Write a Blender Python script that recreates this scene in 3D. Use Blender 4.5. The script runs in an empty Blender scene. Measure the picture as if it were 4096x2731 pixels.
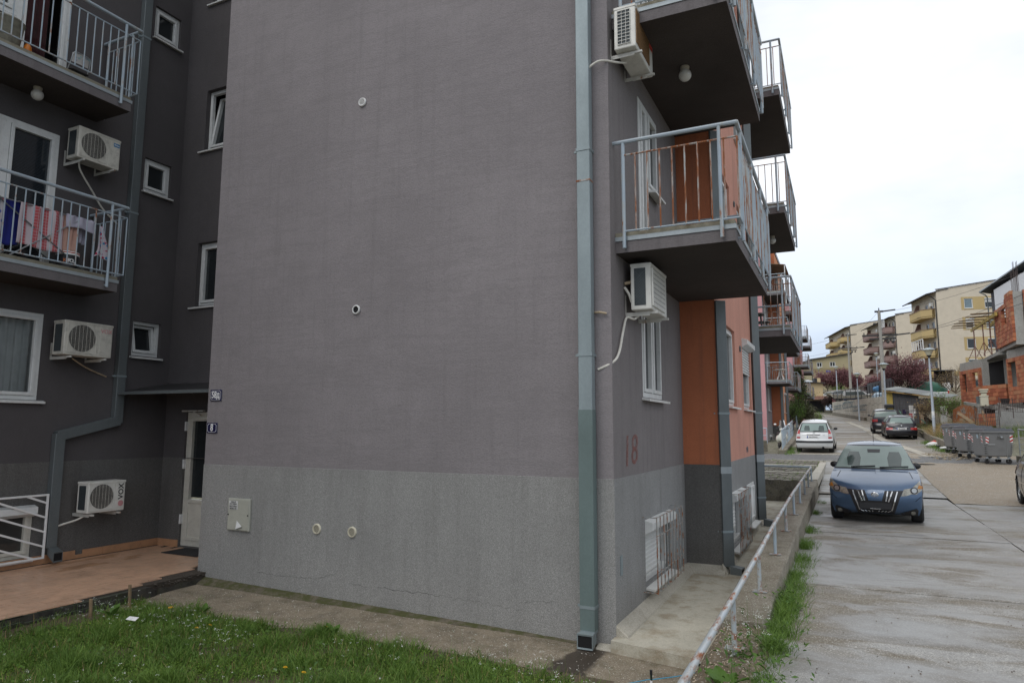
import bpy, bmesh, math, random
from math import radians, sin, cos, pi, sqrt, atan2
from mathutils import Vector, Matrix, noise
from mathutils.geometry import delaunay_2d_cdt
from mathutils.bvhtree import BVHTree
import numpy as np
random.seed(7)
S = bpy.context.scene
COL = S.collection

# ---------------------------------------------------------------- camera, sky, sun, exposure
cam_d = bpy.data.cameras.new('camera')
cam_d.sensor_width = 36.0
cam_d.lens = 24.08
cam_d.clip_start = 0.05
cam_d.clip_end = 3000
camera = bpy.data.objects.new('camera', cam_d)
COL.objects.link(camera)
EYE = Vector((0, 0, 2.275))
RGT = Vector((.90136, .43305, .00332)); UPV = Vector((.05099, -.11373, .99220)); BCK = Vector((.43005, -.89417, -.12459))
camera.matrix_world = Matrix(((RGT.x, UPV.x, BCK.x, 0), (RGT.y, UPV.y, BCK.y, 0), (RGT.z, UPV.z, BCK.z, EYE.z), (0, 0, 0, 1)))
S.camera = camera

SUN_EL, SUN_AZ = radians(50), radians(200)      # azimuth from +Y clockwise: behind the camera, a little to the left
W = bpy.data.worlds.new('World'); S.world = W; W.use_nodes = True
wn, wl = W.node_tree.nodes, W.node_tree.links
wn.clear()
out = wn.new('ShaderNodeOutputWorld'); bg = wn.new('ShaderNodeBackground'); bg.inputs[1].default_value = 0.1
sky = wn.new('ShaderNodeTexSky'); sky.sky_type = 'NISHITA'; sky.sun_disc = False
sky.sun_elevation = SUN_EL; sky.sun_rotation = SUN_AZ
sky.air_density = 1.0; sky.dust_density = 1.5
tc = wn.new('ShaderNodeTexCoord'); mp = wn.new('ShaderNodeMapping'); mp.inputs['Scale'].default_value = (1.0, 1.0, 2.6)
nz = wn.new('ShaderNodeTexNoise'); nz.inputs['Scale'].default_value = 1.7; nz.inputs['Detail'].default_value = 6; nz.inputs['Roughness'].default_value = .55
rp = wn.new('ShaderNodeValToRGB')               # cloud brightness: pale grey-blue underside to burnt-out white
rp.color_ramp.elements[0].position = .34; rp.color_ramp.elements[0].color = (7.6, 8.1, 8.8, 1)
rp.color_ramp.elements[1].position = .60; rp.color_ramp.elements[1].color = (11.0, 11.2, 11.5, 1)
sx = wn.new('ShaderNodeSeparateXYZ'); hz = wn.new('ShaderNodeValToRGB')   # the cloud deck thins to a blue-grey band low over the horizon
hz.color_ramp.elements[0].position = .0; hz.color_ramp.elements[0].color = (.42, .50, .62, 1)
hz.color_ramp.elements[1].position = .36; hz.color_ramp.elements[1].color = (1, 1, 1, 1)
he = hz.color_ramp.elements.new(.15); he.color = (.70, .77, .87, 1)
ml = wn.new('ShaderNodeMixRGB'); ml.blend_type = 'MULTIPLY'; ml.inputs[0].default_value = 1
mx = wn.new('ShaderNodeMixRGB'); mx.inputs[0].default_value = .92
wl.new(tc.outputs['Generated'], mp.inputs[0]); wl.new(mp.outputs[0], nz.inputs['Vector']); wl.new(nz.outputs[0], rp.inputs[0])
wl.new(tc.outputs['Generated'], sx.inputs[0]); wl.new(sx.outputs[2], hz.inputs[0])
wl.new(rp.outputs[0], ml.inputs[1]); wl.new(hz.outputs[0], ml.inputs[2])
wl.new(sky.outputs[0], mx.inputs[1]); wl.new(ml.outputs[0], mx.inputs[2])
wl.new(mx.outputs[0], bg.inputs[0]); wl.new(bg.outputs[0], out.inputs[0])

sun_d = bpy.data.lights.new('sun', 'SUN'); sun_d.energy = 1.0; sun_d.angle = radians(35); sun_d.color = (1, .97, .93)
sun = bpy.data.objects.new('sun', sun_d); COL.objects.link(sun)
sdir = Vector((sin(SUN_AZ) * cos(SUN_EL), cos(SUN_AZ) * cos(SUN_EL), sin(SUN_EL)))
sun.rotation_euler = sdir.to_track_quat('Z', 'Y').to_euler()
S.view_settings.view_transform = 'Standard'; S.view_settings.look = 'None'
S.view_settings.exposure = 0.16; S.view_settings.gamma = 1.0; S.view_settings.use_curve_mapping = False

# ---------------------------------------------------------------- placing: a direction measured in the photograph at a known depth
def at(px, py, d):
    a, b = (px - 2048) / 2740, (py - 1365.5) / 2740
    return EYE + (RGT * a - UPV * b - BCK) * d
def up_to(px, py, **k):                          # the same direction out to a plane x=, y= or z=
    a, b = (px - 2048) / 2740, (py - 1365.5) / 2740
    r = RGT * a - UPV * b - BCK
    i = {'x': 0, 'y': 1, 'z': 2}[list(k)[0]]
    return EYE + r * ((list(k.values())[0] - EYE[i]) / r[i])

# ---------------------------------------------------------------- mesh helper
def V3(p): return Vector(p)
class F:                                         # a local frame on a wall: a along the wall, b outward, c up
    def __init__(s, o, u, n): s.o = V3(o); s.u = V3(u); s.n = V3(n)
    def __call__(s, a, b, c): return s.o + s.u * a + s.n * b + Vector((0, 0, c))
class MB:
    def __init__(s): s.v = []; s.f = []; s.m = []; s.mi = 0
    def add(s, vs, fs):
        k = len(s.v); s.v += [tuple(p) for p in vs]; s.f += [tuple(k + i for i in q) for q in fs]; s.m += [s.mi] * len(fs)
        return s
    def quad(s, *p): return s.add(p, [tuple(range(len(p)))])
    def hexa(s, p):                              # 8 corners: bottom ring then top ring
        return s.add(p, [(3, 2, 1, 0), (4, 5, 6, 7), (0, 1, 5, 4), (1, 2, 6, 5), (2, 3, 7, 6), (3, 0, 4, 7)])
    def box(s, x0, y0, z0, x1, y1, z1):
        return s.hexa([(x0, y0, z0), (x1, y0, z0), (x1, y1, z0), (x0, y1, z0), (x0, y0, z1), (x1, y0, z1), (x1, y1, z1), (x0, y1, z1)])
    def fbox(s, fr, a0, a1, b0, b1, c0, c1):
        return s.hexa([fr(a0, b0, c0), fr(a1, b0, c0), fr(a1, b1, c0), fr(a0, b1, c0), fr(a0, b0, c1), fr(a1, b0, c1), fr(a1, b1, c1), fr(a0, b1, c1)])
    def prism(s, pts, d):                        # polygon (3-D) pushed along vector d
        n = len(pts); d = V3(d); p = [V3(q) for q in pts]
        return s.add(p + [q + d for q in p], [tuple(range(n))[::-1], tuple(range(n, 2 * n))] + [(i, (i + 1) % n, n + (i + 1) % n, n + i) for i in range(n)])
    def tube(s, pts, r, n=8, cap=True, r1=None):
        p = [V3(q) for q in pts]; k = len(p); rings = []; last = None
        for i in range(k):
            t = (p[min(i + 1, k - 1)] - p[max(i - 1, 0)]).normalized()
            if last is None:
                ref = Vector((0, 0, 1)) if abs(t.z) < .9 else Vector((1, 0, 0))
                x = t.cross(ref).normalized()
            else:
                x = (last - t * last.dot(t)).normalized()
            last = x; y = t.cross(x)
            rr = r if r1 is None else r + (r1 - r) * i / (k - 1)
            if isinstance(r, (list, tuple)): rr = r[i]
            rings += [p[i] + (x * cos(2 * pi * j / n) + y * sin(2 * pi * j / n)) * rr for j in range(n)]
        fs = [(i * n + j, i * n + (j + 1) % n, (i + 1) * n + (j + 1) % n, (i + 1) * n + j) for i in range(k - 1) for j in range(n)]
        if cap: fs += [tuple(range(n))[::-1], tuple(range((k - 1) * n, k * n))]
        return s.add(rings, fs)
    def bar(s, p0, p1, w, h, up=(0, 0, 1)):      # rectangular bar between two points
        p0, p1 = V3(p0), V3(p1); t = (p1 - p0).normalized(); x = t.cross(V3(up))
        if x.length < 1e-4: x = t.cross(Vector((1, 0, 0)))
        x.normalize(); y = x.cross(t); x = x * (w / 2); y = y * (h / 2)
        return s.hexa([p0 - x - y, p0 + x - y, p1 + x - y, p1 - x - y, p0 - x + y, p0 + x + y, p1 + x + y, p1 - x + y])
    def lathe(s, prof, c=(0, 0, 0), n=16, ax=(0, 0, 1), cap=True):
        c = V3(c); ax = V3(ax).normalized(); ref = Vector((1, 0, 0)) if abs(ax.x) < .9 else Vector((0, 1, 0))
        x = ax.cross(ref).normalized(); y = ax.cross(x)
        vs = [c + ax * z + (x * cos(2 * pi * j / n) + y * sin(2 * pi * j / n)) * r for r, z in prof for j in range(n)]
        k = len(prof)
        fs = [(i * n + j, i * n + (j + 1) % n, (i + 1) * n + (j + 1) % n, (i + 1) * n + j) for i in range(k - 1) for j in range(n)]
        if cap: fs += [tuple(range(n))[::-1], tuple(range((k - 1) * n, k * n))]
        return s.add(vs, fs)
    def sphere(s, c, r, n=12, sq=(1, 1, 1)):
        c = V3(c); prof = [(sin(pi * i / (n // 2)) + 1e-4, -cos(pi * i / (n // 2))) for i in range(n // 2 + 1)]
        k0 = len(s.v); s.lathe([(a * r, b * r) for a, b in prof], (0, 0, 0), n)
        s.v[k0:] = [(c.x + p[0] * sq[0], c.y + p[1] * sq[1], c.z + p[2] * sq[2]) for p in s.v[k0:]]
        return s
    def grid(s, fn, nu, nv):
        k = [fn(i / nu, j / nv) for j in range(nv + 1) for i in range(nu + 1)]
        return s.add(k, [(j * (nu + 1) + i, j * (nu + 1) + i + 1, (j + 1) * (nu + 1) + i + 1, (j + 1) * (nu + 1) + i) for j in range(nv) for i in range(nu)])
    def wall(s, fr, a0, a1, c0, c1, holes=(), depth=.12):   # wall face with openings and their reveals; b = 0 is the face
        ua = sorted({a0, a1, *[min(max(h[0], a0), a1) for h in holes], *[min(max(h[1], a0), a1) for h in holes]})
        uc = sorted({c0, c1, *[min(max(h[2], c0), c1) for h in holes], *[min(max(h[3], c0), c1) for h in holes]})
        for i in range(len(ua) - 1):
            for j in range(len(uc) - 1):
                ma, mc = (ua[i] + ua[i + 1]) / 2, (uc[j] + uc[j + 1]) / 2
                if any(h[0] < ma < h[1] and h[2] < mc < h[3] for h in holes): continue
                s.quad(fr(ua[i], 0, uc[j]), fr(ua[i + 1], 0, uc[j]), fr(ua[i + 1], 0, uc[j + 1]), fr(ua[i], 0, uc[j + 1]))
        for h in holes:
            p = [(max(h[0], a0), max(h[2], c0)), (min(h[1], a1), max(h[2], c0)), (min(h[1], a1), min(h[3], c1)), (max(h[0], a0), min(h[3], c1))]
            for i in range(4):
                q, r = p[i], p[(i + 1) % 4]
                if (q[1] == r[1] and q[1] in (c0, c1)) or (q[0] == r[0] and q[0] in (a0, a1)): continue
                s.quad(fr(q[0], 0, q[1]), fr(r[0], 0, r[1]), fr(r[0], -depth, r[1]), fr(q[0], -depth, q[1]))
        return s
    def mesh(s, name, mats, smooth=False):
        me = bpy.data.meshes.new(name); me.from_pydata(s.v, [], s.f)
        for m in (mats if isinstance(mats, (list, tuple)) else [mats]): me.materials.append(m)
        if any(s.m): me.polygons.foreach_set('material_index', s.m)
        if smooth:
            me.polygons.foreach_set('use_smooth', [True] * len(s.f))
            if smooth != 2: me.set_sharp_from_angle(angle=radians(40))
        me.update(); return me
    def build(s, name, mats, parent=None, smooth=False, bevel=0, world=True, loc=None, seg=1):
        return link(name, s.mesh(name, mats, smooth), parent, world, loc, bevel, seg)
def wpos(o):
    p = Vector((0, 0, 0))
    while o: p = p + o.location; o = o.parent
    return p
def link(name, me, parent=None, world=True, loc=None, bevel=0, seg=1):
    o = bpy.data.objects.new(name, me); COL.objects.link(o)
    if parent:
        o.parent = parent
        if world: o.location = -wpos(parent)
    if loc is not None: o.location = loc
    if bevel:
        b = o.modifiers.new('bevel', 'BEVEL'); b.width = bevel; b.segments = seg; b.limit_method = 'ANGLE'; b.angle_limit = radians(40)
        b.harden_normals = False
    return o
def tag(o, label=None, cat=None, group=None, kind=None):
    if label: o['label'] = label
    if cat: o['category'] = cat
    if group: o['group'] = group
    if kind: o['kind'] = kind
    return o
def thing(name, label, cat, loc=(0, 0, 0), rz=0, group=None):
    o = bpy.data.objects.new(name, None); COL.objects.link(o); o.location = loc; o.rotation_euler = (0, 0, rz); o.empty_display_size = .1
    return tag(o, label, cat, group)
def copy_tree(o, parent=None, loc=None, rz=None, label=None):
    c = o.copy(); COL.objects.link(c)
    if parent: c.parent = parent
    for ch in list(o.children): copy_tree(ch, c)
    if loc is not None: c.location = loc
    if rz is not None: c.rotation_euler.z = rz
    if label: c['label'] = label
    return c
FONT = {}
def text_mesh(s, size, depth=.002, bold=False, shear=0):
    cu = bpy.data.curves.new('t', 'FONT'); cu.body = s; cu.size = size; cu.extrude = depth; cu.align_x = 'CENTER'; cu.align_y = 'CENTER'; cu.shear = shear
    cu.resolution_u = 3
    if bold: cu.offset = size * .018
    o = bpy.data.objects.new('t', cu); COL.objects.link(o)
    dg = bpy.context.evaluated_depsgraph_get(); me = bpy.data.meshes.new_from_object(o.evaluated_get(dg))
    bpy.data.objects.remove(o); bpy.data.curves.remove(cu)
    return me
def text(name, s, size, mat, parent, o, u, n, sx=1.0, bold=False, depth=.002, rot=0, shear=0, world=True):
    """flat lettering standing on a surface: centre o, reading direction u, outward normal n"""
    me = text_mesh(s, size, depth, bold, shear); u = V3(u).normalized(); n = V3(n).normalized(); w = n.cross(u)
    if rot: u, w = u * cos(rot) + w * sin(rot), w * cos(rot) - u * sin(rot)
    M = Matrix(((u.x * sx, w.x, n.x, o[0]), (u.y * sx, w.y, n.y, o[1]), (u.z * sx, w.z, n.z, o[2]), (0, 0, 0, 1)))
    me.transform(M); me.materials.clear(); me.materials.append(mat)
    return link(name, me, parent, world)
# ---------------------------------------------------------------- materials
def srgb(r, g, b):
    return tuple(((c / 255) / 12.92 if c / 255 <= .04045 else ((c / 255 + .055) / 1.055) ** 2.4) for c in (r, g, b))
class N:                                         # small node-tree writer
    def __init__(s, name):
        s.m = bpy.data.materials.new(name); s.m.use_nodes = True; s.t = s.m.node_tree; s.t.nodes.clear()
        s.o = s.t.nodes.new('ShaderNodeOutputMaterial'); s.b = s.t.nodes.new('ShaderNodeBsdfPrincipled'); s.t.links.new(s.b.outputs[0], s.o.inputs[0])
        s._p = None
    def new(s, t, **k):
        n = s.t.nodes.new('ShaderNode' + t)
        for a, b in k.items(): setattr(n, a, b)
        return n
    def lk(s, a, b): s.t.links.new(a, b)
    def pos(s, scale=(1, 1, 1), obj=False):
        if obj: src = s.new('TexCoord').outputs['Object']
        else: src = s.new('NewGeometry').outputs['Position']
        m = s.new('Mapping'); m.inputs['Scale'].default_value = scale; s.lk(src, m.inputs[0]); return m.outputs[0]
    def noise(s, scale, detail=4, rough=.55, vec=None, dist=0):
        n = s.new('TexNoise'); n.inputs['Scale'].default_value = scale; n.inputs['Detail'].default_value = detail; n.inputs['Roughness'].default_value = rough; n.inputs['Distortion'].default_value = dist
        s.lk(vec if vec is not None else s.pos(), n.inputs['Vector']); return n.outputs[0]
    def voro(s, scale, vec=None, feature='F1', out=0):
        n = s.new('TexVoronoi', feature=feature); n.inputs['Scale'].default_value = scale
        s.lk(vec if vec is not None else s.pos(), n.inputs['Vector']); return n.outputs[out]
    def ramp(s, x, stops):
        r = s.new('ValToRGB'); e = r.color_ramp.elements
        while len(e) < len(stops): e.new(.5)
        for q, (p, c) in zip(e, stops):
            q.position = p; q.color = (*c, 1) if isinstance(c, (tuple, list)) else (c, c, c, 1)
        s.lk(x, r.inputs[0]); return r.outputs[0]
    def mix(s, f, a, b, mode='MIX'):
        m = s.new('MixRGB', blend_type=mode)
        for i, v in ((0, f), (1, a), (2, b)):
            if isinstance(v, (int, float)): m.inputs[i].default_value = v if i == 0 else (v, v, v, 1)
            elif isinstance(v, (tuple, list)): m.inputs[i].default_value = (*v, 1)
            else: s.lk(v, m.inputs[i])
        return m.outputs[0]
    def math(s, op, a, b=0):
        m = s.new('Math', operation=op)
        for i, v in ((0, a), (1, b)):
            if isinstance(v, (int, float)): m.inputs[i].default_value = v
            else: s.lk(v, m.inputs[i])
        return m.outputs[0]
    def set(s, **k):
        for a, v in k.items():
            i = s.b.inputs[{'col': 'Base Color', 'rough': 'Roughness', 'metal': 'Metallic', 'spec': 'Specular IOR Level', 'coat': 'Coat Weight', 'alpha': 'Alpha', 'sub': 'Transmission Weight'}[a]]
            if isinstance(v, (int, float)): i.default_value = v
            elif isinstance(v, (tuple, list)): i.default_value = (*v, 1)
            else: s.lk(v, i)
        return s
    def bump(s, h, strength=.3, dist=.01):
        b = s.new('Bump'); b.inputs['Strength'].default_value = strength; b.inputs['Distance'].default_value = dist
        s.lk(h, b.inputs['Height'])
        if s._p: s.lk(s._p, b.inputs['Normal'])
        s._p = b.outputs[0]; s.lk(s._p, s.b.inputs['Normal']); return s
def k3(c, f): return tuple(x * f for x in c)

def plain(name, c, rough=.55, metal=0, var=.12, scale=6, bump=0, bscale=80, spec=.5, coat=0, grime=0):
    n = N(name); x = n.noise(scale, 5, .6)
    col = n.mix(n.ramp(x, [(.3, 0.0), (.7, 1.0)]), k3(c, 1 - var), k3(c, 1 + var))
    if grime: col = n.mix(n.math('MULTIPLY', n.ramp(n.noise(scale * 2.7, 7, .7), [(.48, 0.0), (.7, 1.0)]), grime), col, (.05, .042, .035))
    n.set(col=col, metal=metal, spec=spec, coat=coat, rough=n.math('ADD', n.math('MULTIPLY', x, .16), rough - .08))
    if bump: n.bump(n.noise(bscale, 3), bump, .01)
    return n.m
def stucco(name, c, var=.10, grain=.35, gs=(46, 46, 105), dirt=.25, dirtc=(.07, .063, .063), soft=1.0, joints=0):
    """scratched render: short horizontal drags of grain, faint day joints, soft rain streaks"""
    n = N(name); g = n.noise(1.0, 4, .65, n.pos(gs)); g2 = n.noise(160, 2, .5)
    big = n.noise(.55, 5, .6); mid = n.noise(4.5, 5, .65)
    col = n.mix(n.ramp(big, [(.32, 0.0), (.68, 1.0)]), k3(c, 1 - var), k3(c, 1 + var))
    col = n.mix(n.math('MULTIPLY', n.ramp(mid, [(.45, 0.0), (.75, 1.0)]), .35), col, k3(c, .8))
    col = n.mix(n.ramp(g, [(.30, .55), (.55, 0.0)]), col, k3(c, .62))
    st = n.noise(1.0, 6, .7, n.pos((9, 9, .35)))          # streaks run down
    col = n.mix(n.math('MULTIPLY', n.ramp(st, [(.52, 0.0), (.75, 1.0)]), dirt), col, dirtc)
    if joints:                                   # day joints: faint uneven level lines
        j = n.noise(1.0, 5, .75, n.pos((.35, .35, 3.4))); col = n.mix(n.math('MULTIPLY', n.ramp(j, [(.47, 0.0), (.51, 1.0), (.55, 0.0)]), joints), col, k3(c, .72))
    n.set(col=col, rough=.92, spec=.25)
    n.bump(n.math('ADD', g, n.math('MULTIPLY', g2, .4)), grain * soft, .02)
    return n.m
def pebble(name, c1, c2, scale=95, bump=.5, dirt=.3):
    """washed-grit plinth: pale and dark grains"""
    n = N(name); v = n.voro(scale, out=1); d = n.voro(scale)
    sp = n.new('SeparateColor'); n.lk(v, sp.inputs[0])
    col = n.mix(n.ramp(sp.outputs[0], [(.15, 0.0), (.8, 1.0)]), c1, c2)
    col = n.mix(n.ramp(d, [(.40, 0.0), (.70, .6)]), col, k3(c1, .6))
    big = n.noise(.9, 6, .62); col = n.mix(n.math('MULTIPLY', n.ramp(big, [(.35, 1.0), (.65, 0.0)]), .35), col, k3(c1, .7))
    st = n.noise(1.0, 6, .7, n.pos((7, 7, .5))); col = n.mix(n.math('MULTIPLY', n.ramp(st, [(.5, 0.0), (.75, 1.0)]), dirt), col, (.06, .055, .05))
    n.set(col=col, rough=.85, spec=.35); n.bump(n.math('SUBTRACT', 1, d), bump, .012)
    return n.m
def concrete(name, c, stain=(.17, .13, .08), sa=.5, wet=0, wetc=.55, scale=1.0, bump=.25, moss=0, grit=.5, wetmask=False, patch=0, gs=220, mossr=(.50, .66)):
    n = N(name); p = n.pos()
    big = n.noise(.7 * scale, 6, .62, p); mid = n.noise(3.2 * scale, 6, .65, p); fine = n.noise(45, 4, .7, p); g = n.voro(gs, p, out=1)
    col = n.mix(n.ramp(big, [(.3, 0.0), (.7, 1.0)]), k3(c, .85), k3(c, 1.12))
    col = n.mix(n.math('MULTIPLY', n.ramp(mid, [(.46, 0.0), (.62, 1.0)]), sa), col, stain)
    if patch: col = n.mix(n.math('MULTIPLY', n.ramp(n.noise(1.25, 6, .62, n.pos((.6, 1.15, 1)), .6), [(.47, 0.0), (.55, 1.0)]), patch), col, k3(stain, 1.0)); col = n.mix(n.math('MULTIPLY', n.ramp(n.noise(.8, 5, .6, n.pos((.5, 1.4, 1)), .4), [(.52, 0.0), (.6, 1.0)]), patch * .45), col, k3(c, .6))
    col = n.mix(n.ramp(fine, [(.35, .35), (.6, 0.0)]), col, k3(c, .55))
    sp = n.new('SeparateColor'); n.lk(g, sp.inputs[0])
    col = n.mix(n.math('MULTIPLY', n.ramp(sp.outputs[0], [(.84, 0.0), (.9, 1.0)]), grit), col, (.62, .6, .56))
    col = n.mix(n.math('MULTIPLY', n.ramp(sp.outputs[1], [(.86, 0.0), (.92, 1.0)]), grit * .8), col, (.06, .055, .05))
    r = n.math('ADD', .78, 0)
    if wet:
        w = n.ramp(n.noise(.85 * scale, 4, .6, n.pos((.55, 1.25, 1)), .8), [(wetc - .07, 0.0), (wetc + .06, 1.0)])
        w = n.math('MULTIPLY', w, wet)
        col = n.mix(n.math('MULTIPLY', w, .5), col, k3(c, .55)); r = n.math('SUBTRACT', .78, n.math('MULTIPLY', w, .46))
    if moss:
        mo = n.ramp(n.noise(7, 7, .72, p), [(mossr[0], 0.0), (mossr[1], 1.0)]); col = n.mix(n.math('MULTIPLY', mo, moss), col, (.055, .06, .015))
    if wetmask:                                  # the soaked run spreading from the downpipe outlet
        s3 = n.new('SeparateXYZ'); n.lk(p, s3.inputs[0])
        dx = n.math('ABSOLUTE', n.math('ADD', s3.outputs[0], n.math('ADD', 2.46, n.math('MULTIPLY', n.math('SUBTRACT', s3.outputs[1], 7.0), -.06))))
        wd = n.math('ADD', n.math('MULTIPLY', n.math('SUBTRACT', 7.05, s3.outputs[1]), .08), .17)
        k_ = n.math('ADD', n.math('SUBTRACT', wd, dx), n.math('MULTIPLY', n.math('SUBTRACT', n.noise(6, 5, .7, p), .5), .22))
        wm = n.math('MULTIPLY', n.ramp(k_, [(.0, 0.0), (.05, 1.0)]), n.ramp(n.math('SUBTRACT', 7.12, s3.outputs[1]), [(.0, 0.0), (.06, 1.0)]))
        col = n.mix(n.math('MULTIPLY', wm, .88), col, n.mix(fine, (.012, .009, .007), (.05, .035, .026))); r = n.math('SUBTRACT', r, n.math('MULTIPLY', wm, .35))
    n.set(col=col, rough=r, spec=.45); n.bump(n.math('ADD', n.math('MULTIPLY', fine, .6), n.math('MULTIPLY', mid, 1.0)), bump, .012)
    return n.m
def rusty(name, c, amount=.5, scale=9, rough=.42, metal=0.0, stretch=(1, 1, .35), obj=False, edge=.08):
    n = N(name); v = n.pos(stretch, obj); x = n.noise(scale, 7, .68, v); th = .70 - amount * .32
    m = n.ramp(x, [(th - edge * .3, 0.0), (th + edge * .7, 1.0)])
    rc = n.mix(n.noise(40, 3, .6), (.12, .035, .012), (.36, .13, .045))
    bc = n.mix(n.noise(5, 4), k3(c, .86), k3(c, 1.1))
    bc = n.mix(n.ramp(x, [(th - edge * 1.6, 0.0), (th, .5)]), bc, (.40, .38, .32))
    n.set(col=n.mix(m, bc, rc), metal=n.math('MULTIPLY', n.math('SUBTRACT', 1, m), metal), rough=n.math('ADD', rough, n.math('MULTIPLY', m, .4)))
    n.bump(m, .15, .004); return n.m
def galv(name, c, rough=.42, metal=.6):
    n = N(name); sp = n.voro(70, n.pos((1, 1, .7)), out=1); q = n.new('SeparateColor'); n.lk(sp, q.inputs[0])
    x = n.noise(2.2, 6, .65, n.pos((1, 1, .4)))
    col = n.mix(n.ramp(q.outputs[0], [(0, 0.0), (1, 1.0)]), k3(c, .96), k3(c, 1.04)); col = n.mix(n.ramp(x, [(.42, 0.0), (.7, .5)]), col, k3(c, .62))
    n.set(col=col, metal=metal, rough=n.math('ADD', rough, n.math('MULTIPLY', x, .18))); return n.m
def glass(name, c=(.02, .024, .026), rough=.06, blinds=0, scale=38, var=.4):
    n = N(name); x = n.noise(1.4, 3, .5)
    col = n.mix(x, k3(c, 1 - var), k3(c, 1 + var))
    if blinds:
        w = n.new('TexWave', wave_type='BANDS', bands_direction='Z'); w.inputs['Scale'].default_value = scale; w.inputs['Distortion'].default_value = 0
        n.lk(n.pos(), w.inputs['Vector']); col = n.mix(n.ramp(w.outputs[0], [(.2, 0.0), (.6, blinds)]), col, k3(c, 3.2))
    n.set(col=col, rough=rough, spec=.6); return n.m
def clear_glass(name, tint=(.85, .88, .87), dark=.15):
    n = N(name); n.t.nodes.remove(n.b)
    tr = n.new('BsdfTransparent'); tr.inputs[0].default_value = (*k3(tint, 1 - dark), 1); gl = n.new('BsdfGlossy'); gl.inputs['Roughness'].default_value = .03
    fr = n.new('Fresnel'); fr.inputs[0].default_value = 1.5; m = n.new('MixShader'); n.lk(fr.outputs[0], m.inputs[0]); n.lk(tr.outputs[0], m.inputs[1]); n.lk(gl.outputs[0], m.inputs[2]); n.lk(m.outputs[0], n.o.inputs[0])
    return n.m
def paint(name, c, rough=.28, coat=.7, metal=.0, dirt=.25):
    n = N(name); x = n.noise(3.0, 6, .65, n.pos((1, 1, 1), True))
    n.set(col=n.mix(n.math('MULTIPLY', n.ramp(x, [(.5, 0.0), (.75, 1.0)]), dirt), c, k3(c, .55)), rough=n.math('ADD', rough, n.math('MULTIPLY', x, .12)), coat=coat, metal=metal)
    n.b.inputs['Coat Roughness'].default_value = .06; return n.m
def spray(name, c, cover=.48):
    n = N(name); tr = n.new('BsdfTransparent'); m = n.new('MixShader'); n.set(col=c, rough=.9)
    n.lk(n.math('MULTIPLY', n.ramp(n.noise(26, 5, .75), [(.36, .15), (.58, 1.0)]), cover), m.inputs[0]); n.lk(tr.outputs[0], m.inputs[1]); n.lk(n.b.outputs[0], m.inputs[2]); n.lk(m.outputs[0], n.o.inputs[0]); return n.m
def leafmat(name, c1, c2, rough=.55, trans=.25):
    n = N(name); oi = n.new('NewGeometry'); x = n.noise(2.2, 4, .6)
    col = n.mix(n.ramp(n.math('ADD', n.math('MULTIPLY', x, .6), n.math('MULTIPLY', oi.outputs['Random Per Island'], .5)), [(.25, 0.0), (.8, 1.0)]), c1, c2)
    n.set(col=col, rough=rough, spec=.35); n.b.inputs['Transmission Weight'].default_value = 0
    tl = n.new('BsdfTranslucent'); n.lk(col, tl.inputs[0]); m = n.new('MixShader'); m.inputs[0].default_value = trans
    n.lk(n.b.outputs[0], m.inputs[1]); n.lk(tl.outputs[0], m.inputs[2]); n.lk(m.outputs[0], n.o.inputs[0]); return n.m

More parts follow.
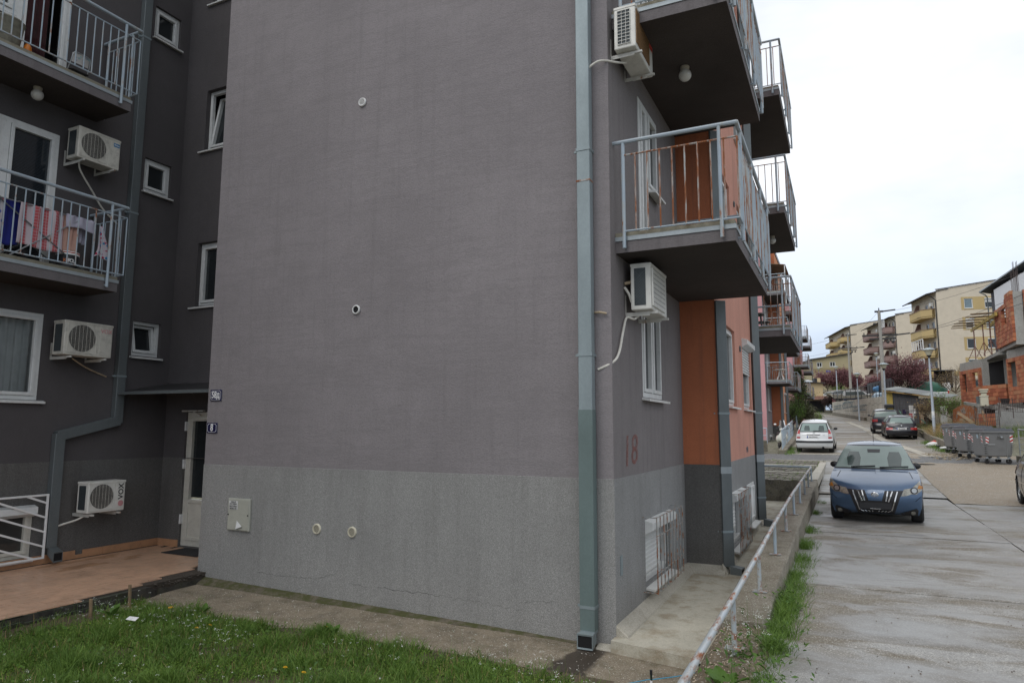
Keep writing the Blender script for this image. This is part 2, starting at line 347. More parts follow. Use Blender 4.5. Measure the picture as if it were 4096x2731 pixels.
GREY = (.255, .234, .240)
M = dict(
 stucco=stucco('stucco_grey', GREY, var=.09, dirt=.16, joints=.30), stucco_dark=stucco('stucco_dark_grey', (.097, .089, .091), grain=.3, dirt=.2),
 stucco_shaded=stucco('stucco_shaded_grey', (.215, .196, .196), dirt=.35),  # same paint as the gable, street-side shade put into a darker colour
 soffit=stucco('soffit_shaded_grey', (.063, .053, .049), grain=.2, dirt=.1, var=.22), slab_edge=stucco('slab_edge', (.17, .155, .158), dirt=.35),  # soffit: shade under the balcony slabs is put into the paint colour
 plinth=pebble('plinth_grit', (.25, .247, .24), (.44, .435, .42), 190, .35, .2), plinth_dark=pebble('plinth_grit_dark', (.105, .10, .096), (.20, .195, .185), 190, .35, dirt=.4),
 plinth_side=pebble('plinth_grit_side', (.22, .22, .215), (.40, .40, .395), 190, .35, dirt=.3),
 orange=stucco('stucco_orange', (.46, .16, .08), dirt=.35, var=.14), orange_lt=stucco('stucco_light_orange', (.66, .30, .16), dirt=.15), pink=stucco('stucco_salmon', (.58, .29, .22), dirt=.35, var=.13), rose=stucco('stucco_rose', (.55, .29, .30), dirt=.25),
 crack=plain('crack', (.03, .028, .027), .9), screed=concrete('balcony_screed', (.27, .25, .19), sa=.6, moss=.25, grit=.1), grille=rusty('grille_paint', (.24, .26, .27), .55, 14, .5, stretch=(1, 1, .5)),
 rail=rusty('rail_paint', (.33, .40, .46), .30), rail_rust=rusty('rail_rusted', (.36, .41, .44), .78, 12, stretch=(1, 1, .22), edge=.16), rail_tube=rusty('handrail_paint', (.34, .40, .45), .16),
 ground_rail=rusty('ground_handrail', (.38, .43, .47), .47, 8, .34, stretch=(2.2, .55, 2.2), edge=.12),
 zinc=galv('zinc_pipe', (.275, .325, .34), .5, .4), zinc_dark=galv('zinc_pipe_dark', (.16, .18, .185), .5, .45), zinc_green=galv('zinc_pipe_painted', (.15, .20, .195), .5, .2), strip=galv('edge_strip', (.36, .40, .42), .5, .4),
 pvc=plain('window_frame_white', (.66, .67, .66), .35, var=.05, grime=.12), pvc_cream=plain('door_frame_cream', (.60, .58, .51), .4, var=.06, grime=.15), sill=plain('sill_white', (.66, .66, .64), .4, var=.06, grime=.2),
 pane=glass('window_pane_dark'), pane_blind=glass('window_pane_blind', (.012, .015, .018), blinds=.5, scale=14), pane_curtain=glass('window_pane_curtain', (.05, .05, .047)), pane_sky=glass('window_pane_sky', (.16, .22, .25), .1), clear=clear_glass('clear_glass'),
 dark=plain('dark_void', (.008, .008, .009), .9), black=plain('black_plastic', (.018, .018, .02), .45, var=.2), rubber=plain('rubber', (.02, .02, .021), .75, var=.2, bump=.2),
 ac=plain('ac_white', (.68, .67, .62), .4, var=.05, scale=4, grime=.2), ac_old=plain('ac_cream', (.56, .54, .48), .45, var=.08, scale=4, grime=.35), ac_fin=plain('ac_fins', (.05, .06, .065), .5, metal=.3, var=.3, scale=60), ac_dark=plain('ac_void', (.015, .016, .018), .6), rust_fin=plain('rusty_fins', (.16, .085, .03), .7, var=.5, scale=60),
 bracket=rusty('bracket_white', (.58, .57, .53), .22), hose=plain('hose_white', (.62, .60, .54), .5, grime=.2), hose_tan=plain('hose_tan', (.42, .33, .22), .6),
 blue_sign=plain('sign_blue', (.012, .012, .06), .25, var=.1, coat=.4), white=plain('paint_white', (.74, .74, .73), .4, var=.04), cream=plain('vent_cream', (.62, .58, .46), .45, var=.05, grime=.15), meter=plain('meter_box', (.40, .40, .345), .5, var=.06, grime=.12),
 tile=plain('terrace_tile', (.58, .365, .245), .32, var=.16, scale=2.5, grime=.25), tile_stain=plain('terrace_tile_stained', (.42, .24, .14), .4, var=.25, scale=3, grime=.3), grout=plain('grout', (.05, .04, .03), .9), skirt=plain('skirting_tile', (.47, .255, .14), .35, var=.12, scale=3, grime=.3),
 globe=plain('lamp_globe', (.60, .585, .54), .3, var=.05), globe_base=plain('lamp_base', (.40, .36, .29), .5),
 tin=plain('canopy_tin', (.04, .04, .042), .4, var=.2, metal=.3),
 apron=concrete('apron_concrete', (.25, .205, .145), sa=.6, stain=(.105, .085, .055), moss=.35, grit=.35, gs=150, wetmask=True), path=concrete('path_concrete', (.50, .47, .385), stain=(.27, .21, .13), sa=.75, moss=.12, grit=.3), fillet=concrete('mortar_fillet', (.46, .43, .36), sa=.3, stain=(.2, .18, .13)), fillet_moss=concrete('mossy_fillet', (.13, .11, .075), sa=.6, stain=(.06, .05, .035), moss=.95, mossr=(.42, .56), grit=.1),
 kerb=concrete('kerb_concrete', (.21, .185, .14), sa=.6, stain=(.11, .085, .05), moss=.3, grit=.35, gs=120), terrace_edge=concrete('terrace_edge', (.055, .05, .042), sa=.8, stain=(.014, .013, .012), moss=.35, grit=0, scale=1.6, bump=.6),
 road=concrete('road_concrete', (.34, .335, .32), patch=.85, stain=(.15, .122, .078), sa=.45, wet=1, wetc=.50, grit=.55, gs=130, bump=.18), road_far=concrete('road_far', (.27, .25, .215), patch=.5, stain=(.22, .17, .11), sa=.5, wet=1, wetc=.52, scale=.6, grit=.3, gs=60), sand=concrete('worn_concrete', (.26, .215, .158), stain=(.24, .175, .105), sa=.5, wet=.6, wetc=.60, grit=.5, gs=70, bump=.35),
 asphalt=concrete('asphalt', (.115, .115, .115), stain=(.07, .07, .07), sa=.4, wet=.6, grit=.5, gs=90), paver=concrete('paver', (.21, .19, .15), sa=.4, moss=.25, stain=(.11, .09, .06)), joint=plain('joint_dirt', (.035, .03, .024), .9),
 soil=concrete('soil', (.10, .072, .045), sa=.5, stain=(.06, .04, .025), grit=.15, bump=.6, moss=.3), bank=concrete('bank_soil', (.15, .12, .075), sa=.5, stain=(.06, .07, .02), grit=.2, bump=.6, moss=.5), terrain=concrete('terrain', (.16, .15, .10), sa=.5, stain=(.07, .08, .03), moss=.5),
 wood=plain('timber', (.24, .17, .10), .75, var=.3, scale=9, bump=.3), mat_dark=plain('doormat', (.025, .025, .027), .95, bump=.6, bscale=200),
 steel=galv('steel', (.42, .44, .45), .32, .8),
)
# ---------------------------------------------------------------- ground, road, pavements (the setting)
def lerp(a, b, t): return a + (b - a) * t
def interp(x, pts):
    if x <= pts[0][0]: return pts[0][1]
    for (x0, y0), (x1, y1) in zip(pts, pts[1:]):
        if x <= x1: return y0 + (y1 - y0) * (x - x0) / (x1 - x0)
    return pts[-1][1]
def nz3(x, y, z=0): return noise.noise(Vector((x, y, z)))
def zr(y): return interp(y, [(20, .50), (24, .62), (35, 1.14), (46, 1.62), (60, 2.25), (75, 2.95), (90, 3.75), (110, 4.75), (140, 5.8), (800, 22)])
def zk(y): return interp(y, [(3, .54), (5.7, .60), (7.5, .65), (9.3, .725), (11.1, .775), (13, .812), (16, .84), (20.4, .885)])
def zp(y): return interp(y, [(7, .115), (10.8, .15), (15, .275), (20.4, .31)])
def gz(x, y):                                    # the lawn falls from the road level to the concrete apron
    z = .065 + .055 * max(0, 6.15 - y) + .020 * max(0, 5.2 - y) ** 2
    z = min(z, .50); z = lerp(z, min(z, .13), min(1, max(0, (-6.2 - x) / 2.0)))
    return z + .02 * nz3(x * 1.3, y * 1.3)
def structure(o): o['kind'] = 'structure'; return o

xs = [-300, -120, -60, -30, -14, -9, -5, -3, -1.06, -.98, 0, 2, 4.4, 6, 8, 10, 13, 18, 26, 40, 70, 140, 300, 500]
ys = [-80, -30, -10, 0, 8, 14, 19, 20.6, 20.7, 24, 28, 32, 36, 42, 48, 54, 60, 68, 76, 84, 92, 100, 110, 125, 150, 200, 300, 500, 800]
def tz(x, y):
    if x < -1 and y < 20.65: return -.6
    z = zr(y) - .10
    if x > 4.4 and y > 33: z += min(1, (x - 4.4) / 3.5) * interp(y, [(33, 0), (42, .7), (55, 1.3), (75, 2.0), (110, .6)])
    return z
mb = MB(); mb.add([(x, y, tz(x, y)) for y in ys for x in xs], [(j * len(xs) + i, j * len(xs) + i + 1, (j + 1) * len(xs) + i + 1, (j + 1) * len(xs) + i) for j in range(len(ys) - 1) for i in range(len(xs) - 1)])
structure(mb.build('terrain', M['terrain'], smooth=True))

# road: cast concrete slabs with open joints over a dark bed
road = structure(MB().box(-.70, -8, .30, 7.2, 19.95, .462).build('road', M['joint']))
JY = [-8, -4.6, -.3, 2.0, 4.28, 6.555, 8.885, 11.05, 13.35, 15.6, 17.85, 20.90]
def slab(x0, x1, y0, y1, g=.007, t=.11):
    o = MB().box(x0 + g, y0 + g, -t, x1 - g, y1 - g, 0).build('slab', M['road'], road, world=False, bevel=.006)
    o.location = (0, 0, .50 + random.uniform(-.0015, .0015)); o.rotation_euler = (random.uniform(-.0006, .0006), 0, 0); return o
for i in range(len(JY) - 1):
    slab(-.70, 2.29, JY[i], JY[i + 1])
for y0, y1 in ((-8, -2.2), (-2.2, 4.3), (4.3, 10.6), (10.6, 15.2), (15.2, 19.72)): slab(2.29, 7.2, y0, y1)
mb = MB()
mb.grid(lambda u, v: (lerp(2.30, 7.6, u), lerp(19.74, 36, v), zr(lerp(19.74, 36, v)) + .004 + .012 * nz3(u * 9, v * 14)), 24, 60)
structure(mb.build('worn_road_patch', M['sand'], smooth=True))
mb = MB(); mb.grid(lambda u, v: (lerp(-.72, 2.295, u), lerp(20.91, 31.2, v), zr(lerp(20.91, 31.2, v)) - .003), 6, 40)
structure(mb.build('road_upper', M['road'], smooth=True))
def roadx(y): return interp(y, [(31, -2.55), (60, -3.3), (80, -4.2), (100, -6.5), (125, -14)]), interp(y, [(31, 7.5), (36, 5.0), (46, 4.4), (60, 3.6), (75, 2.4), (92, -1.0), (100, -2.8), (125, -9)])
mb = MB(); mb.grid(lambda u, v: (lerp(*roadx(lerp(34.2, 125, v)), u), lerp(34.2, 125, v), zr(lerp(34.2, 125, v)) - .004), 10, 90)
structure(mb.build('road_climbing', M['road_far'], smooth=True))
mb = MB(); mb.grid(lambda u, v: (lerp(-9, 7.8, u), lerp(31.2, 34.3, v), zr(lerp(31.2, 34.3, v)) + .012 - .02 * abs(v - .5)), 30, 6)
structure(mb.build('asphalt_crossing', M['asphalt'], smooth=True))
mb = MB()
for i in range(11): mb.box(-8.8 + i * 1.0, 31.08, zr(31) - .1, -7.82 + i * 1.0, 31.2, zr(31) + .03)
for i in range(9): mb.box(-2.4 + i * .7, 34.28, zr(34.3) - .1, -1.73 + i * .7, 34.38, zr(34.3) + .028)
structure(mb.build('flush_kerb', M['fillet'], bevel=.008))
# drain channel along the right side of the climbing road
mb = MB(); mb.grid(lambda u, v: (interp(lerp(34.5, 75, v), [(34, 3.3), (46, 2.0), (60, 1.5), (75, .3)]) + (u - .5) * .45, lerp(34.5, 75, v), zr(lerp(34.5, 75, v)) + .004 + .02 * abs(u - .5)), 4, 30)
structure(mb.build('drain_channel', M['fillet'], smooth=True))
mb = MB(); mb.grid(lambda u, v: (lerp(1.9, 3.1, u), 30.7 + (v - .5) * .55 * sin(pi * u) ** .5 + .15 * nz3(u * 6, 1), zr(30.7) + .016), 14, 4)
structure(mb.build('broken_gutter', M['joint']))

# paved ramp left of the road: concrete edging round honeycomb pavers
ramp = structure(MB().box(-6.5, 20.42, .1, -.95, 31.08, .82).build('paver_ramp', M['soil']))
def rz(y): return lerp(.872, .99, (y - 20.4) / 10.7)
mb = MB(); mb.box(-6.5, 23.5, .7, -.95, 23.75, rz(23.6) + .012); mb.box(-6.5, 27.4, .7, -.95, 27.65, rz(27.5) + .012); mb.box(-.95, 20.42, .7, -.70, 31.08, rz(24) + .01)
mb.build('edging', M['fillet'], ramp, bevel=.01)
pav = MB()
hexm = MB()
hexm.prism([(.118 * cos(pi / 3 * k), .118 * sin(pi / 3 * k), -.06) for k in range(6)], (0, 0, .06)); hexme = hexm.mesh('paver', M['paver'])
cells = [(-1.08 - i * .205, 20.55 + j * .236 + (.118 if i % 2 else 0)) for j in range(44) for i in range(25)]
cells = [c for c in cells if not any(a - .12 < c[1] < b + .12 for a, b in ((23.5, 23.75), (27.4, 27.65)))]
cells.sort(key=lambda c: (c[0] < -3.4, c[1]))
for k, (x, y) in enumerate(cells):
    if random.random() < .10: continue
    z = rz(y) + random.uniform(-.012, .008)
    if k < 290:
        o = link('paver', hexme, ramp, world=False, loc=(x, y, z)); o.rotation_euler = (random.uniform(-.03, .03), random.uniform(-.03, .03), 0)
    else: pav.prism([(x + .118 * cos(pi / 3 * q), y + .118 * sin(pi / 3 * q), z - .06) for q in range(6)], (0, 0, .06))
tag(pav.build('pavers', M['paver'], ramp), kind='stuff')
mb = MB(); mb.grid(lambda u, v: (lerp(-6.5, -1.0, u), 20.40 + .03 * nz3(u * 6, v * 3), lerp(.0, .872 + .02 * nz3(u * 14, 0), v)), 40, 6)
structure(mb.build('ramp_end_wall', concrete('old_wall', (.15, .135, .10), sa=.7, stain=(.045, .04, .035), moss=.3, scale=1.3)))

# kerb wall that carries the handrail, and its crumbling near end
mb = MB(); K = 90
def kerbp(i, k):
    y = lerp(6.45, 20.4, k / K); t = zk(y); w = .012 * nz3(y * 2.2, i * 3.1)
    return [(-1.10 + w, y, -.2), (-1.105 + w, y, t - .02), (-1.085 + w, y, t + .006 * nz3(y * 5, 1)), (-.90, y, t + .004 * nz3(y * 6, 2)), (-.715 + w, y, t + .006 * nz3(y * 5, 3)), (-.695 + w, y, t - .022), (-.69, y, .3)][i]
mb.add([kerbp(i, k) for k in range(K + 1) for i in range(7)], [(k * 7 + i, k * 7 + i + 1, (k + 1) * 7 + i + 1, (k + 1) * 7 + i) for k in range(K) for i in range(6)] + [tuple(range(7))[::-1], tuple(K * 7 + i for i in range(7))])
structure(mb.build('kerb_wall', M['kerb'], smooth=True))
def moundp(u, v):
    y = lerp(2.2, 6.62, v); s = u * 2 - 1; h = zk(y) - .035 - .10 * (1 - v)
    edge = lerp(.46, .31, v); x = -.90 + s * edge + .03 * nz3(y * 3, s * 2)
    z = h - (.50 if s < 0 else .12) * abs(s) ** 3 + .035 * nz3(x * 7, y * 7) + .02 * nz3(x * 19, y * 19)
    return (x, y, z if v < .985 else z - .08)
mb = MB(); mb.grid(moundp, 18, 60); structure(mb.build('kerb_rubble', concrete('rubble_soil', (.17, .135, .09), sa=.6, stain=(.10, .07, .04), grit=.25, gs=55, bump=.9, moss=.25), smooth=True))

# lower concrete path beside the building, one step above the apron
mb = MB()
def pathp(u, v):
    y = lerp(lerp(7.06, 6.83, u), 20.42, v); return (lerp(-2.26, -1.09, u), y, zp(y) + .006 * nz3(u * 4, y * 2))
mb.grid(pathp, 10, 80); n0 = [pathp(i / 10, 0) for i in range(11)]
mb.add([(p[0], p[1] + .004 * nz3(p[0] * 9, 0), p[2]) for p in n0] + [(p[0], p[1], -.2) for p in n0], [(i, i + 1, i + 12, i + 11) for i in range(10)])
structure(mb.build('lower_path', M['path'], smooth=True))
structure(MB().box(-3.2, 15.6, -.2, -1.7, 20.4, .27).build('path_landing', M['path']))
mb = MB()
mb.prism([(-2.255, 7.2, .24), (-2.255, 7.2, 0), (-2.10, 7.2, 0), (-2.11, 7.2, .13)], (0, 3.55, .03))
mb.prism([(-2.25, 10.80, .27), (-2.25, 10.80, .05), (-2.25, 10.60, .05), (-2.25, 10.62, .165)], (.58, 0, 0)); mb.prism([(-1.713, 10.7, .30), (-1.713, 10.7, .05), (-1.62, 10.7, .05), (-1.63, 10.7, .16)], (0, 4.9, .12))
structure(mb.build('mortar_fillet', M['fillet'], bevel=.012))
# concrete apron under the gable and the mossy fillet along its foot
def az(x): return lerp(0, .088, min(1, max(0, (-2.3 - x) / 6)))
mb = MB(); mb.grid(lambda u, v: (lerp(-8.28, -1.02, u), lerp(4.2, 7.215, v), az(lerp(-8.28, -1.02, u)) - .045 * (1 - v) + .006 * nz3(u * 20, v * 9)), 70, 30)
structure(mb.build('apron', M['apron'], smooth=True))
mb = MB(); mb.grid(lambda u, v: (lerp(-8.46, -2.34, u), 7.215 - lerp(.17, .05, u) * (1 - v) + .008 * nz3(u * 30, 1), az(lerp(-8.46, -2.34, u)) + lerp(.075, .012, u) * (v ** .7) + .006 * nz3(u * 40, v * 3)), 90, 5)
structure(mb.build('mossy_fillet', M['fillet_moss'], smooth=True))
structure(MB().prism([(-2.44, 7.2, .04), (-2.44, 7.08, .015), (-2.06, 7.06, .015), (-2.06, 7.2, .05)], (0, 0, -.1)).build('corner_mortar', M['fillet'], bevel=.01))
# lawn soil
mb = MB(); mb.grid(lambda u, v: (lerp(-8.3, lerp(-1.28, -1.95, v), u), lerp(-2, 6.18, v), gz(lerp(-8.3, -1.6, u), lerp(-2, 6.18, v)) - .02), 50, 50)
structure(mb.build('lawn_soil', M['soil'], smooth=True))

# terrace: tiled slab with a broken outer edge
terrace = structure(MB().box(-10.9, -3, -.2, -8.30, 8.4, .222).build('terrace', M['grout']))
mb = MB()
def tedge(u, v):
    y = lerp(-3, 7.5, u); x = -8.20 - .012 * max(0, y - 4) - (.06 if y > 6.4 else 0) + .02 * nz3(y * 4, v * 3)
    top = .205 - (.06 + .05 * nz3(y * 9, 4) if y > 6.35 else 0)
    return [(x, y, -.05), (x + .012 * nz3(y * 12, v), y, top), (x - .14, y, top + .008), (x - .30, y, .20)][v]
mb.add([tedge(k / 120, i) for k in range(121) for i in range(4)], [(k * 4 + i, k * 4 + i + 1, (k + 1) * 4 + i + 1, (k + 1) * 4 + i) for k in range(120) for i in range(3)])
mb.build('edge', M['terrace_edge'], terrace)
TL, TW = .2445, .1185
tms = [MB().box(-TW / 2, -TL / 2, -.013, TW / 2, TL / 2, 0).mesh('tile', M[k]) for k in ('tile', 'tile', 'tile', 'tile_stain')]
tiles = []
for i in range(22):
    x = -8.262 - i * .125
    off = (.125 if i % 2 else 0) + random.uniform(-.01, .01)
    for j in range(46):
        y = 8.26 - off - j * .251
        lim = interp(y, [(4.4, -8.19), (5.3, -8.22), (6.37, -8.30), (6.38, -8.42), (7.0, -8.55), (7.6, -8.64), (8.4, -8.45)])
        if x + TW / 2 > lim + .03 or x - TW / 2 < -10.88: continue
        tiles.append((x, y))
tiles.sort(key=lambda p: (p[1] < 4.15, -p[0] * .5 - abs(p[1] - 6) * -.02))
rest = MB()
for k, (x, y) in enumerate(tiles):
    st = x < -10.1 and 6.3 < y < 7.6 and random.random() < .5
    if k < 298:
        o = link('tile', tms[3 if st else random.randrange(3)], terrace, world=False, loc=(x, y, .2345 + random.uniform(-.0012, .0012)))
        o.rotation_euler = (random.uniform(-.006, .006), random.uniform(-.008, .008), random.uniform(-.004, .004))
    else: rest.box(x - TW / 2, y - TL / 2, .22, x + TW / 2, y + TL / 2, .2345)
tag(rest.build('tiles', M['tile'], terrace), kind='stuff')
# ---------------------------------------------------------------- buildings
def bars4(mb, fr, a0, a1, c0, c1, w, b0, b1, lean=0):
    def q(a, b, c): return fr(a, b - (c - c0) * lean, c)
    mb.fbox(q, a0, a1, b0, b1, c0, c0 + w); mb.fbox(q, a0, a1, b0, b1, c1 - w, c1)
    mb.fbox(q, a0, a0 + w, b0, b1, c0 + w, c1 - w); mb.fbox(q, a1 - w, a1, b0, b1, c0 + w, c1 - w)
def window(bld, fr, a0, a1, c0, c1, d=.12, n=1, pane='pane', sill=.07, fm='pvc', tilt=0, fw=.055, sillw=.05, box=0, shutter=0, shut_mat='pvc', open_right=0, detail=True, panel=0, name='window'):
    W = MB(); bars4(W, fr, a0, a1, c0, c1, fw, -d, -d + .065)
    n_ = n if isinstance(n, (list, tuple)) else [i / n for i in range(1, n)]
    cuts = [a0 + fw] + [lerp(a0, a1, t) for t in n_] + [a1 - fw]
    for t in cuts[1:-1]: W.fbox(fr, t - fw * .45, t + fw * .45, -d, -d + .065, c0 + fw, c1 - fw)
    win = W.build(name, M[fm], bld, bevel=.004 if detail else 0)
    for k in range(len(cuts) - 1):
        l, r = cuts[k] + (fw * .45 if k else 0), cuts[k + 1] - (fw * .45 if k < len(cuts) - 2 else 0)
        lo, hi = c0 + fw, c1 - fw
        if panel: lo_g = lo + panel
        if detail:
            s = MB(); bars4(s, fr, l + .004, r - .004, lo + .004, hi - .004, .048, -d + .012, -d + .085, tilt)
            if panel: s.fbox(fr, l + .05, r - .05, -d + .02, -d + .07, lo + .05, lo + panel - .0)
            if panel: s.fbox(fr, l + .05, r - .05, -d + .012, -d + .083, lo + panel, lo + panel + .06)
            s.build('sash', M[fm], win, bevel=.004)
        g = MB(); e = .045 if detail else 0; b = -d + .03; lo2 = lo + (panel + .05 if panel else 0)
        def q(a, c): return fr(a, b - (c - c0) * tilt, c)
        g.quad(q(l + e, lo2 + e), q(r - e, lo2 + e), q(r - e, hi - e), q(l + e, hi - e))
        pm = pane[k % len(pane)] if isinstance(pane, (list, tuple)) else pane
        g.build('pane', M[pm], win)
    if tilt: room(win, fr, a0 - .04, a1 + .04, c0 - .02, c1 + .04, -d - .0, .5)
    if sill:
        s = MB(); s.prism([fr(a0 - sillw, -d + .06, c0 - .005), fr(a0 - sillw, sill, c0 - .025), fr(a0 - sillw, sill, c0 - .055), fr(a0 - sillw, -d + .06, c0 - .035)], (fr.u * (a1 - a0 + 2 * sillw)))
        s.build('sill', M['sill'], win, bevel=.003)
    if box:
        s = MB(); s.prism([fr(a0, -d, c1), fr(a0, .0, c1), fr(a0, box, c1 - .03), fr(a0, box, c1 - .12), fr(a0, .01, c1 - .17), fr(a0, -d, c1 - .17)], fr.u * (a1 - a0)); s.build('shutter_box', M['pvc'], win, bevel=.005)
    if shutter:
        s = MB(); top = c1 - (.17 if box else fw); bot = lerp(top, c0, shutter); k = max(3, int((top - bot) / .052)); h = (top - bot) / k; ar = a1 - .01 - open_right * (a1 - a0)
        for i in range(k):
            z = bot + i * h
            s.prism([fr(a0 + .01, -d + .075, z), fr(a0 + .01, -d + .10, z + .006), fr(a0 + .01, -d + .10, z + h * .62), fr(a0 + .01, -d + .078, z + h - .002)], fr.u * (ar - a0 - .01))
        s.build('shutter', M[shut_mat], win)
    return win

def room(bld, fr, a0, a1, c0, c1, b, d=.8):          # unlit room shell behind an open or clear window
    m = MB(); q = [(a0, c0), (a1, c0), (a1, c1), (a0, c1)]
    for (a, c), (e, f) in zip(q, q[1:] + q[:1]): m.quad(fr(a, b, c), fr(e, b, f), fr(e, b - d, f), fr(a, b - d, c))
    m.quad(*[fr(a, b - d, c) for a, c in q]); return m.build('room_shell', M['dark'], bld)
def balcony(bld, o, X0, X1, Y0, Y1, z, detail=2, near=True, far=True, rust=True, posts=(0.06, .36, .66, .94), label=None, gap=.108, rails=(.19, .235, 1.13, 1.29)):
    """slab z..z+.19, edge strip and screed on it; railing stands outside the slab edge. X1 is the outer edge."""
    O = V3(o); zs = z + .19
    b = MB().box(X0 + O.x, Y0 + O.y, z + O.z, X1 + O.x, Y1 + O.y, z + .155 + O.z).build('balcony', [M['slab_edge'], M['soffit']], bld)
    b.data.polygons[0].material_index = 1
    if label: b['label'] = label
    e = .012
    m = MB()
    if near: m.box(X0 + O.x, Y0 - e + O.y, z + .135 + O.z, X1 + e + O.x, Y0 + .02 + O.y, z + .185 + O.z)
    m.box(X1 - .02 + O.x, Y0 + .02 + O.y, z + .135 + O.z, X1 + e + O.x, Y1 - .02 + O.y, z + .185 + O.z)
    if far: m.box(X0 + O.x, Y1 - .02 + O.y, z + .135 + O.z, X1 + e + O.x, Y1 + e + O.y, z + .185 + O.z)
    m.build('edge_strip', M['strip'], b)
    s = MB().box(X0 + .001 + O.x, Y0 + .004 + O.y, z + .155 + O.z, X1 - .004 + O.x, Y1 - .004 + O.y, z + .245 + O.z)
    if detail > 1:
        s = MB(); P = lambda u, v: (lerp(X0 + .001, X1 - .004, u) + O.x, lerp(Y0 + .004, Y1 - .004, v) + O.y, z + .235 + O.z + .008 * nz3(u * 7, v * 20))
        s.grid(P, 8, 30); k0 = len(s.v)
        for q in ([P(i / 8, 0) for i in range(9)], [P(1, i / 30) for i in range(31)], [P(i / 8, 1) for i in range(9)]):
            s.add(q + [(p[0], p[1], z + .156 + O.z) for p in q], [(i, i + 1, len(q) + i + 1, len(q) + i) for i in range(len(q) - 1)])
    s.build('screed', M['screed'], b)
    xr, ya, yb = X1 + .055, Y0 - .045, Y1 + .045
    lo, hi, top = zs + .06 - .0, z + rails[2], z + rails[3]
    lo = z + rails[1]
    def T(*p): return [(q[0] + O.x, q[1] + O.y, q[2] + O.z) for q in p]
    n = 8 if detail > 1 else 5
    hr = MB(); path = ([(X0 + .0, ya, top)] if near else []) + [(xr, ya if near else Y0, top), (xr, yb if far else Y1, top)] + ([(X0, yb, top)] if far else [])
    for p, q in zip(path, path[1:]): hr.tube(T(p, q), .025, n)
    for p in path[1:-1]: hr.sphere(T(p)[0], .0255, 8)
    hr.build('handrail', M['rail_tube'], b, smooth=True)
    segs = ([((X0 + .12, ya), (xr, ya), 1)] if near else []) + [((xr, ya if near else Y0), (xr, yb if far else Y1), 0)] + ([((X0 + .12, yb), (xr, yb), 1)] if far else [])
    for zz in (hi, lo):
        m = MB()
        for (xa, y_a), (xb, y_b), c in segs: m.tube(T((xa, y_a, zz), (xb, y_b, zz)), .0105, 6)
        m.build('rail_bar', M['rail_rust'] if rust and zz == hi else M['rail'], b, smooth=True)
    def post(x, y, dx, dy):
        m = MB().tube(T((x, y, z + .04), (x, y, top)), .021, n); m.tube(T((x - dx, y - dy, z + .075), (x, y, z + .075)), .012, 6)
        m.build('post', M['rail'], b, smooth=True)
    if near: post(X0 + .12, ya, 0, -.045); post(X1 - .13, ya, 0, -.045)
    for t in posts: post(xr, lerp(Y0, Y1, t), .055, 0)
    if far: post(X0 + .12, yb, 0, .045); post(X1 - .13, yb, 0, .045)
    jn = MB(); gap0 = gap; bm_ = [None, None]
    for (xa, y_a), (xb, y_b), c in segs:
        L = math.hypot(xb - xa, y_b - y_a); gap = .135 if c and detail > 1 else gap0; k = max(2, round(L / gap))
        for i in range(1 if c else 0, k + (0 if c else 1)):
            t = i / k; x, y = lerp(xa, xb, t), lerp(y_a, y_b, t)
            if detail > 1:
                if bm_[0] is None: bm_[0] = MB().tube([(0, 0, lo), (0, 0, hi)], .0095, 6).mesh('baluster', M['rail_rust'], 1); bm_[1] = MB().tube([(0, 0, lo), (0, 0, hi)], .0095, 6).mesh('baluster', M['rail'], 1)
                link('baluster', bm_[0 if rust and (c or random.random() < .6) else 1], b, world=False, loc=V3((x + O.x, y + O.y, O.z)) - wpos(b))
            else: jn.tube(T((x, y, lo), (x, y, hi)), .009, 4, cap=False)
    if detail <= 1: tag(jn.build('balusters', M['rail_rust'] if rust else M['rail'], b), kind='stuff')
    return b

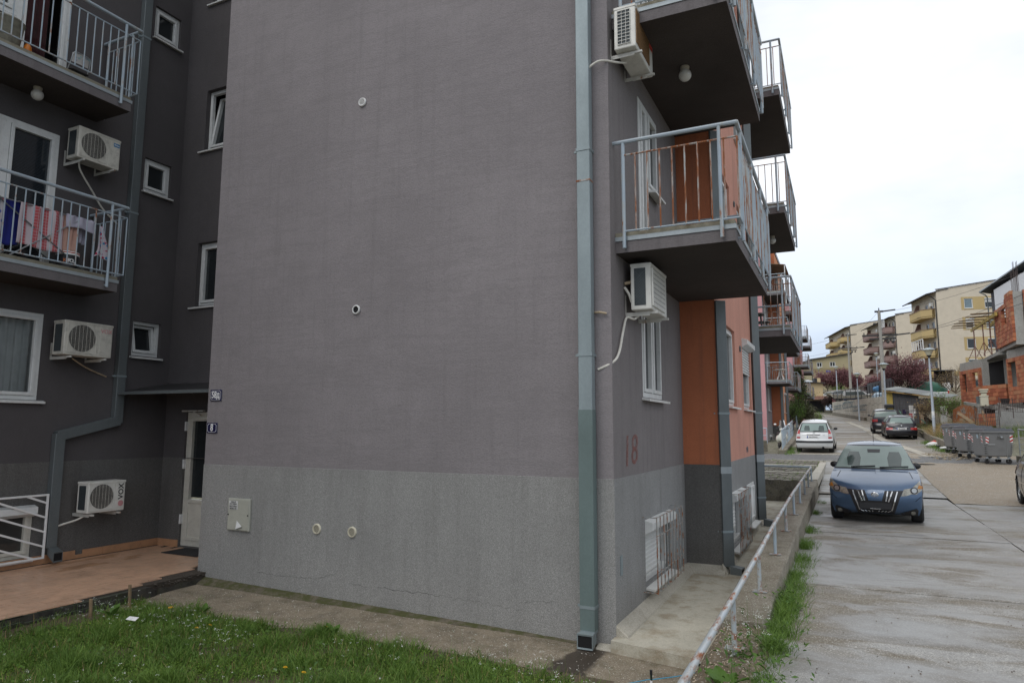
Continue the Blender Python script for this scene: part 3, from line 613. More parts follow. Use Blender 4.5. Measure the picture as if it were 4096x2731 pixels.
EX, EZ = Vector((1, 0, 0)), Vector((0, 0, 1))
def right_side(bld, o, wall_m, orange_m, pink_m, detail=2, gable_y=7.21, top=13.2):
    """street side: grey recess, orange return, projecting salmon bay, second grey recess; balconies over the recesses"""
    O = V3(o); nY = (0, 1, 0); nX = (1, 0, 0)
    g = F(O + Vector((-2.25, 0, 0)), nY, nX); pf = F(O + Vector((-1.711, 0, 0)), nY, nX); of = F(O + Vector((0, 10.80, 0)), (1, 0, 0), (0, -1, 0))
    zf = [4.43, 7.16, 9.90]
    hg = [(8.48, 9.50, 2.66, 4.06)] + [h for z in zf for h in ((8.47, 8.87, z, z + 2.2), (8.87, 9.45, z + 1.05, z + 2.2))]
    hg2 = [(18.3, 19.2, 2.66, 4.06)] + [(16.6, 17.5, z, z + 2.2) for z in zf]
    hp = [(11.92, 12.90, 2.66, 4.02), (13.9, 15.15, 2.66, 4.02)] + [h for z in (5.39, 8.12, 10.85) for h in ((11.92, 12.90, z, z + 1.36), (13.9, 15.15, z, z + 1.36))]
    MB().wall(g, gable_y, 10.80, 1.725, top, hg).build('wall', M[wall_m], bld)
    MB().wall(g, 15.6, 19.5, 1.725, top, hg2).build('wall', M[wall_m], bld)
    tag(MB().wall(of, -2.25, -1.711, 1.725, top).build('wall', M[orange_m], bld), 'deep orange return wall beside the grey recess')
    tag(MB().wall(pf, 10.80, 15.6, 1.725, top, hp).build('wall', M[pink_m], bld), 'salmon pink projecting bay')
    e = .006
    gp = F(O + Vector((-2.25 + e, 0, 0)), nY, nX); pp = F(O + Vector((-1.711 + e, 0, 0)), nY, nX); op = F(O + Vector((0, 10.80 - e, 0)), (1, 0, 0), (0, -1, 0))
    hb = [(8.42, 9.72, .38, 1.16)]; hpb = [(11.72, 13.08, .34, 1.23), (13.76, 14.80, .47, 1.215)]
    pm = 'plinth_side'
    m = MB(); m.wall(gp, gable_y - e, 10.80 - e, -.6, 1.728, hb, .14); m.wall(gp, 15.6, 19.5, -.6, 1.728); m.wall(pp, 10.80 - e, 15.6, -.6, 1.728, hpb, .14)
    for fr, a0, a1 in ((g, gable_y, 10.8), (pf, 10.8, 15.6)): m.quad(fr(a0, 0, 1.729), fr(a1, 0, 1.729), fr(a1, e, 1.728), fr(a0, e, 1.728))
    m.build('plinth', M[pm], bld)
    MB().wall(op, -2.25 + e, -1.711 + e, -.6, 1.728).build('plinth', M['plinth_dark'], bld)
    MB().quad(O + Vector((-2.25, 15.6, -.6)), O + Vector((-1.711, 15.6, -.6)), O + Vector((-1.711, 15.6, top)), O + Vector((-2.25, 15.6, top))).build('wall', M[orange_m], bld)
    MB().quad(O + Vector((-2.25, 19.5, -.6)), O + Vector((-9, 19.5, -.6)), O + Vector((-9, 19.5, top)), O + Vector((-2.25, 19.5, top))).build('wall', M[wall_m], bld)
    D = detail > 1
    # windows
    window(bld, g, 8.48, 9.50, 2.66, 4.06, d=.07, fw=.065, n=[.5], detail=D, sill=.10)
    for z in zf:
        window(bld, g, 8.47, 8.87, z, z + 2.2, d=.05, fw=.075, sill=0, detail=D, name='balcony_door')
        window(bld, g, 8.87, 9.45, z + 1.05, z + 2.2, d=.05, fw=.07, detail=D, sillw=.0, sill=.13)
    window(bld, g, 18.3, 19.2, 2.66, 4.06, detail=D)
    for z in zf: window(bld, g, 16.6, 17.5, z, z + 2.2, sill=0, detail=D, name='balcony_door')
    for k, z in enumerate((2.66, 5.39, 8.12, 10.85)):
        window(bld, pf, 11.92, 12.90, z, z + 1.36, detail=D)
        window(bld, pf, 13.9, 15.15, z, z + 1.36, detail=D, box=.11 if k == 0 else 0, shutter=.42 if k == 0 else 0)
    window(bld, gp, 8.42, 9.72, .38, 1.16, d=.13, n=[.64], detail=D, sill=.11, sillw=0, box=.10, shutter=.80, open_right=.36, fm='pvc')
    window(bld, pp, 11.72, 13.08, .34, 1.23, d=.13, n=[.5], detail=D, sill=.11, sillw=0, box=.10, shutter=.6, open_right=.5)
    w = window(bld, pp, 13.76, 14.80, .47, 1.215, d=.05, detail=D, sill=.13, sillw=.02)
    s = MB()
    for i in range(13): s.prism([pp(13.80 + i * .075, -.01, .5), pp(13.84 + i * .075, .012, .5), pp(13.875 + i * .075, -.01, .5)], (0, 0, .70))
    s.build('shutter', M['white'], w)
    # grilles over the low windows
    for fr, a0, a1, c0, c1, k in ((gp, 8.33, 9.78, .325, 1.215, 9), (pp, 11.66, 13.16, .28, 1.235, 10)):
        gr = MB(); off = .16 if k == 9 else .13
        for c in (c0 + .01, lerp(c0, c1, .25), lerp(c0, c1, .74), c1 - .01): gr.tube([fr(a0, off, c), fr(a1, off, c)], .006, 5)
        for a in (a0, (a0 + a1) / 2, a1):
            for c in (c0 + .01, c1 - .01): gr.bar(fr(a, -.0, c), fr(a, off, c), .014, .010)
        G_ = gr.build('window_grille', M['grille'], bld)
        for i in range(k):
            a = lerp(a0, a1, i / (k - 1)); MB().tube([fr(a, off + .008, c0), fr(a, off + .008, c1)], .0075, 6).build('bar', M['grille'], G_, smooth=True)
    bl = []
    for i, z in enumerate((4.25, 6.98, 9.71)):
        bl.append(balcony(bld, O, -2.25, -.93, 7.40, 10.76, z, detail, far=True))
        bl.append(balcony(bld, O, -2.25, -.93, 15.72, 19.4, z, detail))
    MB().box(-9.0 + O.x, gable_y + .01 + O.y, top + O.z, -2.20 + O.x, 19.55 + O.y, top + .25 + O.z).build('roof', M['tin'], bld)
    MB().box(-2.20 + O.x, 10.79 + O.y, top + O.z, -1.66 + O.x, 15.62 + O.y, top + .25 + O.z).build('roof', M['tin'], bld)
    return g, pf

B1 = thing('apartment_building', 'grey and salmon apartment block with blank gable, rusty railed balconies and grit plinth', 'building', (-2.25, 7.21, 0))
MB().wall(F((0, 7.21, 0), (1, 0, 0), (0, -1, 0)), -8.45, -2.25, 1.725, 13.2).build('wall', M['stucco'], B1)
m = MB().wall(F((0, 7.204, 0), (1, 0, 0), (0, -1, 0)), -8.456, -2.244, -.6, 1.728); m.quad((-8.456, 7.204, 1.728), (-2.244, 7.204, 1.728), (-2.244, 7.212, 1.73), (-8.456, 7.212, 1.73)); m.build('plinth', M['plinth'], B1)
MB().wall(F((-8.45, 0, 0), (0, 1, 0), (-1, 0, 0)), 7.21, 8.4, 1.725, 13.2).build('wall', M['stucco_dark'], B1)
MB().wall(F((-8.456, 0, 0), (0, 1, 0), (-1, 0, 0)), 7.204, 8.4, -.6, 1.73).build('plinth', M['plinth_dark'], B1)
right_side(B1, (0, 0, 0), 'stucco_shaded', 'orange', 'pink')
# the recessed left wing: long wall with balconies (A) and short entrance wall (B)
XA, YB = -10.89, 8.40
fa = F((XA, 0, 0), (0, 1, 0), (1, 0, 0)); fb = F((0, YB, 0), (1, 0, 0), (0, -1, 0))
sm = [(7.655, 8.19, z, z + .60) for z in (3.48, 6.40, 9.28)]
big = [(4.6, 6.19, 2.66, 3.96)]
doors = [h for z in (4.52, 7.44) for h in ((5.42, 6.19, z, z + 2.28), (4.1, 5.42, z + .93, z + 2.28))]
tag(MB().wall(fa, -6, YB, 1.735, 13.2, sm + big + doors, .14).build('wall', M['stucco_dark'], B1), 'dark charcoal recessed wall')
sb = [(-10.33, -9.35, z, z + 1.15) for z in (4.40, 7.30, 10.2)]
door_h = (-10.36, -9.25, .25, 2.52)
tag(MB().wall(fb, XA, -8.45, 1.735, 13.2, sb + [(door_h[0], door_h[1], 1.735, 2.52)], .16).build('wall', M['stucco_dark'], B1), 'dark charcoal entrance wall')
low = (5.35, 6.30, .36, 1.12)
MB().wall(F((XA + .006, 0, 0), (0, 1, 0), (1, 0, 0)), -6, YB, -.3, 1.738, [low], .14).build('plinth', M['plinth_dark'], B1)
MB().wall(F((0, YB - .006, 0), (1, 0, 0), (0, -1, 0)), XA, -8.45, -.3, 1.738, [(door_h[0], door_h[1], .25, 1.73)], .16).build('plinth', M['plinth_dark'], B1)
for z in (3.48, 6.40, 9.28): window(B1, fa, 7.655, 8.19, z, z + .60, d=.12, tilt=.20 if z < 4 else 0, sillw=.03)
window(B1, fa, 4.6, 6.19, 2.66, 3.96, d=.06, n=[.5], pane='clear', sillw=.10, fw=.06)
cm = MB(); cm.grid(lambda u, v: (XA - .19 + .018 * sin(u * 95) + .01 * sin(u * 41 + 1), lerp(4.6, 6.19, u), lerp(2.66, 3.86, v)), 150, 2); cu = cm.build('curtain', plain('net_curtain', (.62, .63, .64), .9, var=.1), B1, smooth=True)
room(B1, fa, 4.5, 6.3, 2.6, 4.05, -.20)
for z in (4.52, 7.44):
    if z < 5: window(B1, fa, 5.42, 6.19, z, z + 2.28, d=.05, pane='pane_blind', sill=0, fw=.07, name='balcony_door')
    else:
        window(B1, fa, 5.42, 6.19, z, z + 2.28, d=.05, pane='clear', sill=0, fw=.07, name='balcony_door')
        c = MB(); c.grid(lambda u, v: (XA - .16 + .02 * sin(u * 22), lerp(5.42, 5.95, u), lerp(z, z + 2.28, v)), 60, 2); tag(c.build('curtain', plain('red_curtain', (.13, .028, .034), .9, var=.25), B1, smooth=True), 'dark red door curtain')
        room(B1, fa, 5.3, 6.3, z - .05, z + 2.35, -.18)
    window(B1, fa, 4.1, 5.42, z + .93, z + 2.28, d=.05, n=[.5], pane='pane_curtain' if z > 5 else 'pane_blind', sill=.05, sillw=0, fw=.07)
for i, z in enumerate((4.40, 7.30, 10.2)): window(B1, fb, -10.33, -9.35, z, z + 1.15, d=.15, tilt=.17 if i == 1 else 0, sillw=.11, fw=.06, sill=.05)
# entrance door
dw = window(B1, fb, door_h[0], door_h[1], .255, 2.52, d=.10, sill=0, fm='pvc_cream', fw=.10, panel=.62, name='entrance_door')
hm = MB()
for z in (.62, 1.55, 2.2): hm.fbox(fb, door_h[0] - .012, door_h[0] + .022, -.04, .015, z, z + .16)
hm.build('hinge', M['white'], dw, bevel=.004)
hm = MB().fbox(fb, -10.42, -9.9, -.02, .05, 2.53, 2.555); hm.bar(fb(-10.15, .03, 2.53), fb(-9.95, .05, 2.46), .02, .02); hm.build('door_closer', M['bracket'], dw)
m = MB().prism([(-10.87, YB, 3.03), (-10.87, 7.40, 2.835), (-10.87, 7.40, 2.805), (-10.87, YB, 2.98)], (2.40, 0, 0)); cn = m.build('canopy', M['tin'], B1)
MB().box(-10.88, 7.385, 2.79, -8.46, 7.40, 2.84).build('edge_trim', M['zinc_dark'], cn)
# low window with slatted grille of slanting white bars
window(B1, F((XA + .006, 0, 0), (0, 1, 0), (1, 0, 0)), low[0], low[1], low[2], low[3], d=.10, n=[.15], pane='pane_curtain', sill=.08, sillw=0, box=.10, fm='pvc_cream')
gr = MB(); fx = F((XA + .10, 0, 0), (0, 1, 0), (1, 0, 0)); bars4(gr, fx, 5.0, 6.43, .33, 1.27, .028, 0, .028)
G_ = gr.build('window_grille', M['white'], B1, bevel=.003)
for i in range(8):
    a0, c0 = 4.9 + .0, 1.75 - i * .21
    p, q = (a0, c0), (6.42, c0 - .62)
    t0 = max(0, (p[1] - 1.26) / (p[1] - q[1])); t1 = min(1, (p[1] - .345) / (p[1] - q[1]))
    if t0 < t1: MB().bar(fx(lerp(p[0], q[0], t0), .014, lerp(p[1], q[1], t0)), fx(lerp(p[0], q[0], t1), .014, lerp(p[1], q[1], t1)), .024, .026).build('bar', M['white'], G_)
# skirting tiles along both walls
y = 8.385; k = 0
while y > 2.5:
    L = .33 if k != 4 else .115
    MB().box(XA + .008, y - L + .004, .236, XA + .024, y, .236 + (.055 if k == 4 else .118 + .008 * (k > 4))).build('skirting_tile', M['skirt'], B1); y -= L; k += 1
for x0, x1 in ((XA + .03, -10.56), (-10.556, -10.37)): MB().box(x0, YB - .024, .236, x1, YB - .008, .352).build('skirting_tile', M['skirt'], B1)
balcony(B1, (0, 0, 0), XA, -10.03, 2.2, 6.74, 4.33, 2, near=False, rust=False, posts=(.45, .955), rails=(.19, .27, 1.18, 1.345), gap=.125)
balcony(B1, (0, 0, 0), XA, -10.03, 2.2, 6.74, 7.26, 2, near=False, rust=False, posts=(.45, .955), rails=(.19, .305, 1.215, 1.385), gap=.125)
# cracks and old lettering on the walls
def ribbon(pts, w, fr, b=.003):
    m = MB(); n = len(pts)
    L = [fr(a, b, c + w * (.1 + .6 * abs(noise.noise(Vector((a * 9, c * 9, 0)))))) for a, c in pts]; R_ = [fr(a, b, c - w * .15) for a, c in pts]
    return m.add(L + R_, [(i, i + 1, n + i + 1, n + i) for i in range(n - 1)])
def wander(p, q, k, amp): return [(lerp(p[0], q[0], i / k), lerp(p[1], q[1], i / k) + amp * noise.noise(Vector((i * .61, p[0], q[1]))) * (0 < i < k)) for i in range(k + 1)]
gf = F((0, 7.204, 0), (1, 0, 0), (0, -1, 0))
for p, q, k, w in (((-7.3, .305), (-6.35, .315), 22, .006), ((-6.30, .31), (-5.95, .42), 9, .008), ((-5.75, .31), (-5.45, .30), 7, .007), ((-5.3, .315), (-4.39, .305), 24, .009), ((-4.4, .305), (-3.35, .265), 26, .004), ((-3.3, .345), (-2.95, .40), 8, .004)):
    ribbon(wander(p, q, k, .035), w, gf).build('crack', M['crack'], B1)
red = spray('faded_red_spray', (.30, .12, .10)); tealp = spray('teal_spray', (.08, .13, .17), .8)
text('graffiti', '18', .50, red, B1, (-2.246, 7.86, 2.0), (0, 1, 0), (1, 0, 0), sx=1.25, depth=.001, rot=.04, shear=.12)
text('graffiti', 'D♥U', .13, tealp, B1, (-1.707, 14.1, 1.86), (0, 1, 0), (1, 0, 0), depth=.001)
MB().fbox(F((-2.244, 0, 0), (0, 1, 0), (1, 0, 0)), 7.37, 7.445, 0, .008, .70, .905).build('hatch', M['zinc'], B1)

# two further blocks of the same row up the street
B2 = thing('apartment_building', 'rose and light orange apartment block behind the parked scooter', 'building', (-4.15, 44.2, .72))
MB().wall(F((-1.9, 44.2, .72), (1, 0, 0), (0, -1, 0)), -8.45, -2.25, -1.5, 13.2).build('wall', M['rose'], B2)
right_side(B2, (-1.9, 37, .72), 'stucco', 'orange', 'orange_lt', detail=1)
B3 = thing('apartment_building', 'farthest rose block of the balcony row, beyond the conifer', 'building', (-4.15, 71.6, 1.2))
MB().wall(F((-1.9, 71.6, 1.2), (1, 0, 0), (0, -1, 0)), -8.45, -2.25, -1.5, 13.2).build('wall', M['rose'], B3)
right_side(B3, (-1.9, 64.4, 1.2), 'rose', 'orange', 'rose', detail=1)
# awnings on an upper balcony of the second block
for z in (12.9, 10.1):
    if z > 12: tag(MB().prism([(-5.9, 44.7, z), (-2.75, 44.7, z - .55), (-2.75, 44.7, z - .58), (-5.9, 44.7, z - .04)], (0, 3.4, 0)).build('awning', plain('awning_brown', (.22, .13, .08), .8, var=.3, scale=2), B2), 'brown corrugated awning over a balcony')
m = MB()
for y in (44.75, 48.05): m.tube([(-2.8, y, 9.9), (-2.8, y, 12.34)], .03, 6)
m.build('awning_post', M['white'], B2)
# ---------------------------------------------------------------- things fixed to the near building
def downpipe(label, pts, w, d, mat, outlet=None, brackets=(), seams=(), wall_n=(0, -1, 0), band=None, group=None):
    """square folded-sheet pipe along pts (centre line), w wide along the wall, d deep"""
    t = thing('downpipe', label, 'downpipe', pts[-1], group=group)
    up = V3(wall_n)
    for i, (p, q) in enumerate(zip(pts, pts[1:])):
        p, q = V3(p), V3(q); e_ = (q - p).normalized() * w * .22; MB().bar(p - e_ * (i > 0), q + e_ * (i < len(pts) - 2), w + .002 * (i % 2), d + .002 * (i % 2), up).build('pipe_section', M[mat], t, bevel=.006)
    n = V3(wall_n)
    for z in brackets:
        c = V3((pts[0][0], pts[0][1], z)); u = n.cross(EZ)
        m = MB(); f_ = F(c, u, n); m.fbox(f_, -w / 2 - .006, w / 2 + .006, -d / 2 - .03, d / 2 + .006, -.016, .016); m.fbox(f_, w / 2, w / 2 + .05, -.02, .0, -.012, .012); m.build('bracket', M['zinc'], t)
    for i_, z in enumerate(seams):
        c = V3((pts[0][0], pts[0][1], z)); u = n.cross(EZ); MB().fbox(F(c, u, n), -w / 2 - .004, w / 2 + .004, -d / 2 - .004, d / 2 + .004, -.010, .010).build('seam', M['zinc' if i_ else 'rail_rust'], t)
    if band:
        c = V3((pts[0][0], pts[0][1], 0)); u = n.cross(EZ); MB().fbox(F(c, u, n), -w / 2 - .003, w / 2 + .003, -d / 2, d / 2 + .003, band[0], band[1]).build('painted_band', M[band[2]], t)
    if outlet:
        c, dr = V3(outlet[0]), V3(outlet[1]).normalized(); s = dr.cross(EZ); k = 1.12
        m = MB(); L = outlet[2]
        def ring(o, a, b): return [o + s * a + EZ * -b, o - s * a + EZ * -b, o - s * a + EZ * b, o + s * a + EZ * b]
        r0, r1, r2 = ring(c, w / 2, d / 2), ring(c + dr * L + EZ * -.02, w / 2 * k, d / 2 * k * 1.15), None
        m.add(r0 + r1, [(i, (i + 1) % 4, 4 + (i + 1) % 4, 4 + i) for i in range(4)]); m.add(r1 + ring(c + dr * (L - .004) + EZ * -.02, w / 2 * .98, d / 2), [(i, (i + 1) % 4, 4 + (i + 1) % 4, 4 + i) for i in range(4)])
        m.build('outlet', M[mat], t); MB().quad(*ring(c + dr * (L - .012) + EZ * -.02, w / 2 * 1.02, d / 2 * 1.04)).build('outlet_void', M['dark'], t)
    return t
PX = -2.515
mp_ = downpipe('tall zinc downpipe on the blank gable beside its street corner', [(PX, 7.125, 13.2), (PX, 7.125, .14)], .155, .115, 'zinc', ((PX, 7.13, .115), (0, -1, -.05), .15), (5.42, 3.07, .41), (5.05,), (0, -1, 0), (.18, 2.47, 'zinc_green'))
EL = XA + .065
downpipe('dark zinc downpipe with a slanting offset on the recessed left wall', [(EL, 7.44, 13.2), (EL, 7.44, 2.36), (EL, 6.53, 2.13), (EL, 6.53, .47)], .15, .11, 'zinc_dark', ((EL + .02, 6.55, .43), (1, .15, -.5), .16), (9.1, 5.9, 3.1), (), (1, 0, 0))
m1 = downpipe('grey downpipe at the near corner of the salmon bay', [(-1.66, 10.87, 4.24), (-1.66, 10.87, .24)], .17, .13, 'zinc_dark', ((-1.60, 10.85, .20), (1, -.1, -.15), .17), (2.5, .75), (), (.6, -.8, 0), (1.60, 1.70, 'strip'))
m2 = downpipe('grey downpipe at the far corner of the salmon bay', [(-1.64, 15.42, 13.2), (-1.64, 15.42, .40)], .17, .13, 'zinc_dark', ((-1.58, 15.40, .36), (1, -.1, -.2), .24), (2.6, .85), (), (.6, -.8, 0), (1.58, 1.73, 'strip'))
downpipe('upper length of grey downpipe above the first balcony', [(-1.66, 10.87, 7.0), (-1.66, 10.87, 4.46)], .17, .13, 'zinc_dark', None, (), (), (.6, -.8, 0))
for (x, y, z0), lb in (((-3.56, 47.9, .9), 'grey downpipe on the rose block behind the scooter'), ((-3.54, 52.4, .9), 'second grey downpipe farther along the orange block')):
    downpipe(lb, [(x, y, 13), (x, y, z0)], .2, .16, 'zinc_dark', None, (), (), (.6, -.8, 0))

def air_con(label, fr, w, h, d, stand, group, mat='ac', fan=True, side='mesh', logo=None, stripe=None, hose=None, front='fan'):
    """outdoor unit: fr origin = near lower corner at the wall, a along the wall, b outwards"""
    t = thing('air_conditioner', label, 'air conditioner', fr(0, 0, 0), group=group)
    b0, b1 = stand, stand + d
    MB().fbox(fr, 0, w, b0, b1, 0, h).build('casing', M[mat], t, bevel=.014, seg=2)
    m = MB().fbox(fr, -.006, w + .006, b0 - .004, b1 + .006, h - .03, h + .008); m.build('lid', M[mat], t, bevel=.008)
    fw = w * .68
    if front == 'fan':
        c = (fw * .53, h * .52); R = h * .40
        def P(r, k, b): return fr(c[0] + r * cos(k), b, c[1] + r * sin(k))
        m = MB(); m.quad(*[P(R, 2 * pi * k / 28, b1 + .003) for k in range(28)]); m.build('fan_opening', M['ac_dark'], t)
        m = MB()
        for k in range(5):
            a = k * 2 * pi / 5; m.quad(P(R * .16, a, b1 + .004), P(R * .9, a + .1, b1 + .005), P(R * .92, a + .75, b1 + .007), P(R * .2, a + .9, b1 + .006))
        m.build('fan', M['black'], t)
        m = MB()
        for k in range(1, 26):
            z = c[1] - R + 2 * R * k / 26; s = sqrt(max(0, R * R - (z - c[1]) ** 2)); m.bar(fr(c[0] - s, b1 + .012, z), fr(c[0] + s, b1 + .012, z), .003, .003)
        for k in range(-3, 4):
            s = sqrt(max(0, R * R - (k * R / 3.6) ** 2)); m.bar(fr(c[0] + k * R / 3.6, b1 + .014, c[1] - s), fr(c[0] + k * R / 3.6, b1 + .014, c[1] + s), .0035, .003)
        m.build('fan_guard', M['ac_old'], t)
        m = MB(); bars4(m, fr, c[0] - R * 1.10, c[0] + R * 1.10, c[1] - R * 1.12, c[1] + R * 1.12, .012, b1, b1 + .008); m.build('guard_frame', M[mat], t, bevel=.003)
        MB().fbox(fr, fw + .035, w - .03, b1, b1 + .006, .04, h - .05).build('front_panel', M[mat], t, bevel=.003)
    elif front == 'ribs':
        m = MB().fbox(fr, .03, w * .8, b1, b1 + .02, .04, h - .05)
        m.build('front_panel', M[mat], t, bevel=.006); m = MB()
        for k in range(8): m.fbox(fr, .05, w * .78, b1 + .0195, b1 + .022, .09 + k * .055, .094 + k * .055)
        m.build('front_groove', M['ac_dark'], t)
    else:
        m = MB()
        for k in range(22): m.fbox(fr, .02 + k * (w * .74) / 22, .032 + k * (w * .74) / 22, b1, b1 + .012, .05, h - .05)
        m.build('front_fins', M['rust_fin'], t)
    # near side: condenser coil behind a guard
    MB().quad(fr(-.003, b0 + .045, .05), fr(-.003, b1 - .06, .05), fr(-.003, b1 - .06, h - .05), fr(-.003, b0 + .045, h - .05)).build('coil', M['ac_fin'], t)
    m = MB(); bb0, bb1, cc0, cc1 = b0 + .045, b1 - .06, .05, h - .05
    if side == 'grid':
        for k in range(4): m.fbox(fr, -.014, -.006, lerp(bb0, bb1, k / 3) - .002, lerp(bb0, bb1, k / 3) + .002, cc0, cc1)
        for k in range(11): m.fbox(fr, -.015, -.007, bb0, bb1, lerp(cc0, cc1, k / 10) - .002, lerp(cc0, cc1, k / 10) + .002)
    elif side == 'mesh':
        for k in range(-10, 24):
            for sgn in (1, -1):
                zA = cc0 + k * .035; p = [(bb0, zA), (bb1, zA + (bb1 - bb0) * 1.0)] if sgn > 0 else [(bb0, zA + (bb1 - bb0)), (bb1, zA)]
                if min(p[0][1], p[1][1]) < cc0 or max(p[0][1], p[1][1]) > cc1: continue
                m.bar(fr(-.008, p[0][0], p[0][1]), fr(-.008, p[1][0], p[1][1]), .0022, .0022)
    if m.v: m.build('side_guard', M['ac' if side == 'grid' else 'zinc_dark'], t)
    for a in (w * .12, w * .84):
        m = MB(); m.fbox(fr, a - .014, a + .014, 0, .006, -.05, .20); m.fbox(fr, a - .014, a + .014, .006, b1 + .05, -.042, -.015); m.fbox(fr, a - .014, a - .009, .006, b1 - .04, -.062, -.042)
        m.build('bracket', M['bracket'], t, bevel=.003)
    if logo: text('lettering', logo[0], logo[1], logo[2], t, fr(w * .86 if len(logo) < 5 else logo[4][0], b1 + .009, h * .78 if len(logo) < 5 else logo[4][1]), fr.u, fr.n, bold=True, rot=logo[3], depth=.0015)
    if stripe: MB().fbox(fr, stripe[0], stripe[1], b1 + .006, b1 + .008, stripe[2], stripe[3]).build('badge', stripe[4], t)
    if hose:
        for pts, r, hm_ in hose: MB().tube([fr(*p) for p in pts], r, 8).build('hose', M[hm_], t, smooth=True)
    return t
def smooth_path(P, k=6):
    out_ = []
    P = [V3(p) for p in P]
    for i in range(len(P) - 1):
        p0, p1, p2, p3 = P[max(i - 1, 0)], P[i], P[i + 1], P[min(i + 2, len(P) - 1)]
        for j in range(k):
            t = j / k; out_.append(.5 * ((2 * p1) + (p2 - p0) * t + (2 * p0 - 5 * p1 + 4 * p2 - p3) * t * t + (3 * p1 - p0 - 3 * p2 + p3) * t ** 3))
    return out_ + [P[-1]]
GA = 'air conditioners on the walls of the grey block'
pinkl = plain('faded_pink_print', (.55, .26, .27), .5); blackp = plain('black_print', (.02, .02, .02), .5); bluep = plain('blue_badge', (.02, .17, .36), .4); redp = plain('red_badge', (.45, .04, .03), .5)
air_con('old cream unit under the upper left balcony, blue badge on its front', F((XA, 6.215, 6.40), (0, 1, 0), (1, 0, 0)), .68, .495, .28, .17, GA, 'ac_old', stripe=(.56, .66, .37, .43, bluep), side='none', hose=[(smooth_path([(.12, .3, -.02), (.2, .25, -.15), (.5, .12, -.38), (.72, .06, -.58), (1.0, .02, -.74)]), .014, 'hose')], logo=('Midea', .035, M['white'], 0, (.61, .40)))
air_con('cream unit with faded pink lettering below the middle left balcony', F((XA, 6.255, 3.34), (0, 1, 0), (1, 0, 0)), .75, .515, .28, .17, GA, 'ac_old', side='none', logo=('VOX', .085, pinkl, 0, (.64, .41)), hose=[(smooth_path([(.3, .2, -.03), (.6, .1, -.15), (.98, .02, -.26)]), .011, 'hose_tan')])
vx = air_con('white unit with black sideways lettering beside the entrance terrace', F((XA, 6.81, .952), (0, 1, 0), (1, 0, 0)), .60, .465, .27, .18, GA, 'ac', side='none', logo=('VOX', .115, blackp, pi / 2, (.525, .30)), stripe=None, hose=[(smooth_path([(.12, .28, -.02), (.02, .2, -.10), (-.14, .1, -.16), (-.24, .05, -.2)]), .014, 'hose')])
c_ = MB(); c_.lathe([(.045, 0), (.044, .002)], (XA + .462, 6.81 + .525, .952 + .115), 20, (1, 0, 0)); c_.build('badge', pinkl, vx)
t = air_con('rust streaked cream unit high under the top street balcony', F((-2.25, 7.244, 6.62), (0, 1, 0), (1, 0, 0)), .80, .515, .255, .07, GA, 'ac', side='grid', front='fins', stripe=(.62, .76, .30, .42, redp), hose=[(smooth_path([(.25, .14, -.04), (.10, .08, -.10), (-.05, -.02, -.13), (-.12, -.10, -.16), (-.13, -.21, -.22)]), .013, 'hose')])
t = air_con('white unit with a mesh side below the first street balcony', F((-2.25, 7.679, 3.632), (0, 1, 0), (1, 0, 0)), .78, .54, .24, .09, GA, 'ac', side='mesh', front='ribs', hose=[(smooth_path([(.14, .16, -.03), (.10, .10, -.09), (.03, .03, -.08), (-.12, .03, -.25), (-.30, .03, -.52), (-.44, .0, -.64), (-.48, -.16, -.72)]), .014, 'hose'), ([(.05, .09, .34), (.04, .01, .33)], .02, 'hose_tan'), (smooth_path([(.02, .01, .28), (.03, .06, .20), (.04, .09, .10)]), .016, 'hose')])
air_con('dark sided unit half hidden on the second grey recess', F((-2.25, 15.95, 3.2), (0, 1, 0), (1, 0, 0)), .80, .56, .28, .1, GA, 'ac_old', side='none')
MB().tube([(-2.44, 7.195, 3.55), (-2.37, 7.16, 3.545), (-2.30, 7.19, 3.53)], .012, 8).build('drain_stub', M['hose_tan'], mp_, smooth=True)

def vent(label, x, z, r, group, mat='cream', tilt=0):
    t = thing('air_vent', label, 'air vent', (x, 7.204, z), group=group)
    prof = [(r, 0), (r, .012), (r * .9, .022), (r * .74, .022), (r * .74, .006)]
    MB().lathe(prof, (x, 7.204, z), 28, (0, -1, 0), cap=False).build('rim', M[mat], t, smooth=True)
    MB().quad(*[(x + r * .75 * cos(2 * pi * k / 24), 7.199, z + r * .75 * sin(2 * pi * k / 24)) for k in range(24)]).build('opening', M['dark'], t)
    if tilt != 2:
        m = MB()
        for k in range(-3, 4):
            h = k * r * .2; s = sqrt(max(0, (r * .76) ** 2 - h * h)); m.box(x - s, 7.186, z + h - r * .04, x + s, 7.194, z + h + r * .04)
        m.build('louvre', M[mat], t)
    return t
GV = 'round vents on the gable'
vent('white round vent with slanting louvres high on the gable', -5.77, 6.727, .062, GV, 'white'); vent('round white vent with its louvres broken out, halfway up the gable', -5.762, 3.822, .062, GV, 'white', 2)
vent('cream round vent in the plinth nearer the meter box', -6.291, .951, .068, GV); vent('cream round vent in the plinth farther from the meter box', -5.714, .949, .068, GV)
for (px, py), lb in (((2959, 1395), 'small round vent on the salmon bay below the balcony level'), ((2935, 817), 'small round vent on the salmon bay level with the first balcony rail')):
    p = up_to(px, py, x=-1.705); t = thing('air_vent', lb, 'air vent', p, group='round vents on the salmon bay'); MB().lathe([(.06, 0), (.06, .015), (.045, .02), (.04, .005)], p, 16, (1, 0, 0)).build('rim', M['zinc_dark'], t)

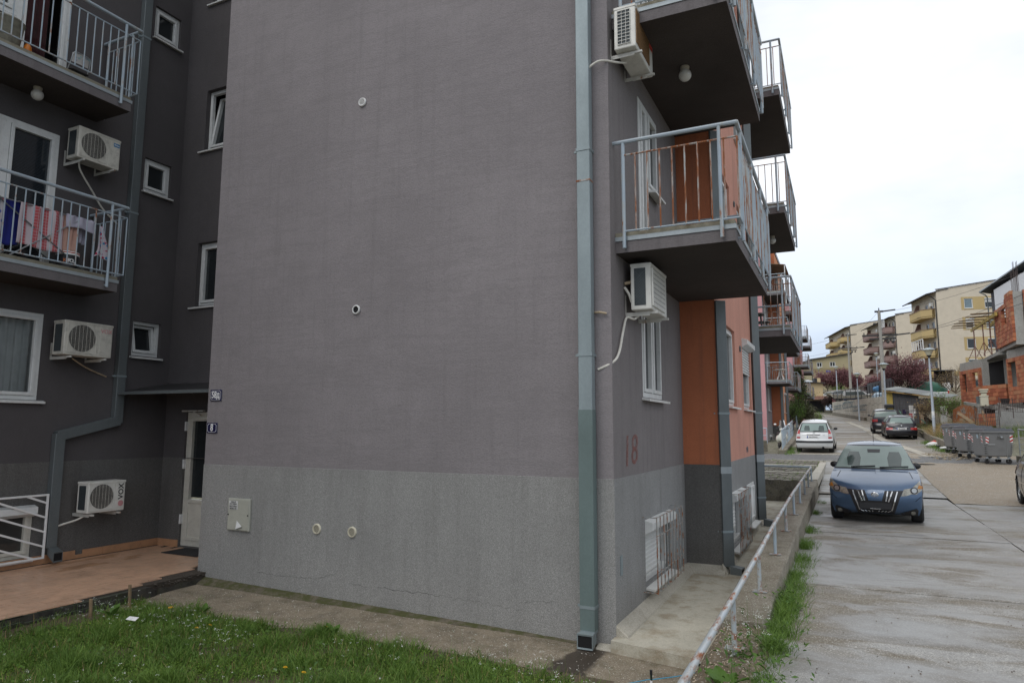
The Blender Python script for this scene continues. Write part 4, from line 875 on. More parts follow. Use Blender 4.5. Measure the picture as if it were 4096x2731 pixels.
def number_sign(label, s, x0, x1, z0, z1, fs):
    t = thing('house_number_sign', label, 'house number', ((x0 + x1) / 2, 7.204, (z0 + z1) / 2), group='blue house number plates')
    MB().box(x0, 7.192, z0, x1, 7.202, z1).build('plate', M['blue_sign'], t, bevel=.006, seg=2)
    e = .014; m = MB()
    for a, b, c, d in ((x0 + e * 2.4, z1 - e - .004, x1 - e * 2.4, z1 - e), (x0 + e * 2.4, z0 + e, x1 - e * 2.4, z0 + e + .004), (x0 + e, z0 + e * 2.4, x0 + e + .004, z1 - e * 2.4), (x1 - e - .004, z0 + e * 2.4, x1 - e, z1 - e * 2.4)): m.box(a, 7.1905, b, c, 7.1925, d)
    for sx_, sz in ((0, 0), (1, 0), (0, 1), (1, 1)):
        cx_, cz = (x0 + e, x1 - e)[sx_], (z0 + e, z1 - e)[sz]; ang0 = {(0, 0): 0, (1, 0): pi / 2, (1, 1): pi, (0, 1): 3 * pi / 2}[(sx_, sz)]
        q = [(cx_ + e * 1.4 * cos(ang0 + k * pi / 10), 7.191, cz + e * 1.4 * sin(ang0 + k * pi / 10)) for k in range(6)]
        for p, r in zip(q, q[1:]): m.bar(p, r, .004, .002, (0, 1, 0))
    m.build('border_line', M['white'], t)
    text('numeral', s, fs, M['white'], t, ((x0 + x1) / 2, 7.190, (z0 + z1) / 2 + .002), (1, 0, 0), (0, -1, 0), sx=.74, bold=True)
number_sign('upper blue plate reading 58д at the left edge of the gable', '58д', -8.393, -8.165, 2.648, 2.812, .135); number_sign('lower blue plate reading 8 at the left edge of the gable', '8', -8.425, -8.218, 2.18, 2.33, .145)
t = thing('meter_box', 'beige meter box with torn paper adverts on the grit plinth', 'meter box', (-7.67, 7.204, .835))
MB().box(-7.885, 7.168, .838, -7.468, 7.204, 1.278).build('housing', M['meter'], t, bevel=.008, seg=2)
MB().box(-7.872, 7.160, .85, -7.48, 7.168, 1.266).build('door', M['meter'], t, bevel=.004)
m = MB()
for x in (-7.862, -7.49): m.lathe([(.012, 0), (.011, .006)], (x, 7.160, 1.055), 10, (0, -1, 0))
m.build('screw', M['crack'], t)
paper = plain('paper', (.66, .66, .65), .8, var=.05)
MB().quad((-7.855, 7.1565, 1.19), (-7.685, 7.1565, 1.185), (-7.675, 7.152, 1.245), (-7.855, 7.156, 1.245)).build('advert', paper, t); MB().quad((-7.85, 7.1568, 1.125), (-7.68, 7.1568, 1.128), (-7.68, 7.1568, 1.183), (-7.85, 7.1568, 1.183)).build('advert', plain('paper_grey', (.5, .5, .49), .8), t)
for s, z, fs in (('OTKUP', 1.228, .030), ('BELE TEHNIKE', 1.203, .022), ('ISPLATA ODMAH', 1.168, .018), ('064/ 388 1 555', 1.140, .021)):
    text('lettering', s, fs, blackp, t, (-7.768, 7.1515, z), (1, 0, 0), (0, -1, 0), bold=True, depth=.0006)
m = MB().add([(-7.70, 7.156, .862), (-7.675, 7.125, .868), (-7.66, 7.13, .985), (-7.69, 7.158, .99), (-7.575, 7.142, .905)], [(0, 1, 2, 3), (1, 4, 2)]); m.build('paper_flap', M['white'], t)
text('lettering', '064 15 54', .02, blackp, t, (-7.63, 7.158, .885), (1, 0, 0), (0, -1, 0), depth=.0006)

def globe_lamp(label, p):
    t = thing('ceiling_lamp', label, 'lamp', p, group='globe lamps under the balconies'); x, y, z = p
    MB().lathe([(.058, 0), (.06, -.012), (.052, -.05)], p, 16).build('base', M['globe_base'], t, smooth=True); MB().sphere((x, y, z - .115), .082, 20).build('globe', M['globe'], t, smooth=True)
globe_lamp('round white lamp under the top street balcony near its air conditioner', (-1.64, 8.62, 6.978)); globe_lamp('small round lamp under the farther street balcony', (-1.35, 17.6, 6.978)); globe_lamp('cream round lamp under the upper left balcony', (-10.53, 5.62, 7.258)); 

tag(MB().box(-10.12, 7.88, .2365, -9.3, 8.36, .248).build('doormat', M['mat_dark'], bevel=.004), 'black doormat on the orange terrace tiles before the entrance', 'doormat')

# ---- things on the left balconies
ch = thing('folding_chair', 'folding chair with letter print back on the upper left balcony', 'chair', (-10.74, 6.25, 7.505), rz=radians(-90)); ch.scale = (.74, .74, .74)
m = MB()
for s in (-1, 1):
    m.tube(smooth_path([(s * .20, -.20, 0), (s * .20, .02, .36), (s * .195, .16, .62), (s * .17, .20, .79), (s * .10, .21, .82)]), .011, 8); m.tube([(s * .185, .24, 0), (s * .185, -.14, .46)], .011, 8)
m.tube([(-.1, .21, .82), (.1, .21, .82)], .011, 8); m.build('frame', M['steel'], ch, smooth=True, world=False)
MB().grid(lambda u, v: (lerp(-.185, .185, u), .17 + .035 * (1 - (2 * u - 1) ** 2) - .03 * (1 - v), lerp(.60, .82, v) - (.05 * max(0, abs(2 * u - 1) - .6)) * (1 if v > .5 else -.6)), 10, 4).build('backrest', plain('chair_print', (.5, .48, .46), .6), ch, smooth=True, world=False)
MB().box(-.19, -.18, .43, .19, .19, .465).build('seat', M['black'], ch, bevel=.012, world=False)
bl_, tl_ = plain('print_blue', (.03, .09, .25), .6), plain('print_teal', (.05, .3, .35), .6)
for i, (s, x, z) in enumerate((('W', -.15, .77), ('O', -.09, .77), ('K', -.03, .70), ('R', -.04, .65), ('W', .07, .70), ('O', .13, .70), ('H', .03, .75), ('D', .12, .64))):
    text('print', s, .06, (tl_, bl_)[i % 2], ch, (x, .145 + .035 * (1 - (x / .19) ** 2) - .03 * (.82 - z) / .22, z), (1, 0, 0), (0, -1, .12), depth=.001, world=False); text('print', s, .06, (tl_, bl_)[i % 2], ch, (x, .19 + .035 * (1 - (x / .19) ** 2), z), (-1, 0, 0), (0, 1, -.12), depth=.001, world=False)
po = thing('flower_pot', 'large stone patterned tub on the upper left balcony', 'planter', (-10.35, 5.02, 7.505)); MB().lathe([(.15, 0), (.19, .05), (.23, .38), (.245, .40), (.235, .42), (.21, .40), (.19, .33)], (-10.35, 5.02, 7.505), 24).build('tub', plain('tub', (.20, .19, .15), .7, var=.3, scale=14), po, smooth=True)
MB().lathe([(.205, .34), (.001, .36)], (-10.35, 5.02, 7.505), 16, cap=False).build('soil', M['soil'], po)
oc = thing('plastic_clog', 'orange plastic clog leaning by the patterned tub', 'clog', (-10.22, 5.27, 7.505)); MB().sphere((-10.22, 5.27, 7.59), .05, 12, (1, 1.1, 1.9)).build('shell', plain('orange_plastic', (.55, .16, .01), .3), oc, smooth=True); MB().box(-10.27, 5.23, 7.505, -10.17, 5.32, 7.52).build('sole', plain('orange_sole', (.4, .1, .01), .4), oc, bevel=.01)
# drying rack with laundry
rk = thing('drying_rack', 'metal drying rack loaded with laundry on the middle left balcony', 'drying rack', (-10.42, 5.5, 4.575))
rx0, rx1, ra, rb_, zt_ = -10.70, -10.20, 4.5, 6.32, 5.37
m = MB()
for x in [lerp(rx0, rx1, k / 9) for k in range(10)]: m.tube([(x, ra, zt_), (x, rb_, zt_)], .003, 5)
m.build('wire', M['steel'], rk)
m = MB()
for p, q in (((rx0, ra), (rx1, ra)), ((rx0, rb_), (rx1, rb_)), ((rx0, ra), (rx0, rb_)), ((rx1, ra), (rx1, rb_))): m.tube([(*p, zt_), (*q, zt_)], .009, 6)
m.build('frame', M['steel'], rk)
for x in (rx0 + .06, rx1 + .02):
    for (ya_, yb_), mt in (((ra + .55, rb_ - .0), 'zinc_dark'), ((rb_ - .1, ra + .75), 'steel')):
        MB().tube([(x, ya_, zt_), (x, yb_, 4.58)], .010, 7).build('leg', M[mt], rk, smooth=True)
def cloth(label, y0, y1, drop, mat, x=rx1, front=True, cat='towel', seed=0, back=.15, amp=.02):
    m = MB(); L = drop + back + .16
    def fn(u, v):
        s = v * L; y = lerp(y0, y1, u) + .012 * nz3(u * 3, v * 4, seed); w = amp * sin(u * 17 + seed) * min(1, v * 2) + .012 * nz3(u * 5, v * 5, seed + 3)
        if s < drop: return (x + .014 + w, y, zt_ + .008 - drop + s + .015 * sin(u * 6 + seed))
        if s < drop + .16: return (x + .012 - (s - drop), y, zt_ + .014 + .012 * nz3(u * 9, v * 9, seed))
        return (x - .16 - w, y, zt_ + .008 - (s - drop - .16))
    m.grid(fn, 36, 30)
    o = m.build('towel' if cat == 'towel' else 'garment', mat, smooth=True); tag(o, label, cat, 'laundry on the drying rack'); so = o.modifiers.new('t', 'SOLIDIFY'); so.thickness = .004; return o
def stripes(name, a, b, sc, grid=False):
    n = N(name); w = n.new('TexWave', wave_type='BANDS', bands_direction='Y'); w.inputs['Scale'].default_value = sc; w.inputs['Distortion'].default_value = .0; n.lk(n.pos(), w.inputs['Vector'])
    w2 = n.noise(1.0, 2, .5, n.pos((.01, 9, .01))); col = n.mix(n.ramp(n.math('MULTIPLY', n.math('ADD', w.outputs[0], w2), .5), [(.44, 0.0), (.50, 1.0)]), a, b)
    if grid:
        for ax, s2 in (('Y', 7.0), ('Z', 7.0)):
            g = n.new('TexWave', wave_type='BANDS', bands_direction=ax); g.inputs['Scale'].default_value = s2; n.lk(n.pos(), g.inputs['Vector']); col = n.mix(n.ramp(g.outputs[0], [(.955, 0.0), (.99, .8)]), col, b)
    n.set(col=col, rough=.95, spec=.1); n.bump(n.noise(90, 3), .3, .006); return n.m
pinkcheck = stripes('pink_check_towel', (.46, .10, .11), (.55, .47, .50), 2.2, True)
def floral(name, base, cols, sc):
    n = N(name); v = n.voro(sc, out=1); d = n.voro(sc); q = n.new('SeparateColor'); n.lk(v, q.inputs[0]); c = n.mix(n.ramp(q.outputs[0], [(.45, 0.0), (.5, 1.0)]), cols[0], cols[1]); c = n.mix(n.ramp(q.outputs[1], [(.6, 0.0), (.65, 1.0)]), c, cols[2])
    n.set(col=n.mix(n.ramp(d, [(.32, 1.0), (.42, 0.0)]), base, c), rough=.95, spec=.1); return n.m
cloth('pink and white checked towel on the drying rack', 5.34, 5.965, .60, pinkcheck, seed=1, amp=.032)
cloth('royal blue towel hanging on the drying rack', 5.10, 5.38, .63, plain('blue_towel', (.012, .018, .16), .95, var=.2, bump=.3), seed=2, x=rx1 - .04)
cloth('white flowered cloth hanging beside the blue towel', 4.7, 5.15, .62, floral('white_floral', (.45, .43, .45), ((.4, .12, .05), (.05, .08, .3), (.35, .3, .05)), 9), seed=3, x=rx1 - .02)
cloth('pale salmon towel hanging between the checked towel and rack end', 5.975, 6.18, .54, plain('salmon_towel', (.52, .31, .25), .95, var=.08, bump=.3), seed=4, x=rx1 - .03)
cloth('pale lilac shirt draped over the rack end', 5.98, 6.40, .18, plain('lilac_cloth', (.45, .43, .52), .95, var=.12), seed=5, x=rx1 + .02, cat='garment', back=.35, amp=.04)
cloth('white crumpled cloth lying across the top of the rack', 4.6, 5.5, .05, plain('white_cloth', (.52, .49, .55), .95, var=.1), seed=6, x=rx1 - .1, cat='garment', back=.1, amp=.03)
m = MB(); m.grid(lambda u, v: (-10.10 + .02 * sin(u * 9 + v * 3), 6.50 + (u - .5) * lerp(.06, .24, 1 - v) + .02 * sin(v * 5), lerp(4.86, 5.31, v) - (.12 * abs(u - .3) if v < .3 else 0)), 14, 20)
o = m.build('napkin', floral('flower_napkin', (.55, .5, .55), ((.4, .03, .08), (.05, .22, .4), (.5, .1, .15)), 16), smooth=True); tag(o, 'flower print cloth pegged on a cord at the balcony corner', 'cloth'); o.modifiers.new('t', 'SOLIDIFY').thickness = .004
pb = thing('paint_bucket', 'black and white paint bucket lettered POL under the rack', 'bucket', (-10.30, 6.12, 4.575)); c0 = (-10.30, 6.12, 4.575)
MB().lathe([(.13, 0), (.145, .21)], c0, 24).build('body', M['black'], pb, smooth=True); MB().lathe([(.15, .21), (.152, .25), (.145, .262), (.05, .258)], c0, 24).build('lid', M['white'], pb, smooth=True); MB().lathe([(.1525, .235), (.1535, .25)], c0, 24, cap=False).build('lid_band', plain('red_band', (.45, .07, .03), .4), pb)
for s, ang, mt in (('P', -.34, 'white'), ('O', -.12, 'white'), ('L', .10, 'white'), ('I', -.50, 'or'), ('K', -.70, 'or')):
    a = ang - .05; nx, ny = cos(a), sin(a); text('lettering', s, .075, M['white'] if mt == 'white' else plain('orange_print', (.5, .12, .02), .5), pb, (c0[0] + .1425 * nx, c0[1] + .1425 * ny, c0[2] + .12), (-ny, nx, 0), (nx, ny, 0), bold=True)
# ---------------------------------------------------------------- railings and small things along the kerb
hr_ = thing('handrail', 'low rusty pipe handrail on the kerb wall beside the building', 'handrail', (-.84, 6, .6))
PY = [2.2, 3.95, 5.70, 7.50, 9.30, 11.10, 12.92, 14.75, 16.55, 18.35, 20.15]
RX = -.84
def rtop(y): return zk(y) + .375
m = MB().tube([(RX, y, rtop(y)) for y in [1.0] + PY], .0235, 14); m.build('rail', M['ground_rail'], hr_, smooth=True)
for i, y in enumerate(PY):
    m = MB().tube([(RX, y, zk(y) - .04), (RX, y, rtop(y) - .02)], .020, 10); m.build('post', M['ground_rail'] if i < 4 else M['rail'], hr_, smooth=True)
    MB().box(RX - .07, y - .05, zk(y) + .004, RX + .07, y + .05, zk(y) + .012).build('base_plate', M['grille'], hr_)
y = PY[-1]
m = MB().tube([(RX, y, rtop(y)), (-4.2, y, rtop(y) + .01)], .028, 10); m.build('rail', M['rail_tube'], hr_, smooth=True)
st = plain('stake_green', (.008, .022, .012), .4); cordm = plain('blue_cord', (.04, .26, .42), .7)
SP = [up_to(2612, 2726, y=5.25), up_to(2806, 2640, y=5.45)]
for k, (p, h) in enumerate(((V3((-1.41, 5.42, 0)), .42), (V3((-1.08, 5.60, 0)), .50))):
    t = thing('garden_stake', ('short green stake with a white band near the downpipe apron', 'taller green stake beside the rusty handrail')[k], 'stake', p, group='green stakes holding a blue cord')
    MB().tube([p, p + Vector((-.01, 0, h))], .008, 8).build('rod', st, t, smooth=True); MB().tube([p + Vector((-.01, 0, h - .01)), p + Vector((-.01, 0, h + .025))], .0105, 8).build('cap', M['black'] if k == 0 else M['white'], t, smooth=True)
    if k == 0: MB().tube([p + Vector((-.009, 0, h - .11)), p + Vector((-.01, 0, h - .05))], .0095, 8).build('band', M['white'], t)
A_, B_ = Vector((-1.42, 5.42, .375)), Vector((-1.09, 5.60, .425))
o = MB().tube([A_ + Vector((-.7, -.35, -.14)), A_ + Vector((-.03, 0, -.005)), A_, A_ * .5 + B_ * .5 + Vector((0, 0, -.006)), B_, B_ + Vector((.02, -.02, -.12))], .0035, 6).build('cord', cordm, smooth=True)
tag(o, 'thin light blue cord tied between the green stakes', 'cord')
ow = MB()
for s, z in ((0, .27), (1, .20)):
    for y0, y1 in ((2.5, 4.6), (4.6, 5.85)): ow.tube([(-7.98 + .02 * s, y0, z), (-8.0, (y0 + y1) / 2, z - .012), (-7.98, y1, z + .01)], .0018, 4)
tag(ow.build('wire', plain('green_wire', (.10, .13, .09), .6), smooth=True), 'two slack green wires strung along the terrace edge', 'wire')
for k, (x, y, h) in enumerate(((-7.98, 5.35, .285), (-8.0, 5.85, .33), (-7.9, 2.9, .3))):
    o = MB().box(x - .018, y - .012, -.1, x + .018, y + .012, h).build('wooden_stake', M['wood'], bevel=.003); o.rotation_euler = (.03, -.02, 0)
    tag(o, ('weathered wooden stake on the wires, nearer the entrance mat side of the lawn', 'weathered wooden stake at the end of the terrace wires', 'wooden stake low by the left edge of the terrace wires')[(1, 0, 2)[k]] if k != 0 else 'weathered wooden stake between the two others on the terrace wires', 'stake', 'wooden stakes by the terrace')
o = MB().quad((-6.92, 5.02, gz(-6.95, 5) + .13), (-6.81, 5.05, gz(-6.8, 5) + .12), (-6.82, 5.10, gz(-6.8, 5) + .145), (-6.93, 5.07, gz(-6.95, 5) + .15)).build('paper_scrap', M['white']); o.modifiers.new('t', 'SOLIDIFY').thickness = .002; tag(o, 'white scrap of paper lying on the lawn', 'paper')

# ---------------------------------------------------------------- cars
def resample(P, n):
    Q = smooth_path([(p[0], p[1], 0) for p in P], 10); ex = [smooth_path([(p[2], p[3], 0) for p in P], 10)[i] for i in range(len(Q))]
    d = [0]
    for a, b in zip(Q, Q[1:]): d.append(d[-1] + (b - a).length)
    out_ = []
    for k in range(n + 1):
        t = d[-1] * k / n; i = min(max(1, next((j for j, x in enumerate(d) if x >= t), len(d) - 1)), len(d) - 1)
        f = (t - d[i - 1]) / max(1e-6, d[i] - d[i - 1]); a = Q[i - 1].lerp(Q[i], f); b = ex[i - 1].lerp(ex[i], f); out_.append((a.x, a.y, b.x, b.y))
    return out_
def tri_fill(poly, step, holes=()):
    """triangulate a 2-D outline with interior points"""
    vs = [Vector((p[0], p[1])) for p in poly]; n = len(vs); ed = [(i, (i + 1) % n) for i in range(n)]
    x0, x1 = min(p.x for p in vs), max(p.x for p in vs); y0, y1 = min(p.y for p in vs), max(p.y for p in vs)
    def inside(x, y):
        c = False
        for i in range(n):
            a, b = vs[i], vs[(i + 1) % n]
            if (a.y > y) != (b.y > y) and x < (b.x - a.x) * (y - a.y) / (b.y - a.y) + a.x: c = not c
        return c
    def near(x, y):
        for i in range(n):
            a, b = vs[i], vs[(i + 1) % n]; ab = b - a; t = max(0, min(1, ((x - a.x) * ab.x + (y - a.y) * ab.y) / max(1e-9, ab.length_squared)))
            if (a + ab * t - Vector((x, y))).length < step * .4: return True
        return False
    i = 0; y = y0 + step / 2
    while y < y1:
        x = x0 + step / 2 + (i % 2) * step / 2
        while x < x1:
            if inside(x, y) and not near(x, y): vs.append(Vector((x, y)))
            x += step
        y += step * .87; i += 1
    r = delaunay_2d_cdt(vs, ed, [], 1, 1e-5)
    return [(v.x, v.y) for v in r[0]], [tuple(f) for f in r[2]]
class Car:
    def __init__(s, name, label, loc, rz, prof, hw, wz, taper, wheels, R, paint_m, sill=.22, tilt=0, group=None, lod=1):
        s.t = thing(name, label, 'car', loc, rz, group); s.t.rotation_euler.x = tilt; s.hw, s.wz, s.taper, s.paint = hw, wz, taper, paint_m
        s.lod = lod
        P = resample(prof, 90 if lod else 40); NT = 14 if lod else 6
        def W(y, z):
            w = hw * interp(z, wz); yf, yr, kf, kr = taper
            if y > yf: w *= 1 - kf * ((y - yf)) ** 2
            if y < yr: w *= 1 - kr * ((yr - y)) ** 2
            return w
        s.W = W
        mb = MB(); edge = []
        for (y, z, bow, crown) in P:
            ye, ze = y - bow, z - crown; w = W(ye, ze); edge.append((ye, ze))
            for k in range(-NT, NT + 1):
                t = k / NT; a = abs(t); mb.v.append((t * w, y - bow * a ** 2.6, z - crown * a ** 2.2))
        c = 2 * NT + 1
        for i in range(len(P) - 1):
            for k in range(2 * NT): mb.f.append((i * c + k, i * c + k + 1, (i + 1) * c + k + 1, (i + 1) * c + k)); mb.m.append(0)
        # side outline: edge curve from the front bumper over the roof to the rear, then back along the sill round the wheels
        out_ = list(edge); yA, yB = edge[0][0], edge[-1][0]; Ra = R + .055
        low = [(yB, sill)] if edge[-1][1] > sill + .02 else []
        pts = []
        for wy in sorted(wheels):
            ang0 = math.asin(max(-1, min(1, (sill - R) / Ra)))
            pts += [(wy + Ra * cos(a), R + Ra * sin(a)) for a in [pi - ang0 - (pi - 2 * ang0) * k / 14 for k in range(15)]]
        low += pts
        if edge[0][1] > sill + .02: low += [(yA, sill)]
        out_ += low
        cl = [out_[0]]
        for p in out_[1:]:
            if math.hypot(p[0] - cl[-1][0], p[1] - cl[-1][1]) > .004: cl.append(p)
        V, Fc = tri_fill(cl, .10 if lod else .25)
        for sg in (1, -1): mb.add([(sg * W(y, z), y, z) for y, z in V], [f if sg > 0 else f[::-1] for f in Fc])
        bm = bmesh.new(); me = mb.mesh('body', [paint_m], False); bm.from_mesh(me); bmesh.ops.remove_doubles(bm, verts=bm.verts, dist=.006); bmesh.ops.recalc_face_normals(bm, faces=bm.faces)
        s.bvh = BVHTree.FromBMesh(bm); bm.to_mesh(me); bm.free()
        me.polygons.foreach_set('use_smooth', [True] * len(me.polygons)); me.set_sharp_from_angle(angle=radians(48))
        s.body = link('body', me, s.t, world=False)
        u = MB(); L0, L1 = min(e[0] for e in edge) + .12, max(e[0] for e in edge) - .12
        u.box(-hw * .86, L0, sill + .0, hw * .86, L1, sill + .30); u.build('underbody', M['dark'], s.t, world=False)
        s.R = R
        wh = None
        for wy in wheels:
            for sg in (1, -1):
                x = sg * (hw - .135)
                w = MB().lathe([(R * .66, -.095), (R * .9, -.105), (R, -.075), (R, .075), (R * .9, .105), (R * .66, .095)], (0, 0, 0), 28 if lod else 14, (1, 0, 0), cap=False).build('wheel', M['rubber'], s.t, smooth=True, world=False, loc=(x, wy, R))
                rim = MB(); e = sg * .07
                rim.lathe([(R * .67, e), (R * .62, e + sg * .012), (R * .60, e - sg * .03)], (0, 0, 0), 24, (1, 0, 0), cap=False)
                for k in range(9 if lod else 6):
                    a = k * 2 * pi / (9 if lod else 6); d = Vector((0, cos(a), sin(a))); rim.bar(d * R * .1 + Vector((e - sg * .01, 0, 0)), d * R * .62 + Vector((e - sg * .004, 0, 0)), R * .10, .02, (1, 0, 0))
                rim.lathe([(R * .17, e - sg * .02), (R * .15, e + sg * .012)], (0, 0, 0), 12, (1, 0, 0))
                rim.build('rim', M['steel'], w, world=False)
                MB().lathe([(R * .66, e - sg * .05), (.01, e - sg * .05)], (0, 0, 0), 16, (1, 0, 0), cap=False).build('brake_disc', M['ac_dark'], w, world=False)
    def hit(s, view, a, b):
        o, d = {'front': ((a, 6, b), (0, -1, 0)), 'rear': ((a, -6, b), (0, 1, 0)), 'right': ((6, a, b), (-1, 0, 0)), 'left': ((-6, a, b), (1, 0, 0)), 'top': ((a, b, 6), (0, 0, -1))}[view]
        r = s.bvh.ray_cast(V3(o), V3(d))
        if r[0] is None and view in ('front', 'rear'):
            for k in range(1, 30):
                r = s.bvh.ray_cast(V3((a * (1 - k * .02), o[1], b)), V3(d))
                if r[0] is not None: break
        if r[0] is None:
            q = {'front': (a, 2, b), 'rear': (a, -2, b), 'right': (s.hw, a, b), 'left': (-s.hw, a, b), 'top': (a, b, 1.4)}[view]; r = s.bvh.find_nearest(V3(q))
        n = r[1]
        if n.dot(V3(d)) > 0: n = -n
        return r[0], n
    def patch(s, name, view, poly, mat, off=.006, step=.05, parent=None, mirror=False, label=None, thick=0):
        obs = []
        for mir in ((1, -1) if mirror else (1,)):
            pl = [(p[0] * mir, p[1]) for p in poly] if view in ('front', 'rear', 'top') else poly
            vw = view if mir > 0 else {'right': 'left', 'left': 'right'}.get(view, view)
            dense = []
            for p, q in zip(pl, pl[1:] + pl[:1]):
                k = max(1, int(math.hypot(p[0] - q[0], p[1] - q[1]) / step)); dense += [(lerp(p[0], q[0], i / k), lerp(p[1], q[1], i / k)) for i in range(k)]
            V, Fc = tri_fill(dense, step); P3 = []
            for a, b in V:
                p, n = s.hit(vw, a, b); P3.append(p + n * off)
            bm_ = MB(); bm_.add(P3, Fc); me = bm_.mesh(name, [mat], 2)
            o = link(name, me, parent or s.t, world=False); obs.append(o)
            b2 = bmesh.new(); b2.from_mesh(me)
            d = {'front': (0, 1, 0), 'rear': (0, -1, 0), 'right': (1, 0, 0), 'left': (-1, 0, 0), 'top': (0, 0, 1)}[vw]
            for f in b2.faces:
                if f.normal.dot(V3(d)) < 0: f.normal_flip()
            b2.to_mesh(me); b2.free()
            if thick: sd = o.modifiers.new('t', 'SOLIDIFY'); sd.thickness = thick; sd.offset = 1
            if label: o['label'] = label
        return obs
    def bar(s, name, view, p, q, w, mat, off=.02, h=.02):
        a, n1 = s.hit(view, *p); b, n2 = s.hit(view, *q); return MB().bar(a + n1 * off, b + n2 * off, w, h, n1).build(name, mat, s.t, world=False, bevel=.003)
    def mirrors(s, y, z, mat, out_=.14):
        for sg in (1, -1):
            x = sg * s.W(y, z - .03); MB().sphere((x + sg * (out_ - .02), y, z), .078, 12, (1.15, .75, .85)).build('mirror', mat, s.t, smooth=True, world=False)
            MB().bar((x - sg * .03, y, z - .06), (x + sg * out_ * .7, y, z - .03), .05, .04).build('mirror_arm', M['black'], s.t, world=False)
    def wipers(s, view, segs):
        for p, q in segs: s.bar('wiper', view, p, q, .022, M['black'], .022, .018)
    def plate(s, view, x, z, w, h, txt, parent=None, fs=.085):
        p, n = s.hit(view, x, z); yv = 1 if view == 'front' else -1; n = Vector((0, yv, .08)).normalized(); c = p + n * .022
        u = Vector((-yv, 0, 0)); f_ = F(c, u, n)
        o = MB().fbox(f_, -w / 2, w / 2, -.014, .004, -h / 2, h / 2).build('number_plate', M['white'], s.t, world=False, bevel=.004)
        MB().fbox(f_, -w / 2 + .004, -w / 2 + .045, .004, .006, -h / 2 + .006, h / 2 - .006).build('plate_band', plain('plate_blue', (.01, .06, .32), .4), o, world=False)
        text('plate_number', txt, fs, M['black'], o, f_(.022, .0055, -.002), u, n, sx=.78, bold=True, world=False, depth=.001)
car_glass = glass('car_glass', (.055, .075, .07), .05); car_glass_lt = glass('car_glass_misted', (.20, .26, .24), .12, var=.25); lens = plain('headlamp_lens', (.25, .245, .21), .10, var=.5, scale=14, coat=1.0, metal=.3); chrome = plain('chrome', (.62, .63, .64), .12, metal=1, var=.05)
tail_red = plain('tail_lamp_red', (.34, .012, .01), .15, var=.15, coat=.8); tail_clear = plain('tail_lamp_clear', (.48, .44, .43), .15, coat=.8); amber = plain('amber_lens', (.42, .17, .03), .2)

# --- blue people carrier facing the camera
blue = paint('blue_metallic', (.055, .105, .19), .26, .8, .40, .3)
pf_ = [(1.70, .17, .02, -.0), (1.86, .22, .15, -.01), (1.93, .36, .22, -.01), (1.95, .50, .25, -.02), (1.90, .63, .27, -.09), (1.78, .72, .24, -.07), (1.50, .82, .12, -.02), (1.15, .915, .06, .01), (.96, .955, .05, .02), (.80, 1.05, .10, .02), (.45, 1.27, .10, .03), (.12, 1.44, .06, .045), (-.3, 1.505, .0, .05), (-.9, 1.50, -.02, .05), (-1.4, 1.42, -.05, .05), (-1.72, 1.12, -.08, .03), (-1.86, .85, -.1, .02), (-1.95, .55, -.1, .02), (-1.90, .24, -.08, 0)]
bc = Car('parked_car', 'blue metallic people carrier with a chrome barred grille, facing the camera', (.56, 16.75, .505), pi - .05, pf_, .825, [(.15, .90), (.32, .975), (.55, 1.0), (.80, .97), (.95, .905), (1.2, .78), (1.45, .62)], (1.0, -1.2, .11, .16), (1.26, -1.26), .305, blue, sill=.20)
bc.patch('windscreen', 'front', [(-.55, 1.405), (.55, 1.405), (.71, .985), (-.71, .985)], car_glass_lt, .006)
bc.patch('screen_surround', 'front', [(-.58, 1.43), (.58, 1.43), (.745, .962), (-.745, .962)], M['black'], .003)
bc.patch('headlamp', 'front', [(.80, .775), (.755, .79), (.62, .675), (.48, .645), (.43, .525), (.52, .535), (.60, .565), (.68, .56), (.77, .63), (.81, .70)], lens, .010, .03, mirror=True)
bc.patch('headlamp_bulb', 'front', [(.645 + .042 * cos(k * pi / 6), .625 + .042 * sin(k * pi / 6)) for k in range(12)], M['steel'], .018, .03, mirror=True); bc.patch('indicator', 'front', [(.735, .725), (.79, .70), (.79, .65), (.70, .66)], amber, .015, .03, mirror=True)
bc.patch('grille', 'front', [(-.47, .625), (-.2, .615), (0, .612), (.2, .615), (.47, .625), (.41, .50), (.30, .18), (.24, .135), (-.24, .135), (-.30, .18), (-.41, .50)], M['black'], .008)
bc.patch('badge_panel', 'front', [(-.17, .622), (.17, .622), (.11, .435), (-.11, .435)], blue, .016, .04)
for sg in (1, -1):
    for k, (x, xe, ze) in enumerate(((.215, .175, .43), (.29, .215, .425), (.37, .262, .27))):
        for s0 in range(2): bc.bar('grille_bar', 'front', (sg * lerp(x, xe, s0 / 2), lerp(.60, ze, s0 / 2)), (sg * lerp(x, xe, (s0 + 1) / 2), lerp(.60, ze, (s0 + 1) / 2)), .024, chrome, .028)
    for k in range(4): bc.bar('lower_grille_bar', 'front', (sg * (.06 + k * .062), .262), (sg * (.045 + k * .052), .16), .014, chrome, .020)
    bc.patch('headlamp_ring', 'front', [(sg * .645 + .062 * cos(k * pi / 8), .625 + .058 * sin(k * pi / 8)) for k in range(16)], M['black'], .014, .03)
bc.patch('fog_recess', 'front', [(.42, .22), (.67, .31), (.70, .27), (.68, .17), (.42, .175)], M['black'], .008, .04, mirror=True); bc.patch('fog_lamp', 'front', [(.61 + .04 * cos(k * pi / 5), .225 + .035 * sin(k * pi / 5)) for k in range(10)], lens, .016, .03, mirror=True)
p, n = bc.hit('front', 0, .545); b_ = MB()
